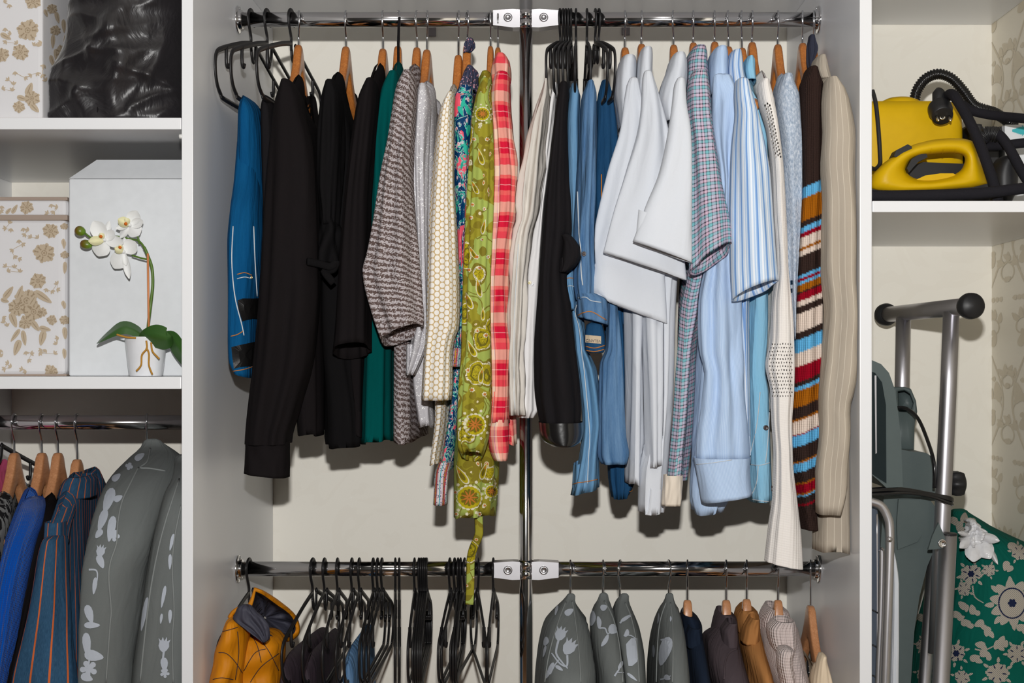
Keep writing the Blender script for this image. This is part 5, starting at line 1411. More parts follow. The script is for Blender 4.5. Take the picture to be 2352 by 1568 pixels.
# ================================================================ left bay rail below the orchid shelf
def animal_pat(s, uv):
    n = s.noise(s.uv((70, 30, 1)), 1, 3, .6, 2.0)[0]
    return s.mix(s.math('GREATER_THAN', n, .5), rgb(28, 27, 28), rgb(120, 120, 118))
M['animal'] = cloth('black_grey_animal_print', None, .85, pat=animal_pat, wr=.2)
def net_pat(s, uv):
    d = s.vor(uv, 150, 'DISTANCE_TO_EDGE', .3)[0]
    return s.mix(s.math('LESS_THAN', d, .14), rgb(214, 214, 222), rgb(30, 32, 80))
M['net'] = cloth('white_navy_lattice', None, .8, pat=net_pat, wr=0)
M['royal'] = ribknit('royal_blue_rib', rgb(0, 76, 170), .0034, .6)
def ind_pat(per, w):
    def f(s, uv):
        q = s.sep(uv)
        n = s.noise(s.uv((1200, 140, 1)), 1, 2)[0]
        base = s.mix(n, rgb(18, 46, 74), rgb(62, 100, 130))
        k = s.math('LESS_THAN', s.math('FRACT', s.math('MULTIPLY', q[0], 1 / per)), w / per)
        return s.mix(k, base, rgb(196, 98, 52))
    return f
M['stripe_denim'] = cloth('indigo_denim_orange_stripe', None, .9, pat=ind_pat(.0155, .0017), wr=.3)
M['stripe_denim2'] = cloth('faded_indigo_orange_stripe', None, .9, pat=ind_pat(.027, .003), wr=.4)
RL = ROD_LEFT
plastic_hanger(-12, RL, 'black plastic hanger with pink top at the side panel', None, -6)
g = G('pink_top', 'pink top beside the white wardrobe side panel', 'top', -12, RL)
M['pink'] = cloth('pink_cotton', rgb(206, 92, 130), .8)
body('trunk', [(1215, -120, -70), (1568, -130, -60), (1900, -130, -60)], 2.14, 2.46, M['pink'], g, hx=HX(-6), rise=.10, nk=.3, dip=.02, seed=461, clamp=(XLL + .004, 9), own=(-12, 'left'))
for px, py, hy, lab in ((33, 1039, 4, 'wooden hanger carrying the animal print top'), (96, 1039, 4, 'wooden hanger carrying the royal blue sweater'), (133, 1039, 4, 'wooden hanger carrying the plain black sleeve top'), (177, 1054, 4, 'wooden hanger carrying the striped denim jacket'), (338, 1020, 14, 'wooden hanger inside the wide grey floral cover')):
    wood_hanger(px, py, RL, lab, None, 'wood_square', yaw=-2, hyaw=hy, sy=.60 if px < 300 else .55)
g = G('animal_print_top', 'black and grey animal print top', 'top', 33, RL)
body('trunk', [(1262, -70, -5), (1400, -80, 0), (1568, -90, 0), (1900, -90, 0)], 2.12, 2.46, M['animal'], g, hx=HX(28), rise=.085, nk=.35, dip=.03, seed=463, fold=.003, own=(33, 'left'))
hang('neck_lining', [(1112, 30, 52), (1128, 26, 60), (1152, 24, 62)], 2.4, .03, M['net'], g, seed=464, fold=.001, m=12)
g = G('blue_sweater', 'royal blue ribbed sweater', 'sweater', 96, RL)
body('trunk', [(1258, 0, 52), (1400, -10, 48), (1568, -30, 30), (1900, -30, 30)], 2.13, 2.46, M['royal'], g, hx=HX(92), rise=.09, nk=.35, dip=.04, seed=466, fold=.003, own=(96, 'left'))
hang('sleeve', [(1148, 60, 94, 2.2), (1158, 55, 97, 2.18), (1200, 38, 92, 2.14), (1234, 26, 80, 2.12), (1292, 9, 66, 2.1), (1380, -8, 50, 2.09), (1457, -16, 38, 2.08), (1568, -26, 22, 2.07), (1750, -30, 15, 2.07)], 2.1, .035, M['royal'], g, seed=467, fold=.003)
g = G('black_sleeve_top', 'plain black top between blue sweater and striped denim', 'top', 133, RL)
body('trunk', [(1262, 60, 100), (1568, 40, 80), (1900, 40, 80)], 2.15, 2.46, M['black_knit'], g, hx=HX(130), rise=.085, nk=.35, dip=.04, seed=469, fold=.003, own=(133, 'left'))
hang('sleeve', [(1158, 100, 124, 2.22), (1172, 92, 130, 2.2), (1226, 74, 118, 2.16), (1333, 54, 92, 2.13), (1457, 33, 64, 2.11), (1568, 12, 40, 2.09), (1750, -5, 25, 2.09)], 2.12, .03, M['black_knit'], g, seed=470, fold=.002)
g = G('striped_denim_jacket', 'indigo denim jacket with orange pinstripes', 'jacket', 177, RL)
body('trunk', [(1200, 112, 165), (1300, 108, 168), (1568, 85, 172), (1900, 80, 172)], 2.14, 2.46, M['stripe_denim'], g, hx=HX(182), rise=.075, nk=.35, dip=.02, seed=472, fold=.003, own=(177, 'left'))
hang('shoulder', [(1122, 152, 186, 2.24), (1140, 142, 182, 2.22), (1170, 132, 172, 2.19), (1215, 114, 158, 2.15), (1250, 102, 154, 2.13)], 2.2, .03, M['stripe_denim'], g, seed=474, fold=.001, m=24)
dsl = hang('sleeve', [(1236, 106, 148, 2.115), (1255, 98, 150, 2.11), (1333, 82, 153, 2.09), (1400, 68, 158, 2.08), (1457, 54, 162, 2.07), (1568, 28, 178, 2.05), (1750, 10, 190, 2.05)], 2.1, .035, M['stripe_denim2'], g, seed=473, fold=.003, freqs=(3, 5), cap0=True)
hang('collar', [(1092, 170, 208), (1100, 158, 215), (1118, 148, 216), (1140, 140, 216)], 2.25, .05, M['stripe_denim'], g, seed=475, fold=.001, top_lip=True, m=14)
# two large covers at the divider
g = G('garment_cover', 'wide grey floral garment cover beside striped denim jacket', 'garment cover', 338, RL)
ca = hang('cover_bag', [(1015, 338, 362, 2.3, .008), (1024, 326, 384, 2.3, .02), (1048, 304, 410, 2.27, .06), (1085, 272, 425, 2.24, .10), (1135, 243, 430, 2.22, .13), (1209, 224, 432, 2.21, .16), (1292, 204, 402, 2.2, .17), (1437, 190, 382, 2.2, .175), (1568, 187, 372, 2.2, .175), (1900, 185, 370, 2.2, .175)],
          2.2, .17, M['cover'], g, n=80, m=90, seed=481, fold=.003, freqs=(3, 5), p=2.3, clamp=(-.690, -.5325))
for s in ([(318, 1074), (300, 1110), (281, 1151), (271, 1200), (268, 1247), (254, 1290), (250, 1330), (255, 1400), (252, 1440), (243, 1568)], [(345, 1030), (338, 1060), (322, 1074), (345, 1076), (380, 1082)]):
    seam(ca, s, M['piping'], .0014, 'piping')
print_on(ca, [leaf_px(321, 1050, 13, 7, -.6), daisy_px(297, 1072, 9, 4, .3, .6), leaf_px(268, 1097, 12, 7, -.7), leaf_px(272, 1145, 11, 7, -.5), leaf_px(250, 1150, 30, 11, 1.9), leaf_px(256, 1215, 30, 9, 1.75), daisy_px(262, 1230, 14, 5, .2), leaf_px(236, 1195, 26, 9, 1.9), tulip_px(232, 1265, 14, .2), leaf_px(232, 1290, 16, 8, 1.2),
              leaf_px(228, 1226, 12, 7, 2.2), leaf_px(218, 1345, 20, 5, 1.7), leaf_px(206, 1410, 22, 9, 1.3), leaf_px(212, 1435, 18, 7, .0), leaf_px(200, 1480, 28, 9, 1.5), leaf_px(216, 1505, 22, 12, .2), daisy_px(204, 1535, 20, 5, .5), leaf_px(200, 1555, 14, 9, .4)],
         M['cover_print'], strips=[([(205, 1308), (222, 1310), (224, 1330), (216, 1360)], 2), ([(200, 1460), (206, 1490), (204, 1530)], 3)])
g = G('garment_cover', 'grey floral garment cover squeezed against the divider', 'garment cover', 400, RL)
cb = hang('cover_bag', [(1050, 415, 440, 2.25, .02), (1085, 404, 470, 2.18, .05), (1130, 386, 480, 2.14, .07), (1189, 370, 482, 2.12, .075), (1271, 351, 482, 2.11, .075), (1395, 331, 478, 2.1, .075), (1568, 310, 474, 2.1, .075), (1900, 305, 470, 2.1, .075)], 2.12, .07, M['cover'], g, n=64, m=80, seed=485, fold=.002, freqs=(3, 5), p=2.3, clamp=(-9, -.5325))
seam(cb, [(412, 1100), (380, 1200), (358, 1290), (340, 1400), (322, 1568)], M['piping'], .0014, 'piping')
seam(cb, [(416, 1160), (402, 1230), (396, 1300), (400, 1400), (396, 1470), (398, 1568)], M['piping'], .0014, 'piping')
print_on(cb, [leaf_px(395, 1245, 20, 4, 1.8), leaf_px(391, 1290, 18, 4, 1.6), leaf_px(376, 1370, 26, 4, 1.75), leaf_px(391, 1415, 16, 4, 1.6), leaf_px(333, 1410, 40, 5, 1.75), tulip_px(377, 1480, 17, .1), leaf_px(378, 1525, 16, 8, 1.5), daisy_px(379, 1545, 11, 5, .2), leaf_px(371, 1420, 12, 3, 1.7)], M['cover_print'], strips=[([(377, 1495), (375, 1520), (380, 1550)], 2.5)])
# ================================================================ left shelves: boxes, bag, orchid
M['toile'] = cloth('white_toile_cotton', rgb(214, 213, 215), .8, wr=.15, var=.03)
M['toile_ink'] = cloth('tan_toile_ink', rgb(184, 168, 146), .8, wr=0, wv=.03, var=.12)
M['toile_dark'] = cloth('brown_toile_ink', rgb(152, 134, 110), .8, wr=0, wv=.03, var=.08)
M['trim'] = cloth('taupe_ribbon', rgb(160, 144, 132), .85, wr=.1)
def bloom(x, y, r, a=0.0):
    """one printed rose: ragged layered petals with dark strokes"""
    rnd = random.Random(int(x * 7 + y * 13))
    light, dark = [], []
    for k in range(8):
        t = a + k * 2 * math.pi / 8 + rnd.uniform(-.2, .2); q = r * rnd.uniform(.5, .66)
        px, py = x + math.cos(t) * q, y + math.sin(t) * q * .92
        light.append(daisy_px(px, py, r * rnd.uniform(.3, .42), 5, t, .72))
        for s in (-.35, 0, .35):
            dark.append(leaf_px(px + math.cos(t + s) * r * .06, py + math.sin(t + s) * r * .06, r * .24, r * .028, t + s))
    light.append(daisy_px(x, y, r * .5, 6, a, .8))
    for k in range(5):
        t = a + k * 1.256; dark.append(leaf_px(x + math.cos(t) * r * .2, y + math.sin(t) * r * .2, r * .14, r * .035, t + 1.57))
    dark.append(daisy_px(x, y, r * .09, 5, a, .6))
    return light, dark
def sprig(pts, s=6, seed=1):
    """a printed ivy sprig: thin stem with three-lobed leaves"""
    rnd = random.Random(seed)
    leaves = []
    for i, (x, y) in enumerate(pts):
        t0 = rnd.uniform(0, 6.28)
        for k in (-1, 0, 1):
            leaves.append(leaf_px(x + math.cos(t0 + k * .9) * s * .5, y + math.sin(t0 + k * .9) * s * .5, s * .75, s * .34, t0 + k * .9))
    return leaves, [(pts, .7)]
def toile(obj, blooms, sprigs, leaves, name='toile_print'):
    L, D, S = [], [], []
    for b in blooms:
        l, d = bloom(*b); L += l; D += d
    for i, p in enumerate(sprigs):
        l, s = sprig(p, 6.5, i + 3); L += l; S += s
    for (x, y, l, w, a) in leaves:
        L.append(leaf_px(x, y, l, w, a)); D.append(leaf_px(x, y, l * .75, w * .12, a))
    o = print_on(obj, L, M['toile_ink'], name, .0006, S); o['kind'] = 'stuff'
    o = print_on(obj, D, M['toile_dark'], 'toile_strokes', .0009); o['kind'] = 'stuff'

g = thing('floral_box', 'tall white box with tan flowers beside black bag', 'box', (-.87, 2.2, 1.8092))
xr = (97 - CX) * 2.03 / F
b = box('box_body', -1.005, xr, 2.03, 2.36, 1.8093, 2.075, M['toile'], g, bev=.006, seg=3)
box('trim', -1.006, xr + .001, 2.0292, 2.361, 1.8092, 1.8125, M['trim'], g, bev=.001)
toile(b, [(64, 70, 27, .2), (47, 120, 22, .6), (3, 126, 20, .1), (77, 4, 20, .5), (74, 226, 20, .3), (44, 246, 15, .9), (118, 20, 13, .2), (140, 120, 18, .4), (126, 70, 13, 1.1)],
      [[(12, 66), (25, 78), (14, 95), (40, 100)], [(35, 166), (58, 178), (72, 172), (86, 168)], [(20, 184), (32, 194), (28, 208), (6, 204)], [(88, 106), (78, 104), (94, 98)], [(100, 150), (96, 172), (104, 185)], [(22, 12), (10, 4)]],
      [(68, 205, 16, 8, -1.2), (52, 226, 13, 6, .3), (80, 248, 14, 7, .8), (14, 84, 14, 6, .5), (130, 40, 14, 5, 1.3), (120, 95, 16, 5, 1.6), (145, 60, 16, 5, 1.5), (128, 130, 18, 5, 1.4), (150, 95, 18, 6, 1.7), (118, 140, 14, 5, 1.3), (165, 110, 16, 5, 1.5), (104, 30, 9, 4, 1.2), (138, 150, 16, 5, 1.0), (122, 165, 10, 4, 1.3)])

g = thing('floral_storage_box', 'lidded white storage box with tan flowers beside white carton', 'box', (-.85, 2.2, 1.4272))
xr = (154 - CX) * 2.09 / F
zt = CAMZ + (829 - 452) * 2.09 / F; zl = CAMZ + (829 - 500) * 2.09 / F
b = box('box_body', -1.004, xr - .002, 2.092, 2.43, 1.4274, zl, M['toile'], g, bev=.012, seg=4)
ld = box('lid', -1.006, xr, 2.090, 2.432, zl - .001, zt - .001, M['toile'], g, bev=.012, seg=4)
for z0, z1 in ((zl - .004, zl + .0045), (zt - .0055, zt)):
    box('lid_trim', -1.007, xr + .0008, 2.0888, 2.433, z0, z1, M['trim'], ld, bev=.0018)
box('base_trim', -1.005, xr - .001, 2.0908, 2.431, 1.4272, 1.4302, M['trim'], b, bev=.001)
toile(ld, [(62, 476, 17, .2)], [[(118, 470), (132, 476), (124, 486), (110, 490)], [(4, 474), (2, 484)]], [(34, 480, 12, 5, -1.0), (20, 484, 9, 4, -.8)])
toile(b, [(117, 530, 20, .3), (102, 581, 27, .1), (88, 645, 20, .4), (62, 690, 30, .2), (78, 716, 26, .8), (40, 706, 24, .5), (97, 717, 12, .2), (119, 735, 13, .5), (60, 740, 18, 1.0), (118, 852, 17, .2), (147, 520, 9, .3), (148, 585, 10, .2), (148, 735, 12, .1)],
      [[(54, 525), (66, 528), (58, 538), (72, 545), (88, 546)], [(44, 552), (52, 560), (30, 574), (34, 588), (44, 594)], [(14, 612), (34, 614), (46, 624), (18, 622)], [(8, 500), (22, 512), (14, 524), (26, 526)], [(108, 664), (120, 668), (132, 652), (132, 664)],
       [(60, 808), (72, 812), (66, 826)], [(96, 804), (106, 804), (92, 810), (126, 812)], [(20, 834), (12, 846), (26, 842)], [(60, 852), (52, 848)], [(134, 776), (130, 790)], [(2, 804), (4, 818)], [(8, 728), (18, 748), (10, 740)]],
      [(20, 672, 18, 7, -.9), (46, 672, 18, 6, -1.2), (12, 690, 10, 5, .3), (100, 682, 24, 8, .6), (82, 748, 15, 7, .9), (104, 755, 14, 6, .2), (36, 770, 18, 5, 2.2), (56, 776, 18, 6, 1.4), (40, 798, 19, 8, 1.9), (98, 776, 18, 8, 1.8), (32, 735, 18, 8, 1.2), (76, 690, 15, 7, -1.0), (146, 560, 12, 4, 1.5), (148, 615, 14, 4, 1.6), (146, 700, 10, 4, 1.4), (148, 765, 14, 5, 1.5), (147, 812, 12, 4, 1.5)])

M['carton'] = plastic('white_card', rgb(214, 217, 220), .6, .25)
yc = 2.085
x0 = (158 - CX) * yc / F
ct = thing('white_carton', 'large plain white carton with raised flap behind the orchid', 'carton', ((x0 - .5325) / 2, 2.2, 1.4272))
box('carton_body', x0, -.5325, yc, 2.40, 1.4273, 1.729, M['carton'], ct, bev=.003, seg=3)
fa, fb = W(158, 410, yc + .001), W(222, 367, 2.115)
V = np.array([[tuple(fa), (-.5325, fa.y, fa.z)], [tuple(fb), (-.5325, fb.y, fb.z)], [(fb.x, fb.y + .003, fb.z - .001), (-.5325, fb.y + .003, fb.z - .001)], [(fa.x + .004, fa.y + .006, fa.z - .001), (-.5325, fa.y + .006, fa.z - .001)]])
fl = grid_obj('carton_flap', V, M['carton'], ct, closed=False); fl.data.polygons.foreach_set('use_smooth', [False] * len(fl.data.polygons))

# black satin bag
def satin():
    s = NT('black_satin'); uv = s.uv()
    n = s.noise(s.uv((16, 10, 1)), 1, 4, .55, 1.5)[0]
    nb = s.bump(n, .25, .02)
    nb = s.bump(s.noise(uv, 1400, 1)[0], .12, .0008, nb)
    return s.fin(s.mix(n, rgb(24, 22, 24), rgb(38, 35, 38)), .4, 0, .6, nb, **{'Sheen Weight': .25, 'Sheen Roughness': .35})
M['satin'] = satin()
def satin_bag():
    g = thing('black_bag', 'crumpled black satin bag on the shelf by floral box', 'bag', (-.62, 2.15, 1.8092))
    rows = [(-60, 200, 470), (20, 192, 470), (70, 186, 470), (130, 172, 470), (170, 150, 470), (195, 128, 470), (220, 110, 470), (245, 102, 470), (270, 100, 470), (294, 104, 470), (313, 116, 470)]
    a = np.array(rows, float); n, m = 150, 120
    py = np.linspace(a[0, 0], a[-1, 0], m); xl = pchip(a[:, 0], a[:, 1], py); xr_ = pchip(a[:, 0], a[:, 2], py)
    d = 2.17; t = np.linspace(0, 2 * np.pi, n, endpoint=False)[None, :] + np.pi / 2
    p = 3.0
    sx = np.sign(np.cos(t)) * np.abs(np.cos(t)) ** (2 / p); sy = np.sign(np.sin(t)) * np.abs(np.sin(t)) ** (2 / p)
    X = (((xl + xr_) / 2 - CX) * d / F)[:, None] + ((xr_ - xl) / 2 * d / F)[:, None] * sx
    Y = d + .125 * sy + 0 * X
    Z = np.maximum((CAMZ - (py - CY) * d / F)[:, None] + 0 * X, 1.8095)
    # ridged wrinkles that fan out from the bottom left and hang from the top
    rnd = random.Random(12)
    disp = np.zeros_like(X)
    for _ in range(44):
        cx0, cz0 = rnd.uniform(-.74, -.52), rnd.uniform(1.82, 2.03); ang = rnd.choice([rnd.uniform(.3, 1.0), rnd.uniform(1.2, 1.9), rnd.uniform(-.3, .3)])
        ux, uz = math.cos(ang), math.sin(ang)
        al = (X - cx0) * ux + (Z - cz0) * uz; ac = -(X - cx0) * uz + (Z - cz0) * ux
        ac = ac + .012 * np.sin(al * rnd.uniform(15, 40) + rnd.uniform(0, 6))
        wdt, ln = rnd.uniform(.004, .014), rnd.uniform(.03, .10)
        disp += rnd.uniform(.005, .015) * np.exp(-np.sqrt((ac / wdt) ** 2 + .05)) * np.exp(-(al / ln) ** 2)
    Y = Y - disp * (sy < .3)
    X = np.maximum(np.minimum(X, -.5325), -.7425)          # between the floral box and the divider
    V = np.stack([X, Y, Z], -1)
    grid_obj('bag_cloth', V, M['satin'], g, cap1=True, cap0=True)
    hang('base_seam', [(284, 120, 470), (296, 118, 470), (310, 122, 470)], 2.168, .127, M['black_trouser'], g, seed=7, fold=.001, n=80, m=8, cap0=False, p=3.0, clamp=(-.741, -.5325))
    q = W(248, 256, 2.035)
    box('webbing_loop', q.x - .016, q.x + .016, 2.032, 2.037, 1.8096, 1.8096 + .026, M['black_trouser'], g, bev=.001)
satin_bag()
M['scarf'] = cloth('striped_scarf', None, .8, pat=vstripe(.03, [(0, rgb(30, 34, 40)), (.25, rgb(150, 22, 44)), (.35, rgb(64, 110, 120)), (.6, rgb(34, 36, 42)), (.75, rgb(190, 190, 195)), (.82, rgb(150, 22, 44))], 1), wr=.3)
o = hang('striped_scarf', [(-55, 182, 212), (30, 184, 210), (62, 186, 206), (90, 184, 196)], 2.2, .02, M['scarf'], None, seed=9, fold=.002, m=20)
tag(o, 'striped red and teal scarf tucked behind the black bag', 'scarf')

# ---------------- potted orchid
M['porcelain'] = plastic('white_porcelain', rgb(226, 228, 232), .18, .6)
M['petal'] = cloth('white_orchid_petal', rgb(226, 227, 226), .6, wr=.2, var=.03, spec=.3)
M['lip'] = cloth('cream_yellow_lip', rgb(226, 222, 178), .6, wr=.2, var=.08)
M['throat'] = cloth('orange_throat', rgb(206, 104, 30), .6, wr=.1)
M['green'] = plastic('green_stem', rgb(82, 112, 38), .45, .4)
def leaf_mat():
    s = NT('orchid_leaf'); uv = s.uv()
    n = s.noise(uv, 30, 3)[0]
    return s.fin(s.mix(n, rgb(38, 72, 32), rgb(62, 100, 42)), .38, 0, .5, s.bump(n, .1, .002))
M['leaf'] = leaf_mat()
M['stake'] = plastic('orange_stake', rgb(202, 128, 78), .6)
M['root'] = cloth('ochre_root', rgb(176, 128, 52), .8, wr=.3)
def bud_mat():
    s = NT('orchid_bud'); q = s.sep(s.uv(kind='Generated'))
    return s.fin(s.ramp(s.math('MULTIPLY_ADD', q[0], 1.0, s.math('MULTIPLY', q[2], -.2)), [(.0, rgb(108, 70, 24)), (.45, rgb(96, 100, 22)), (.8, rgb(92, 128, 26))], False), .35, 0, .5)
M['bud'] = bud_mat()
def petal(name, base, tip, w, d0, d1, mat, parent, cup=.004, k=9):
    """a rounded petal from base to tip (px), w px wide; d0, d1 depths of base and tip"""
    V = np.zeros((k, k, 3))
    bx, by = base; tx, ty = tip
    dx, dy = tx - bx, ty - by; l = math.hypot(dx, dy); nx, ny = -dy / l, dx / l
    for i in range(k):
        s = i / (k - 1)
        ww = w / 2 * max(.05, (1 - abs(2 * (.08 + .92 * s) ** 1.25 - 1) ** 2.6)) if s < 1 else w * .06
        for j in range(k):
            t = -1 + 2 * j / (k - 1)
            px, py = bx + dx * s + nx * ww * t, by + dy * s + ny * ww * t
            d = d0 + (d1 - d0) * s + cup * t * t * math.sin(math.pi * s) - cup * .6 * math.sin(math.pi * s)
            V[i, j] = W(px, py, d)
    return grid_obj(name, V, mat, parent, closed=False)
orc = thing('potted_orchid', 'white orchid with two buds in small white pot', 'plant', (-.594, 2.046, 1.4272))
PX, PY_ = -.594, 2.046
lathe('pot', [(0, .0005), (.0235, .0005), (.0245, .002), (.0268, .02), (.0292, .042), (.0308, .0575), (.0312, .059), (.0300, .0585), (.0285, .05), (.0, .05)], (PX, PY_, 1.4272), M['porcelain'], orc, 40)
lathe('moss', [(.0, .054), (.02, .0525), (.0285, .0505)], (PX, PY_, 1.4272), M['root'], orc, 24)
tube('stem', [W(338, 778, 2.046), W(341, 740, 2.046), W(347, 690, 2.046), W(351, 650, 2.046), W(349, 615, 2.046), W(340, 588, 2.046), W(330, 566, 2.046), W(318, 553, 2.05), W(300, 549, 2.058), W(265, 543, 2.06), W(225, 548, 2.06), W(208, 545, 2.055), W(196, 536, 2.05)], [.0023] * 48 + [.0016] * 49, M['green'], orc, k=8)
tube('stem', [W(320, 560, 2.05), W(318, 548, 2.05), W(313, 538, 2.048)], .0014, M['green'], orc, k=5)
tube('stem', [W(340, 596, 2.046), W(322, 592, 2.048), W(303, 586, 2.05)], .0014, M['green'], orc, k=5)
tube('stake', [W(339.5, 582, 2.041), W(342, 780, 2.041)], .0017, M['stake'], orc, n=8)
def bud(cx, cy, rx, ry, d, rot):
    V = np.zeros((12, 16, 3))
    for i in range(12):
        ph = math.pi * i / 11
        for j in range(16):
            t = 2 * math.pi * j / 16
            a, b_, c = math.cos(ph) * rx * (1 + .1 * math.cos(ph)), math.sin(ph) * math.cos(t) * ry, math.sin(ph) * math.sin(t) * ry
            x = a * math.cos(rot) - b_ * math.sin(rot); y = a * math.sin(rot) + b_ * math.cos(rot)
            p = W(cx + x, cy + y, d); p.y += c * d / F; V[i, j] = p
    return grid_obj('bud', V, M['bud'], orc)
bud(183, 530.5, 12.5, 12, 2.048, .3); bud(197, 561, 14.5, 11, 2.05, .15)
FL = [((240, 551), 2.046, [((214, 508), 37), ((251, 507), 17), ((262, 530), 24), ((225, 588), 42), ((284, 558), 27), ((212, 568), 20)], (203, 554), 22, (232, 543)),
      ((298, 517), 2.044, [((314, 484), 33), ((320, 540), 36), ((266, 524), 15), ((276, 546), 18), ((329, 508), 24)], (271, 503), 24, (289, 514)),
      ((284, 578), 2.05, [((312, 556), 38), ((262, 616), 40), ((297, 640), 17), ((286, 545), 15), ((290, 610), 14)], (263, 570), 18, (276, 568))]
for (c, d, ps, lt, lw, th) in FL:
    bl = lathe('blossom', [(0, -.005), (.0025, -.004), (.003, 0), (.002, .004), (0, .005)], W(c[0], c[1], d - .002), M['petal'], orc, 12, 'y')
    for i, (tp, w) in enumerate(ps):
        petal('petal', c, tp, w, d, d - .006 + .009 * (i % 2), M['petal'], bl, .004 if i % 2 else -.004)
    petal('lip', c, lt, lw, d - .005, d - .014, M['lip'], bl, .006)
    petal('lip', (c[0] - 4, c[1] - 2), (c[0] - 10, c[1] - 16), lw * .7, d - .008, d - .014, M['lip'], bl, .004)
    lathe('throat', [(0, -.003), (.0022, -.002), (.0026, .0), (0, .002)], W(th[0], th[1], d - .0125), M['throat'], bl, 10, 'y')
def blade(pts, ws, mat, bend=.006):
    P = smooth_path([Vector(p) for p in pts], 6); n = len(P)
    wv = pchip(np.linspace(0, 1, len(ws)), ws, np.linspace(0, 1, n)); k = 9
    V = np.zeros((n, k, 3))
    for i in range(n):
        t = P[min(i + 1, n - 1)] - P[max(i - 1, 0)]
        nn = Vector((-t.y, t.x, 0)).normalized() if math.hypot(t.x, t.y) > 1e-6 else Vector((0, 1, 0))
        for j in range(k):
            q = -1 + 2 * j / (k - 1)
            x, y = P[i].x + nn.x * wv[i] * q, P[i].y + nn.y * wv[i] * q
            V[i, j] = W(x, y, P[i].z + bend * (1 - abs(q)) * -1 + .01 * q)
            V[i, j, 0] = min(V[i, j, 0], -.532)
    return grid_obj('leaf', V, mat, orc, closed=False)
blade([(330, 774, 2.04), (312, 760, 2.035), (285, 752, 2.03), (255, 766, 2.03), (222, 789, 2.035)], [2, 13, 15, 9, .5], M['leaf'])
blade([(318, 776, 2.035), (335, 772, 2.02), (360, 772, 2.015), (382, 778, 2.018), (396, 772, 2.025)], [1, 18, 27, 24, 2], M['leaf'])
blade([(376, 768, 2.045), (395, 775, 2.04), (410, 800, 2.035), (424, 828, 2.03), (430, 848, 2.03)], [6, 15, 17, 12, 1], M['leaf'])
for pts in ([(336, 782), (337, 800), (326, 815), (324, 838), (313, 852)], [(336, 798), (342, 812), (342, 838), (350, 860)], [(347, 786), (350, 806), (360, 818), (366, 824)], [(268, 768), (290, 774), (312, 776)]):
    tube('root', [W(x, y, 2.0135) for x, y in pts], .0014, M['root'], orc, k=6, n=8)
# ================================================================ right bay: steam cleaner, iron, hoses
M['yellow'] = plastic('yellow_appliance_plastic', rgb(206, 166, 0), .45, .25, .05, 300)
M['dark_plastic'] = plastic('black_appliance_plastic', rgb(30, 30, 32), .45, .4)
M['hose'] = plastic('black_corrugated_hose', rgb(20, 20, 22), .22, .6)
M['braid'] = cloth('black_braided_sleeve', rgb(30, 29, 34), .85, weave=1200, wv=.5, wr=.15, var=.1)
M['pin'] = metal('plug_pin', (.78, .72, .58, 1), .2)
SZ = 1.6864
g = thing('steam_cleaner', 'yellow steam cleaner with domed cap on the right shelf', 'steam cleaner', (.6, 2.26, SZ))
def rounded(name, x0, x1, y0, y1, z0, z1, mat, parent, p=7, taper=.0, m=14, n=64):
    V = []
    for i in range(m):
        f = i / (m - 1)
        e = (1 - max(0, (f - .82) / .18) ** 2.2 * .10) * (1 - taper * f)
        z = z0 + (z1 - z0) * f
        t = np.linspace(0, 2 * np.pi, n, endpoint=False)
        sx = np.sign(np.cos(t)) * np.abs(np.cos(t)) ** (2 / p); sy = np.sign(np.sin(t)) * np.abs(np.sin(t)) ** (2 / p)
        V.append(np.stack([(x0 + x1) / 2 + (x1 - x0) / 2 * e * sx, (y0 + y1) / 2 + (y1 - y0) / 2 * e * sy, np.full(n, z)], -1))
    return grid_obj(name, np.array(V), mat, parent, cap0=True, cap1=True)
tb = rounded('tank', .492, .684, 2.165, 2.40, SZ + .0, 1.866, M['yellow'], g, 6, .04)
c = W(2078, 208, 2.22)
lathe('filler_cap', [(.034, -.02), (.034, .0), (.031, .006), (.02, .011), (.0, .013)], (c.x, 2.25, 1.872), M['yellow'], g, 32)
lathe('cap_ring', [(.018, .0), (.02, .003), (.0, .004)], (c.x + .03, 2.235, 1.866), M['dark_plastic'], g, 24)
prism('spout', [(.494, 1.86), (.500, 1.885), (.51, 1.868), (.52, 1.862)], 'y', 2.18, 2.22, M['yellow'], g, bev=.002)
box('side_socket', .684, .706, 2.18, 2.3, SZ + .035, 1.83, M['dark_plastic'], g, bev=.004)
tube('power_cord', [W(2004, 208, 2.15), W(2012, 240, 2.14), W(2018, 300, 2.13), W(2021, 350, 2.125), W(2021, 376, 2.12), W(2010, 388, 2.11), W(1998, 384, 2.10)], .0034, M['dark_plastic'], g, k=8)

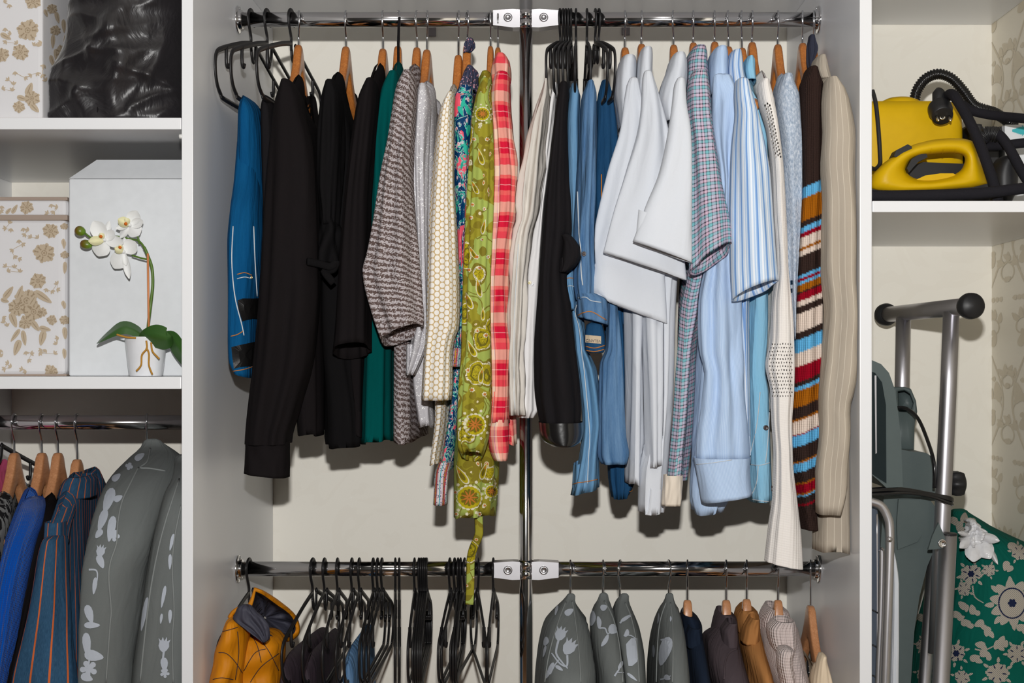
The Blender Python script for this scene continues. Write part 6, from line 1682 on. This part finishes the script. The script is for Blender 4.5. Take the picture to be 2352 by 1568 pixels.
# plug hanging in front of the tank
pg = thing('power_plug', 'round black power plug with two pins before the yellow tank', 'plug', W(2158, 250, 2.135))
pc = W(2159, 250, 2.142)
def plug():
    ax = Vector((0, -.72, -.69)).normalized(); up = Vector((1, 0, 0)); v2 = ax.cross(up)
    prof = [(.0, -.016), (.010, -.016), (.014, -.010), (.0185, -.004), (.0188, .006), (.0165, .012), (.0163, .02), (.0145, .0205), (.0, .0205)]
    V = np.zeros((len(prof), 32, 3))
    for i, (r, h) in enumerate(prof):
        for j in range(32):
            t = 2 * math.pi * j / 32
            V[i, j] = pc + ax * h + (up * math.cos(t) + v2 * math.sin(t)) * r
    o = grid_obj('plug_body', V, M['dark_plastic'], pg)
    for s in (-1, 1):
        a = pc + up * s * .0095 + ax * .018
        tube('pin', [a, a + ax * .013, a + ax * .016], [.0024, .0024, .0012], M['pin'], o, n=10)
    a = pc + ax * .0195 + v2 * -.002
    lathe('earth_contact', [(.0045, .0), (.0048, -.0012), (.003, -.0016), (.0028, .001)], a, M['pin'], o, 14, 'y')
    tube('neck', [pc + Vector((0, .006, .004)), W(2157, 230, 2.147), W(2156, 216, 2.15), W(2160, 211, 2.152)], [.013, .0105, .010, .009], M['dark_plastic'], pg, n=16)
plug()

# iron lying in front
ir = thing('steam_iron', 'yellow steam iron with open handle in front of tank', 'iron', (.62, 2.09, SZ))
out = [(1998, 420), (2004, 400), (2030, 374), (2065, 348), (2100, 331), (2140, 321), (2180, 317), (2212, 318), (2234, 323), (2246, 352), (2258, 390), (2269, 424), (2235, 432), (2150, 439), (2060, 444), (2020, 440), (2000, 434)]
inn = [(2081, 388), (2090, 370), (2108, 360), (2140, 355), (2180, 352), (2208, 355), (2216, 364), (2213, 380), (2203, 394), (2178, 406), (2140, 413), (2108, 411), (2088, 402)]
def star(poly, c, n):
    """polygon sampled at n angles round c"""
    out = []
    for k in range(n):
        a = 2 * math.pi * k / n; dx, dy = math.cos(a), math.sin(a); best = None
        for i in range(len(poly)):
            (x1, y1), (x2, y2) = poly[i], poly[(i + 1) % len(poly)]
            ex, ey = x2 - x1, y2 - y1; den = dx * ey - dy * ex
            if abs(den) < 1e-9: continue
            t = ((x1 - c[0]) * ey - (y1 - c[1]) * ex) / den; u = ((x1 - c[0]) * dy - (y1 - c[1]) * dx) / den
            if t > 0 and -1e-6 <= u <= 1 + 1e-6 and (best is None or t < best): best = t
        out.append((c[0] + dx * best, c[1] + dy * best))
    return np.array(out)
cc = (2150, 382); N = 96
def sm_poly(p): return [(q.x, q.y) for q in smooth_path([Vector((a, b, 0)) for a, b in p + p[:1]], 5)[:-1]]
O, I = star(out, cc, N), star(sm_poly(inn), cc, N)
def ringp(t, d, sh=0): return [tuple(W(*(O[k] * (1 - t) + I[k] * t), d)) for k in range(N)]
V = [ringp(.0, 2.135), ringp(.0, 2.10), ringp(.02, 2.088), ringp(.10, 2.076), ringp(.3, 2.066), ringp(.5, 2.064), ringp(.72, 2.068), ringp(.9, 2.078), ringp(1.0, 2.09), ringp(1.0, 2.115), ringp(.85, 2.13), ringp(.4, 2.14), ringp(.0, 2.135)]
ih = grid_obj('housing', np.array(V), M['yellow'], ir)
def pxprism(name, pts, d0, d1, mat, parent, bev=.0015):
    return prism(name, [(W(x, y, d0).x, W(x, y, d0).z) for x, y in pts], 'y', d0, d1, mat, parent, bev=bev)
pxprism('soleplate', [(1996, 432), (2030, 440), (2060, 443), (2150, 438), (2235, 430), (2270, 421), (2276, 440), (2270, 470), (1996, 470)], 2.082, 2.145, M['dark_plastic'], ir)
pxprism('steam_button', [(2053, 358), (2060, 344), (2085, 331), (2094, 336), (2095, 343), (2068, 356), (2058, 361)], 2.07, 2.1, M['dark_plastic'], ir)
pxprism('trigger', [(2083, 386), (2094, 365), (2112, 354), (2128, 353), (2131, 361), (2110, 371), (2096, 386), (2088, 396)], 2.075, 2.11, M['dark_plastic'], ir)
pxprism('handle_inside', [(2080, 420), (2085, 395), (2100, 378), (2120, 372), (2215, 376), (2215, 405), (2190, 420)], 2.12, 2.128, M['dark_plastic'], ir)
pxprism('water_tank', [(2105, 412), (2125, 403), (2160, 398), (2190, 398), (2200, 405), (2170, 416), (2130, 418)], 2.085, 2.11, M['yellow'], ir, .003)
for x in (2140, 2168, 2196):
    seam(ih, [(x, 340), (x - 2, 347), (x - 3, 352)], M['yellow'], .0006, 'grip_rib')

# hoses and straps
def corrug(pts, r, k=26):
    P = smooth_path(pts, k)
    # even spacing
    Ls = [0]
    for i in range(1, len(P)): Ls.append(Ls[-1] + (P[i] - P[i - 1]).length)
    n = int(Ls[-1] / .0011)
    Q = [Vector((np.interp(s, Ls, [p[0] for p in P]), np.interp(s, Ls, [p[1] for p in P]), np.interp(s, Ls, [p[2] for p in P]))) for s in np.linspace(0, Ls[-1], n)]
    return sweep(Q, [r * (1 + .13 * math.sin(i * 2 * math.pi / 4.0)) for i in range(n)], 14)
o = grid_obj('corrugated_hose', corrug([W(2100, 235, 2.33), W(2106, 208, 2.33), W(2125, 182, 2.33), W(2154, 170, 2.33), W(2185, 180, 2.33), W(2212, 208, 2.33), W(2236, 240, 2.33), W(2262, 252, 2.33), W(2290, 262, 2.34), W(2330, 290, 2.36)], .0085), M['hose'], cap0=True, cap1=True)
tag(o, 'black corrugated hose arching above the yellow tank', 'hose')
def strap(label, pts, r, name='braided_cord'):
    o = tube(name, [W(*p) for p in pts], r, M['braid'], k=8, n=14, flat=(1.0, 1.0))
    return tag(o, label, 'cord')
strap('thick black braided cord draped diagonally over iron heel', [(2176, 222, 2.15), (2184, 216, 2.13), (2196, 226, 2.11), (2222, 270, 2.09), (2250, 330, 2.07), (2272, 390, 2.06), (2288, 440, 2.055), (2292, 462, 2.05)], .0082)
strap('black braided cord running back from the tank to the papered wall', [(2210, 240, 2.2), (2232, 254, 2.19), (2270, 263, 2.18), (2310, 268, 2.16), (2352, 272, 2.13), (2385, 276, 2.11)], .0075)
strap('black braided cord lying along the front edge of shelf', [(1990, 449, 2.04), (2050, 450, 2.035), (2150, 448, 2.033), (2250, 444, 2.032), (2320, 436, 2.032), (2390, 428, 2.035)], .0085)
strap('black braided cord crossing behind the iron heel', [(2262, 336, 2.13), (2300, 334, 2.13), (2352, 328, 2.12), (2390, 324, 2.11)], .0075)
cw = thing('cuffed_cord', 'black braided cord with ribbed cuff bending down over shelf', 'cord', W(2300, 320, 2.13))
tube('cord', [W(2258, 322, 2.12), W(2275, 308, 2.115), W(2292, 308, 2.11), (W(2312, 330, 2.10)), W(2330, 362, 2.09), W(2352, 402, 2.08), W(2385, 450, 2.06)], .0078, M['braid'], cw, k=8, n=14)
grid_obj('ribbed_cuff', corrug([W(2252, 320, 2.12), W(2262, 310, 2.118), W(2276, 306, 2.115), W(2292, 310, 2.11)], .0105, 10), M['dark_plastic'], cw, cap0=True, cap1=True)
# brush block, nozzle and a printed carton behind
br = thing('brush_head', 'black bristle brush head behind the braided cords', 'brush', (.735, 2.3, SZ))
p = W(2268, 320, 2.25)
box('brush_block', p.x - .026, p.x + .022, 2.24, 2.3, p.z - .018, p.z + .010, M['dark_plastic'], br, bev=.003)
box('brush_foot', p.x - .022, p.x + .018, 2.245, 2.295, SZ, p.z - .018, M['dark_plastic'], br, bev=.003)
bm = bmesh.new(); rnd = random.Random(5)
for i in range(14):
    for j in range(8):
        x, y = p.x - .023 + .043 * i / 13, 2.243 + .054 * j / 7
        m4 = Matrix.Translation((x + rnd.uniform(-.001, .001), y, p.z + .0145))
        bmesh.ops.create_cone(bm, cap_ends=True, segments=5, radius1=.0022, radius2=.0012, depth=.011, matrix=m4)
o = bm_obj('bristles', bm, M['dark_plastic'], br); o['kind'] = 'stuff'
nz = tag(hang('nozzle', [(368, 2300, 2318), (385, 2278, 2330), (410, 2272, 2334), (440, 2274, 2330), (465, 2285, 2318)], 2.13, .03, M['dark_plastic'], None, seed=2, fold=0, m=20, lip=0), 'black flat nozzle standing under the crossed cords', 'nozzle')
bx = thing('printed_carton', 'white carton with turquoise print behind the cords', 'carton', (.815, 2.35, SZ))
x0 = (2308 - CX) * 2.24 / F
box('carton_body', x0, .858, 2.24, 2.45, SZ + .0005, CAMZ + (829 - 286) * 2.24 / F, M['carton'], bx, bev=.001)
M['turq'] = plastic('turquoise_ink', rgb(40, 168, 176), .6)
bm = bmesh.new(); rnd = random.Random(8)
for i in range(30):
    f = i / 29; xx = x0 + .012 + f * .036; hh = .002 + .016 * f * rnd.uniform(.5, 1)
    zc = CAMZ + (829 - 300) * 2.24 / F
    vs = [bm.verts.new((xx, 2.2394, zc - hh)), bm.verts.new((xx + .0012, 2.2394, zc - hh)), bm.verts.new((xx + .0012, 2.2394, zc + hh)), bm.verts.new((xx, 2.2394, zc + hh))]
    bm.faces.new(vs)
o = bm_obj('turquoise_print', bm, M['turq'], bx); o['kind'] = 'stuff'

# ================================================================ right bay floor: exercise machine, chair, bundle
M['silver_paint'] = metal('silver_painted_tube', (.50, .49, .52, 1), .38)
M['grey_plastic'] = plastic('slate_grey_plastic', rgb(76, 87, 87), .5, .35, .08, 500)
M['screen'] = plastic('dark_console_face', rgb(36, 44, 46), .12, .5)
ex = thing('exercise_machine', 'folded grey exercise machine with silver T-shaped handle', 'exercise machine', (.66, 2.3, .0))
A, B = W(2226, 703, 2.16), W(2038, 722, 2.53)
tube('handlebar', [A, B], .0142, M['silver_paint'], ex, n=28)
dr = (A - B).normalized()
def endcap(c, s):
    prof = [(.0145, -.008), (.0195, -.004), (.0212, .004), (.0205, .013), (.017, .018), (.0, .0195)]
    a = dr * s; u = a.orthogonal().normalized(); v = a.cross(u)
    V = np.zeros((len(prof), 28, 3))
    for i, (r, h) in enumerate(prof):
        for j in range(28):
            t = 2 * math.pi * j / 28; V[i, j] = c + a * h + (u * math.cos(t) + v * math.sin(t)) * r
    grid_obj('end_cap', V, M['dark_plastic'], ex)
endcap(A, 1); endcap(B, -1)
tube('upright', [W(2185, 716, 2.22), W(2178, 900, 2.22), W(2162, 1240, 2.22), W(2150, 1500, 2.22)], .0131, M['silver_paint'], ex, n=28)
tube('upright', [W(2075, 730, 2.44), W(2072, 900, 2.44), W(2066, 1000, 2.44)], .0131, M['silver_paint'], ex, n=28)
def low(name, px1, py1, px2, py2, d, r):
    a, b = W(px1, py1, d), W(px2, py2, d); dirn = (b - a); k = (a.z - .04) / (a.z - b.z)
    return tube(name, [a, a + dirn * k], r, M['silver_paint'], ex, n=28)
lt = low('main_tube', 2178, 1226, 2161, 1568, 2.19, .0139)
a = W(2178, 1226, 2.19); lathe('tube_sleeve', [(.0139, -.002), (.0142, .001), (.012, .002), (.0, .001)], a, M['dark_plastic'], lt, 24)
low('frame_tube', 2145, 1262, 2124, 1568, 2.27, .0105)
tube('base_bar', [(.50, 2.19, .03), (.80, 2.19, .03)], .02, M['silver_paint'], ex, n=20)
pxprism('console', [(1985, 820), (2008, 829), (2024, 836), (2042, 856), (2054, 890), (2062, 940), (2070, 1010), (2074, 1118), (2036, 1120), (2020, 1105), (2000, 1088), (1985, 1088)], 2.14, 2.23, M['grey_plastic'], ex, .006)
pxprism('console_screen', [(1988, 848), (2010, 856), (2026, 878), (2035, 930), (2036, 1110), (2020, 1100), (1988, 1078)], 2.1385, 2.15, M['screen'], ex, .002)
ho = star([(2050, 888), (2078, 888), (2092, 892), (2104, 920), (2107, 945), (2101, 975), (2100, 1005), (2112, 1035), (2060, 1035)], (2079, 922), 72)
hi_ = star([(2062, 898), (2078, 896), (2090, 904), (2098, 925), (2094, 940), (2080, 946), (2064, 945)], (2079, 922), 72)
def hring(P, d, f=1.0): return [tuple(W(2079 + (x - 2079) * f, 922 + (y - 922) * f, d)) for x, y in P]
grid_obj('clamp_housing', np.array([hring(ho, 2.44), hring(ho, 2.368), hring(ho, 2.362, .98), hring(ho, 2.36, .95), hring(hi_, 2.36, 1.04), hring(hi_, 2.364), hring(hi_, 2.40, .97), hring(hi_, 2.405, .9), hring(hi_, 2.406, .02)]), M['grey_plastic'], ex)
pxprism('console_highlight', [(2009, 862), (2013, 862), (2014, 1040), (2011, 1042)], 2.137, 2.140, M['chrome_dull'], ex, .0004)  # thin chrome strip added to stand in for the screen's vertical highlight
pxprism('upper_hull', [(2060, 1030), (2090, 1036), (2128, 1040), (2146, 1052), (2148, 1150), (2060, 1150)], 2.28, 2.38, M['grey_plastic'], ex, .006)
pxprism('lower_hull', [(2030, 1140), (2064, 1142), (2116, 1140), (2138, 1150), (2154, 1172), (2158, 1200), (2152, 1230), (2146, 1262), (2130, 1300), (2112, 1370), (2100, 1450), (2090, 1600), (2080, 1900), (2020, 1900), (2020, 1300)], 2.235, 2.33, M['grey_plastic'], ex, .006)
lh = pxprism('hull_cover', [(2064, 1146), (2116, 1146), (2116, 1230), (2108, 1244), (2062, 1262), (2060, 1200)], 2.230, 2.24, M['grey_plastic'], ex, .001)
lug = pxprism('lug', [(2156, 1200), (2170, 1232), (2173, 1246), (2166, 1258), (2150, 1261), (2132, 1262), (2142, 1230)], 2.17, 2.176, M['grey_plastic'], ex, .001)
lathe('bolt', [(.0066, .0), (.0066, -.003), (.005, -.0035), (.0042, -.001), (.0, -.001)], W(2163, 1247, 2.17), M['chrome'], lug, 20, 'y')
kc = W(2192, 1110, 2.27)
V = np.zeros((9, 36, 3))
for i, (r, h) in enumerate([(.006, -.02), (.008, -.012), (.018, -.008), (.0205, .0), (.0205, .008), (.018, .014), (.012, .017), (.006, .018), (.0, .018)]):
    for j in range(36):
        t = 2 * math.pi * j / 36; rr = r * (1 + (.1 * math.cos(6 * t) if 1 < i < 6 else 0))
        V[i, j] = (kc.x + h, kc.y + rr * math.cos(t), kc.z + rr * math.sin(t))
grid_obj('clamp_knob', V, M['dark_plastic'], ex)
for dy, e in ((0, 1150), (8, 1158), (-3, 1146)):
    tube('cable', [W(1990, 1128 + dy, 2.15), W(2040, 1124 + dy, 2.16), W(2090, 1127 + dy * .6, 2.17), W(2140, 1136 + dy * .5, 2.185), W(2178, e - 4, 2.19), W(2187, e, 2.2)], .0029, M['hose'], ex, k=7, n=10)
tube('cable', [W(2060, 936, 2.34), W(2082, 938, 2.33), W(2108, 960, 2.3), W(2130, 1010, 2.26), W(2145, 1062, 2.22), W(2146, 1120, 2.22)], .0031, M['hose'], ex, k=8, n=10)

M['sling'] = cloth('slate_sling_fabric', rgb(74, 82, 94), .85, wr=.2)
M['white_band'] = cloth('pale_sling_edge', rgb(196, 200, 206), .8, wr=.2)
ch = thing('folding_chair', 'folded silver tube chair with slate sling fabric', 'chair', (.52, 2.12, 0))
tube('frame_tube', [W(1985, 1150, 2.1), W(2005, 1153, 2.1), W(2024, 1162, 2.1), (W(2038, 1185, 2.1)), W(2044, 1215, 2.1), W(2043, 1300, 2.1), W(2038, 1450, 2.1), W(2034, 1568, 2.1), W(2024, 1900, 2.1), W(2005, 2900, 2.1)], .0067, M['chrome_dull'], ch, k=8, n=16)
tube('frame_tube', [W(2024, 1262, 2.115), W(2026, 1280, 2.115), W(2023, 1420, 2.115), W(2017, 1568, 2.115), W(2008, 1900, 2.115), W(1996, 2900, 2.115)], .0045, M['chrome_dull'], ch, k=6, n=14)
tube('frame_tube', [W(2014, 1180, 2.13), W(2015, 1400, 2.13), W(2014, 1900, 2.13)], .0018, M['chrome_dull'], ch, k=3, n=8)
lathe('rivet', [(.0045, .0), (.004, -.003), (.0, -.004)], W(2043, 1238, 2.093), M['chrome_dull'], ch, 16, 'y')
hang('sling', [(1170, 2000, 2010), (1200, 1994, 2020), (1400, 1990, 2022), (1568, 1986, 2018), (2000, 1980, 2010)], 2.135, .006, M['sling'], ch, seed=3, fold=.001, m=24, clamp=(.489, 9))
hang('sling_edge', [(1262, 2046, 2050), (1290, 2048, 2058), (1340, 2050, 2064), (1450, 2049, 2064), (1568, 2046, 2063), (2000, 2040, 2058)], 2.12, .008, M['white_band'], ch, seed=4, fold=.001, m=30)
for y in (1400, 1480, 1550):
    tube('sling_seam', [W(2003, y, 2.127), W(2018, y + 8, 2.127)], .0012, M['dark_plastic'], ch, n=6)

# green tablecloth bundle tied with plastic
M['green_cloth'] = cloth('green_damask', rgb(0, 86, 74), .85, weave=1500, wv=.3, wr=.35)
def beige_weave(s, uv):
    q = s.sep(s.uv(kind='Object'))
    w = s.math('SINE', s.math('MULTIPLY', s.math('ADD', q[0], q[2]), 6.283 / .0035))
    return s.mix(s.math('GREATER_THAN', w, .35), rgb(172, 160, 148), rgb(120, 126, 118))
s_ = NT('beige_damask_print'); M['green_print'] = s_.fin(beige_weave(s_, None), .85, 0, .15)
M['navy_line'] = plastic('navy_damask_line', rgb(26, 34, 62), .8, .1)
bu = thing('tablecloth_bundle', 'green tablecloth bundle with beige flowers tied at top', 'bundle', (.74, 2.42, 0))
bb = hang('bundle_cloth', [(1176, 2190, 2212, 2.42, .02), (1184, 2176, 2236, 2.42, .05), (1205, 2168, 2268, 2.42, .08), (1235, 2160, 2330, 2.42, .11), (1270, 2155, 2400, 2.42, .13), (1330, 2145, 2420, 2.42, .15), (1450, 2120, 2420, 2.42, .165), (1568, 2100, 2420, 2.42, .17), (1800, 2085, 2420, 2.42, .17), (2560, 2085, 2420, 2.42, .17)],
          2.42, .15, M['green_cloth'], bu, n=90, m=100, seed=77, fold=.004, freqs=(3, 5, 8), p=2.6, clamp=(.50, XRR - .002), wrk=.006)
L, D = [], []
def damask(x, y, r, n=6, a=0.0):
    if r > 40:
        for k in range(10):
            t = a + 2 * math.pi * k / 10
            L.append(leaf_px(x + r * .78 * math.cos(t), y + r * .9 * math.sin(t), r * .34, r * .24, t))
        L.append(daisy_px(x, y, r * .62, 12, 0, .95))
    else:
        l, d = bloom(x, y, r, a); L.extend(l)
        for k in range(n):
            t = a + 2 * math.pi * k / n; D.append(leaf_px(x + r * .6 * math.cos(t), y + r * .6 * math.sin(t), r * .2, r * .05, t))
    for k in range(n):
        t = a + 2 * math.pi * k / n + .5
        L.append(leaf_px(x + r * 1.12 * math.cos(t), y + r * 1.12 * math.sin(t), r * .24, r * .13, t))
damask(2324, 1385, 46, 8, .2); damask(2232, 1318, 26, 6, .3); damask(2216, 1352, 18, 5, .1); damask(2198, 1500, 24, 6, .2); damask(2290, 1545, 28, 6, .1); damask(2335, 1500, 24, 6, .5); damask(2210, 1555, 20, 5, .4); damask(2340, 1270, 20, 5, .3); damask(2272, 1310, 16, 5, .8); damask(2125, 1545, 20, 5, .2); damask(2120, 1480, 16, 5, .2)
for (x, y) in ((2212, 1390), (2235, 1400), (2220, 1430), (2200, 1412), (2250, 1432), (2268, 1450), (2290, 1480), (2262, 1500), (2252, 1480), (2240, 1510), (2310, 1300), (2325, 1255), (2190, 1195), (2215, 1190), (2205, 1210), (2230, 1200), (2300, 1470), (2345, 1440), (2118, 1420)):
    L.append(leaf_px(x, y, 12, 8, x * .3)); L.append(leaf_px(x + 9, y + 7, 9, 6, y * .2))
for t in np.linspace(0, 6.28, 40): D.append(leaf_px(2324 + 30 * math.cos(t), 1385 + 34 * math.sin(t), 4, 1.6, t + 1.57))
D += [daisy_px(2324, 1385, 10, 6, 0, .7), daisy_px(2198, 1500, 8, 6, 0, .7), daisy_px(2232, 1318, 8, 6, 0, .7)]
o = print_on(bb, L, M['green_print'], 'flower_print', .001, [([(2235, 1345), (2240, 1370), (2260, 1385)], 2), ([(2240, 1490), (2262, 1492), (2290, 1478)], 2)]); o['kind'] = 'stuff'
o = print_on(bb, D, M['navy_line'], 'navy_outline', .0016); o['kind'] = 'stuff'
def film():
    s = NT('clear_white_film'); n = s.noise(s.uv((40, 40, 1)), 1, 3)[0]
    return s.fin(rgb(214, 214, 216), .25, 0, .6, s.bump(n, .6, .01))
M['film'] = film()
pt = hang('plastic_tie', [(1196, 2222, 2236), (1210, 2224, 2250), (1225, 2216, 2262), (1240, 2206, 2262), (1252, 2214, 2250)], 2.315, .02, M['film'], bu, seed=78, fold=.006, wrk=.004, m=24)
for (b0, t0, w) in (((2236, 1232), (2204, 1258), 22), ((2240, 1236), (2236, 1290), 44), ((2246, 1234), (2276, 1282), 40), ((2244, 1228), (2296, 1242), 22), ((2230, 1230), (2200, 1222), 12), ((2262, 1240), (2292, 1296), 14)):
    petal('plastic_end', b0, t0, w, 2.305, 2.275, M['film'], pt, .008, 11)

# ================================================================ settle the crowded clothes: what hangs behind gives way to what hangs in front
def settle():
    bpy.context.view_layer.update()
    skip = {'nozzle', 'base_seam', 'plastic_tie', 'bundle_cloth', 'sling', 'sling_edge', 'floral_tie', 'draped_cloth', 'striped_scarf', 'neck_lining'}
    parts = [o for o in CLOTH if o.name.split('.')[0] not in skip]
    def root(o):
        while o.parent: o = o.parent
        return o
    def solid(o, mw=None):
        bm = bmesh.new(); bm.from_mesh(o.data)
        if mw is not None: bm.transform(mw)
        bmesh.ops.holes_fill(bm, edges=[e for e in bm.edges if e.is_boundary], sides=0)
        t = BVHTree.FromBMesh(bm)
        c = np.array([v.co[:] for v in bm.verts]); bm.free()
        return t, c.min(0), c.max(0), c.mean(0)
    def exit_dist(t, v, d):
        """distance out of the solid along d, or None when the point is outside"""
        o, k, first, trav = v, 0, None, 0.0
        for _ in range(12):
            h = t.ray_cast(o, d)
            if h[0] is None: break
            trav += h[3]; k += 1
            if first is None: first = trav
            o = h[0] + d * 1e-5
        return first if k % 2 else None
    YB, XP, XN = Vector((.02, 1, .013)).normalized(), Vector((1, .01, .017)).normalized(), Vector((-1, .01, .017)).normalized()
    done = [(root(o), solid(o, o.matrix_world), True) for o in bpy.data.objects if o.name.split('.')[0] == 'hanger_body']
    def depth(o):
        co = np.empty(len(o.data.vertices) * 3); o.data.vertices.foreach_get('co', co)
        return np.percentile(co.reshape(-1, 3)[:, 1], 8)
    for A in sorted(parts, key=depth):
        me = A.data; n = len(me.vertices)
        co = np.empty(n * 3); me.vertices.foreach_get('co', co); co = co.reshape(-1, 3); start = co.copy()
        ed = np.empty(len(me.edges) * 2, dtype=np.int64); me.edges.foreach_get('vertices', ed); ed = ed.reshape(-1, 2)
        deg = np.bincount(ed.ravel(), minlength=n).astype(float) + 1e-9
        ra = root(A); moved = False
        for rnd_ in range(3):
            lo, hi, mid = co.min(0), co.max(0), co.mean(0)
            D = np.zeros_like(co); hit = np.zeros(n, bool)
            for rb, (t, bl, bh, bc), rigid in done:
                if rb is ra or np.any(lo > bh) or np.any(hi < bl): continue
                idx = np.nonzero(np.all((co > bl) & (co < bh), 1))[0]
                for i in idx:
                    v = Vector(co[i])
                    a = exit_dist(t, v, YB)
                    if a is None: continue
                    xs = XP if mid[0] > bc[0] else XN
                    b = exit_dist(t, v, xs)
                    if rigid:
                        c1, c2 = exit_dist(t, v, XP), exit_dist(t, v, XN)
                        if c1 is None or c2 is None: continue
                        q = Vector((c1 + .0008, 0, 0)) if c1 < c2 else Vector((-c2 - .0008, 0, 0))
                    elif b is not None and b < a * .9: q = xs * (b + .0012)
                    else: q = YB * (a + .0012)
                    if q.length > np.linalg.norm(D[i]): D[i] = q; hit[i] = True
            if not hit.any(): break
            moved = True
            S = D.copy()
            for _ in range(3):          # the cloth round a pressed spot follows it
                acc = np.zeros_like(S); np.add.at(acc, ed[:, 0], S[ed[:, 1]]); np.add.at(acc, ed[:, 1], S[ed[:, 0]])
                S = np.where(hit[:, None], D, .9 * acc / deg[:, None])
            co = co + S
            if XL < mid[0] < XR: co[:, 0] = np.clip(co[:, 0], XL + .002, XR - .002)
            co[:, 1] = np.minimum(co[:, 1], BACK - .006)
        if moved:
            me.vertices.foreach_set('co', co.ravel()); me.update()
            sh = co - start
            from mathutils.kdtree import KDTree
            if A.children:
                kd = KDTree(n)
                for i in range(n): kd.insert(start[i], i)
                kd.balance()
                for ch in A.children_recursive:
                    for v in ch.data.vertices: v.co = v.co + Vector(sh[kd.find(v.co)[1]])
                    ch.data.update()
        done.append((ra, solid(A), False))
settle()
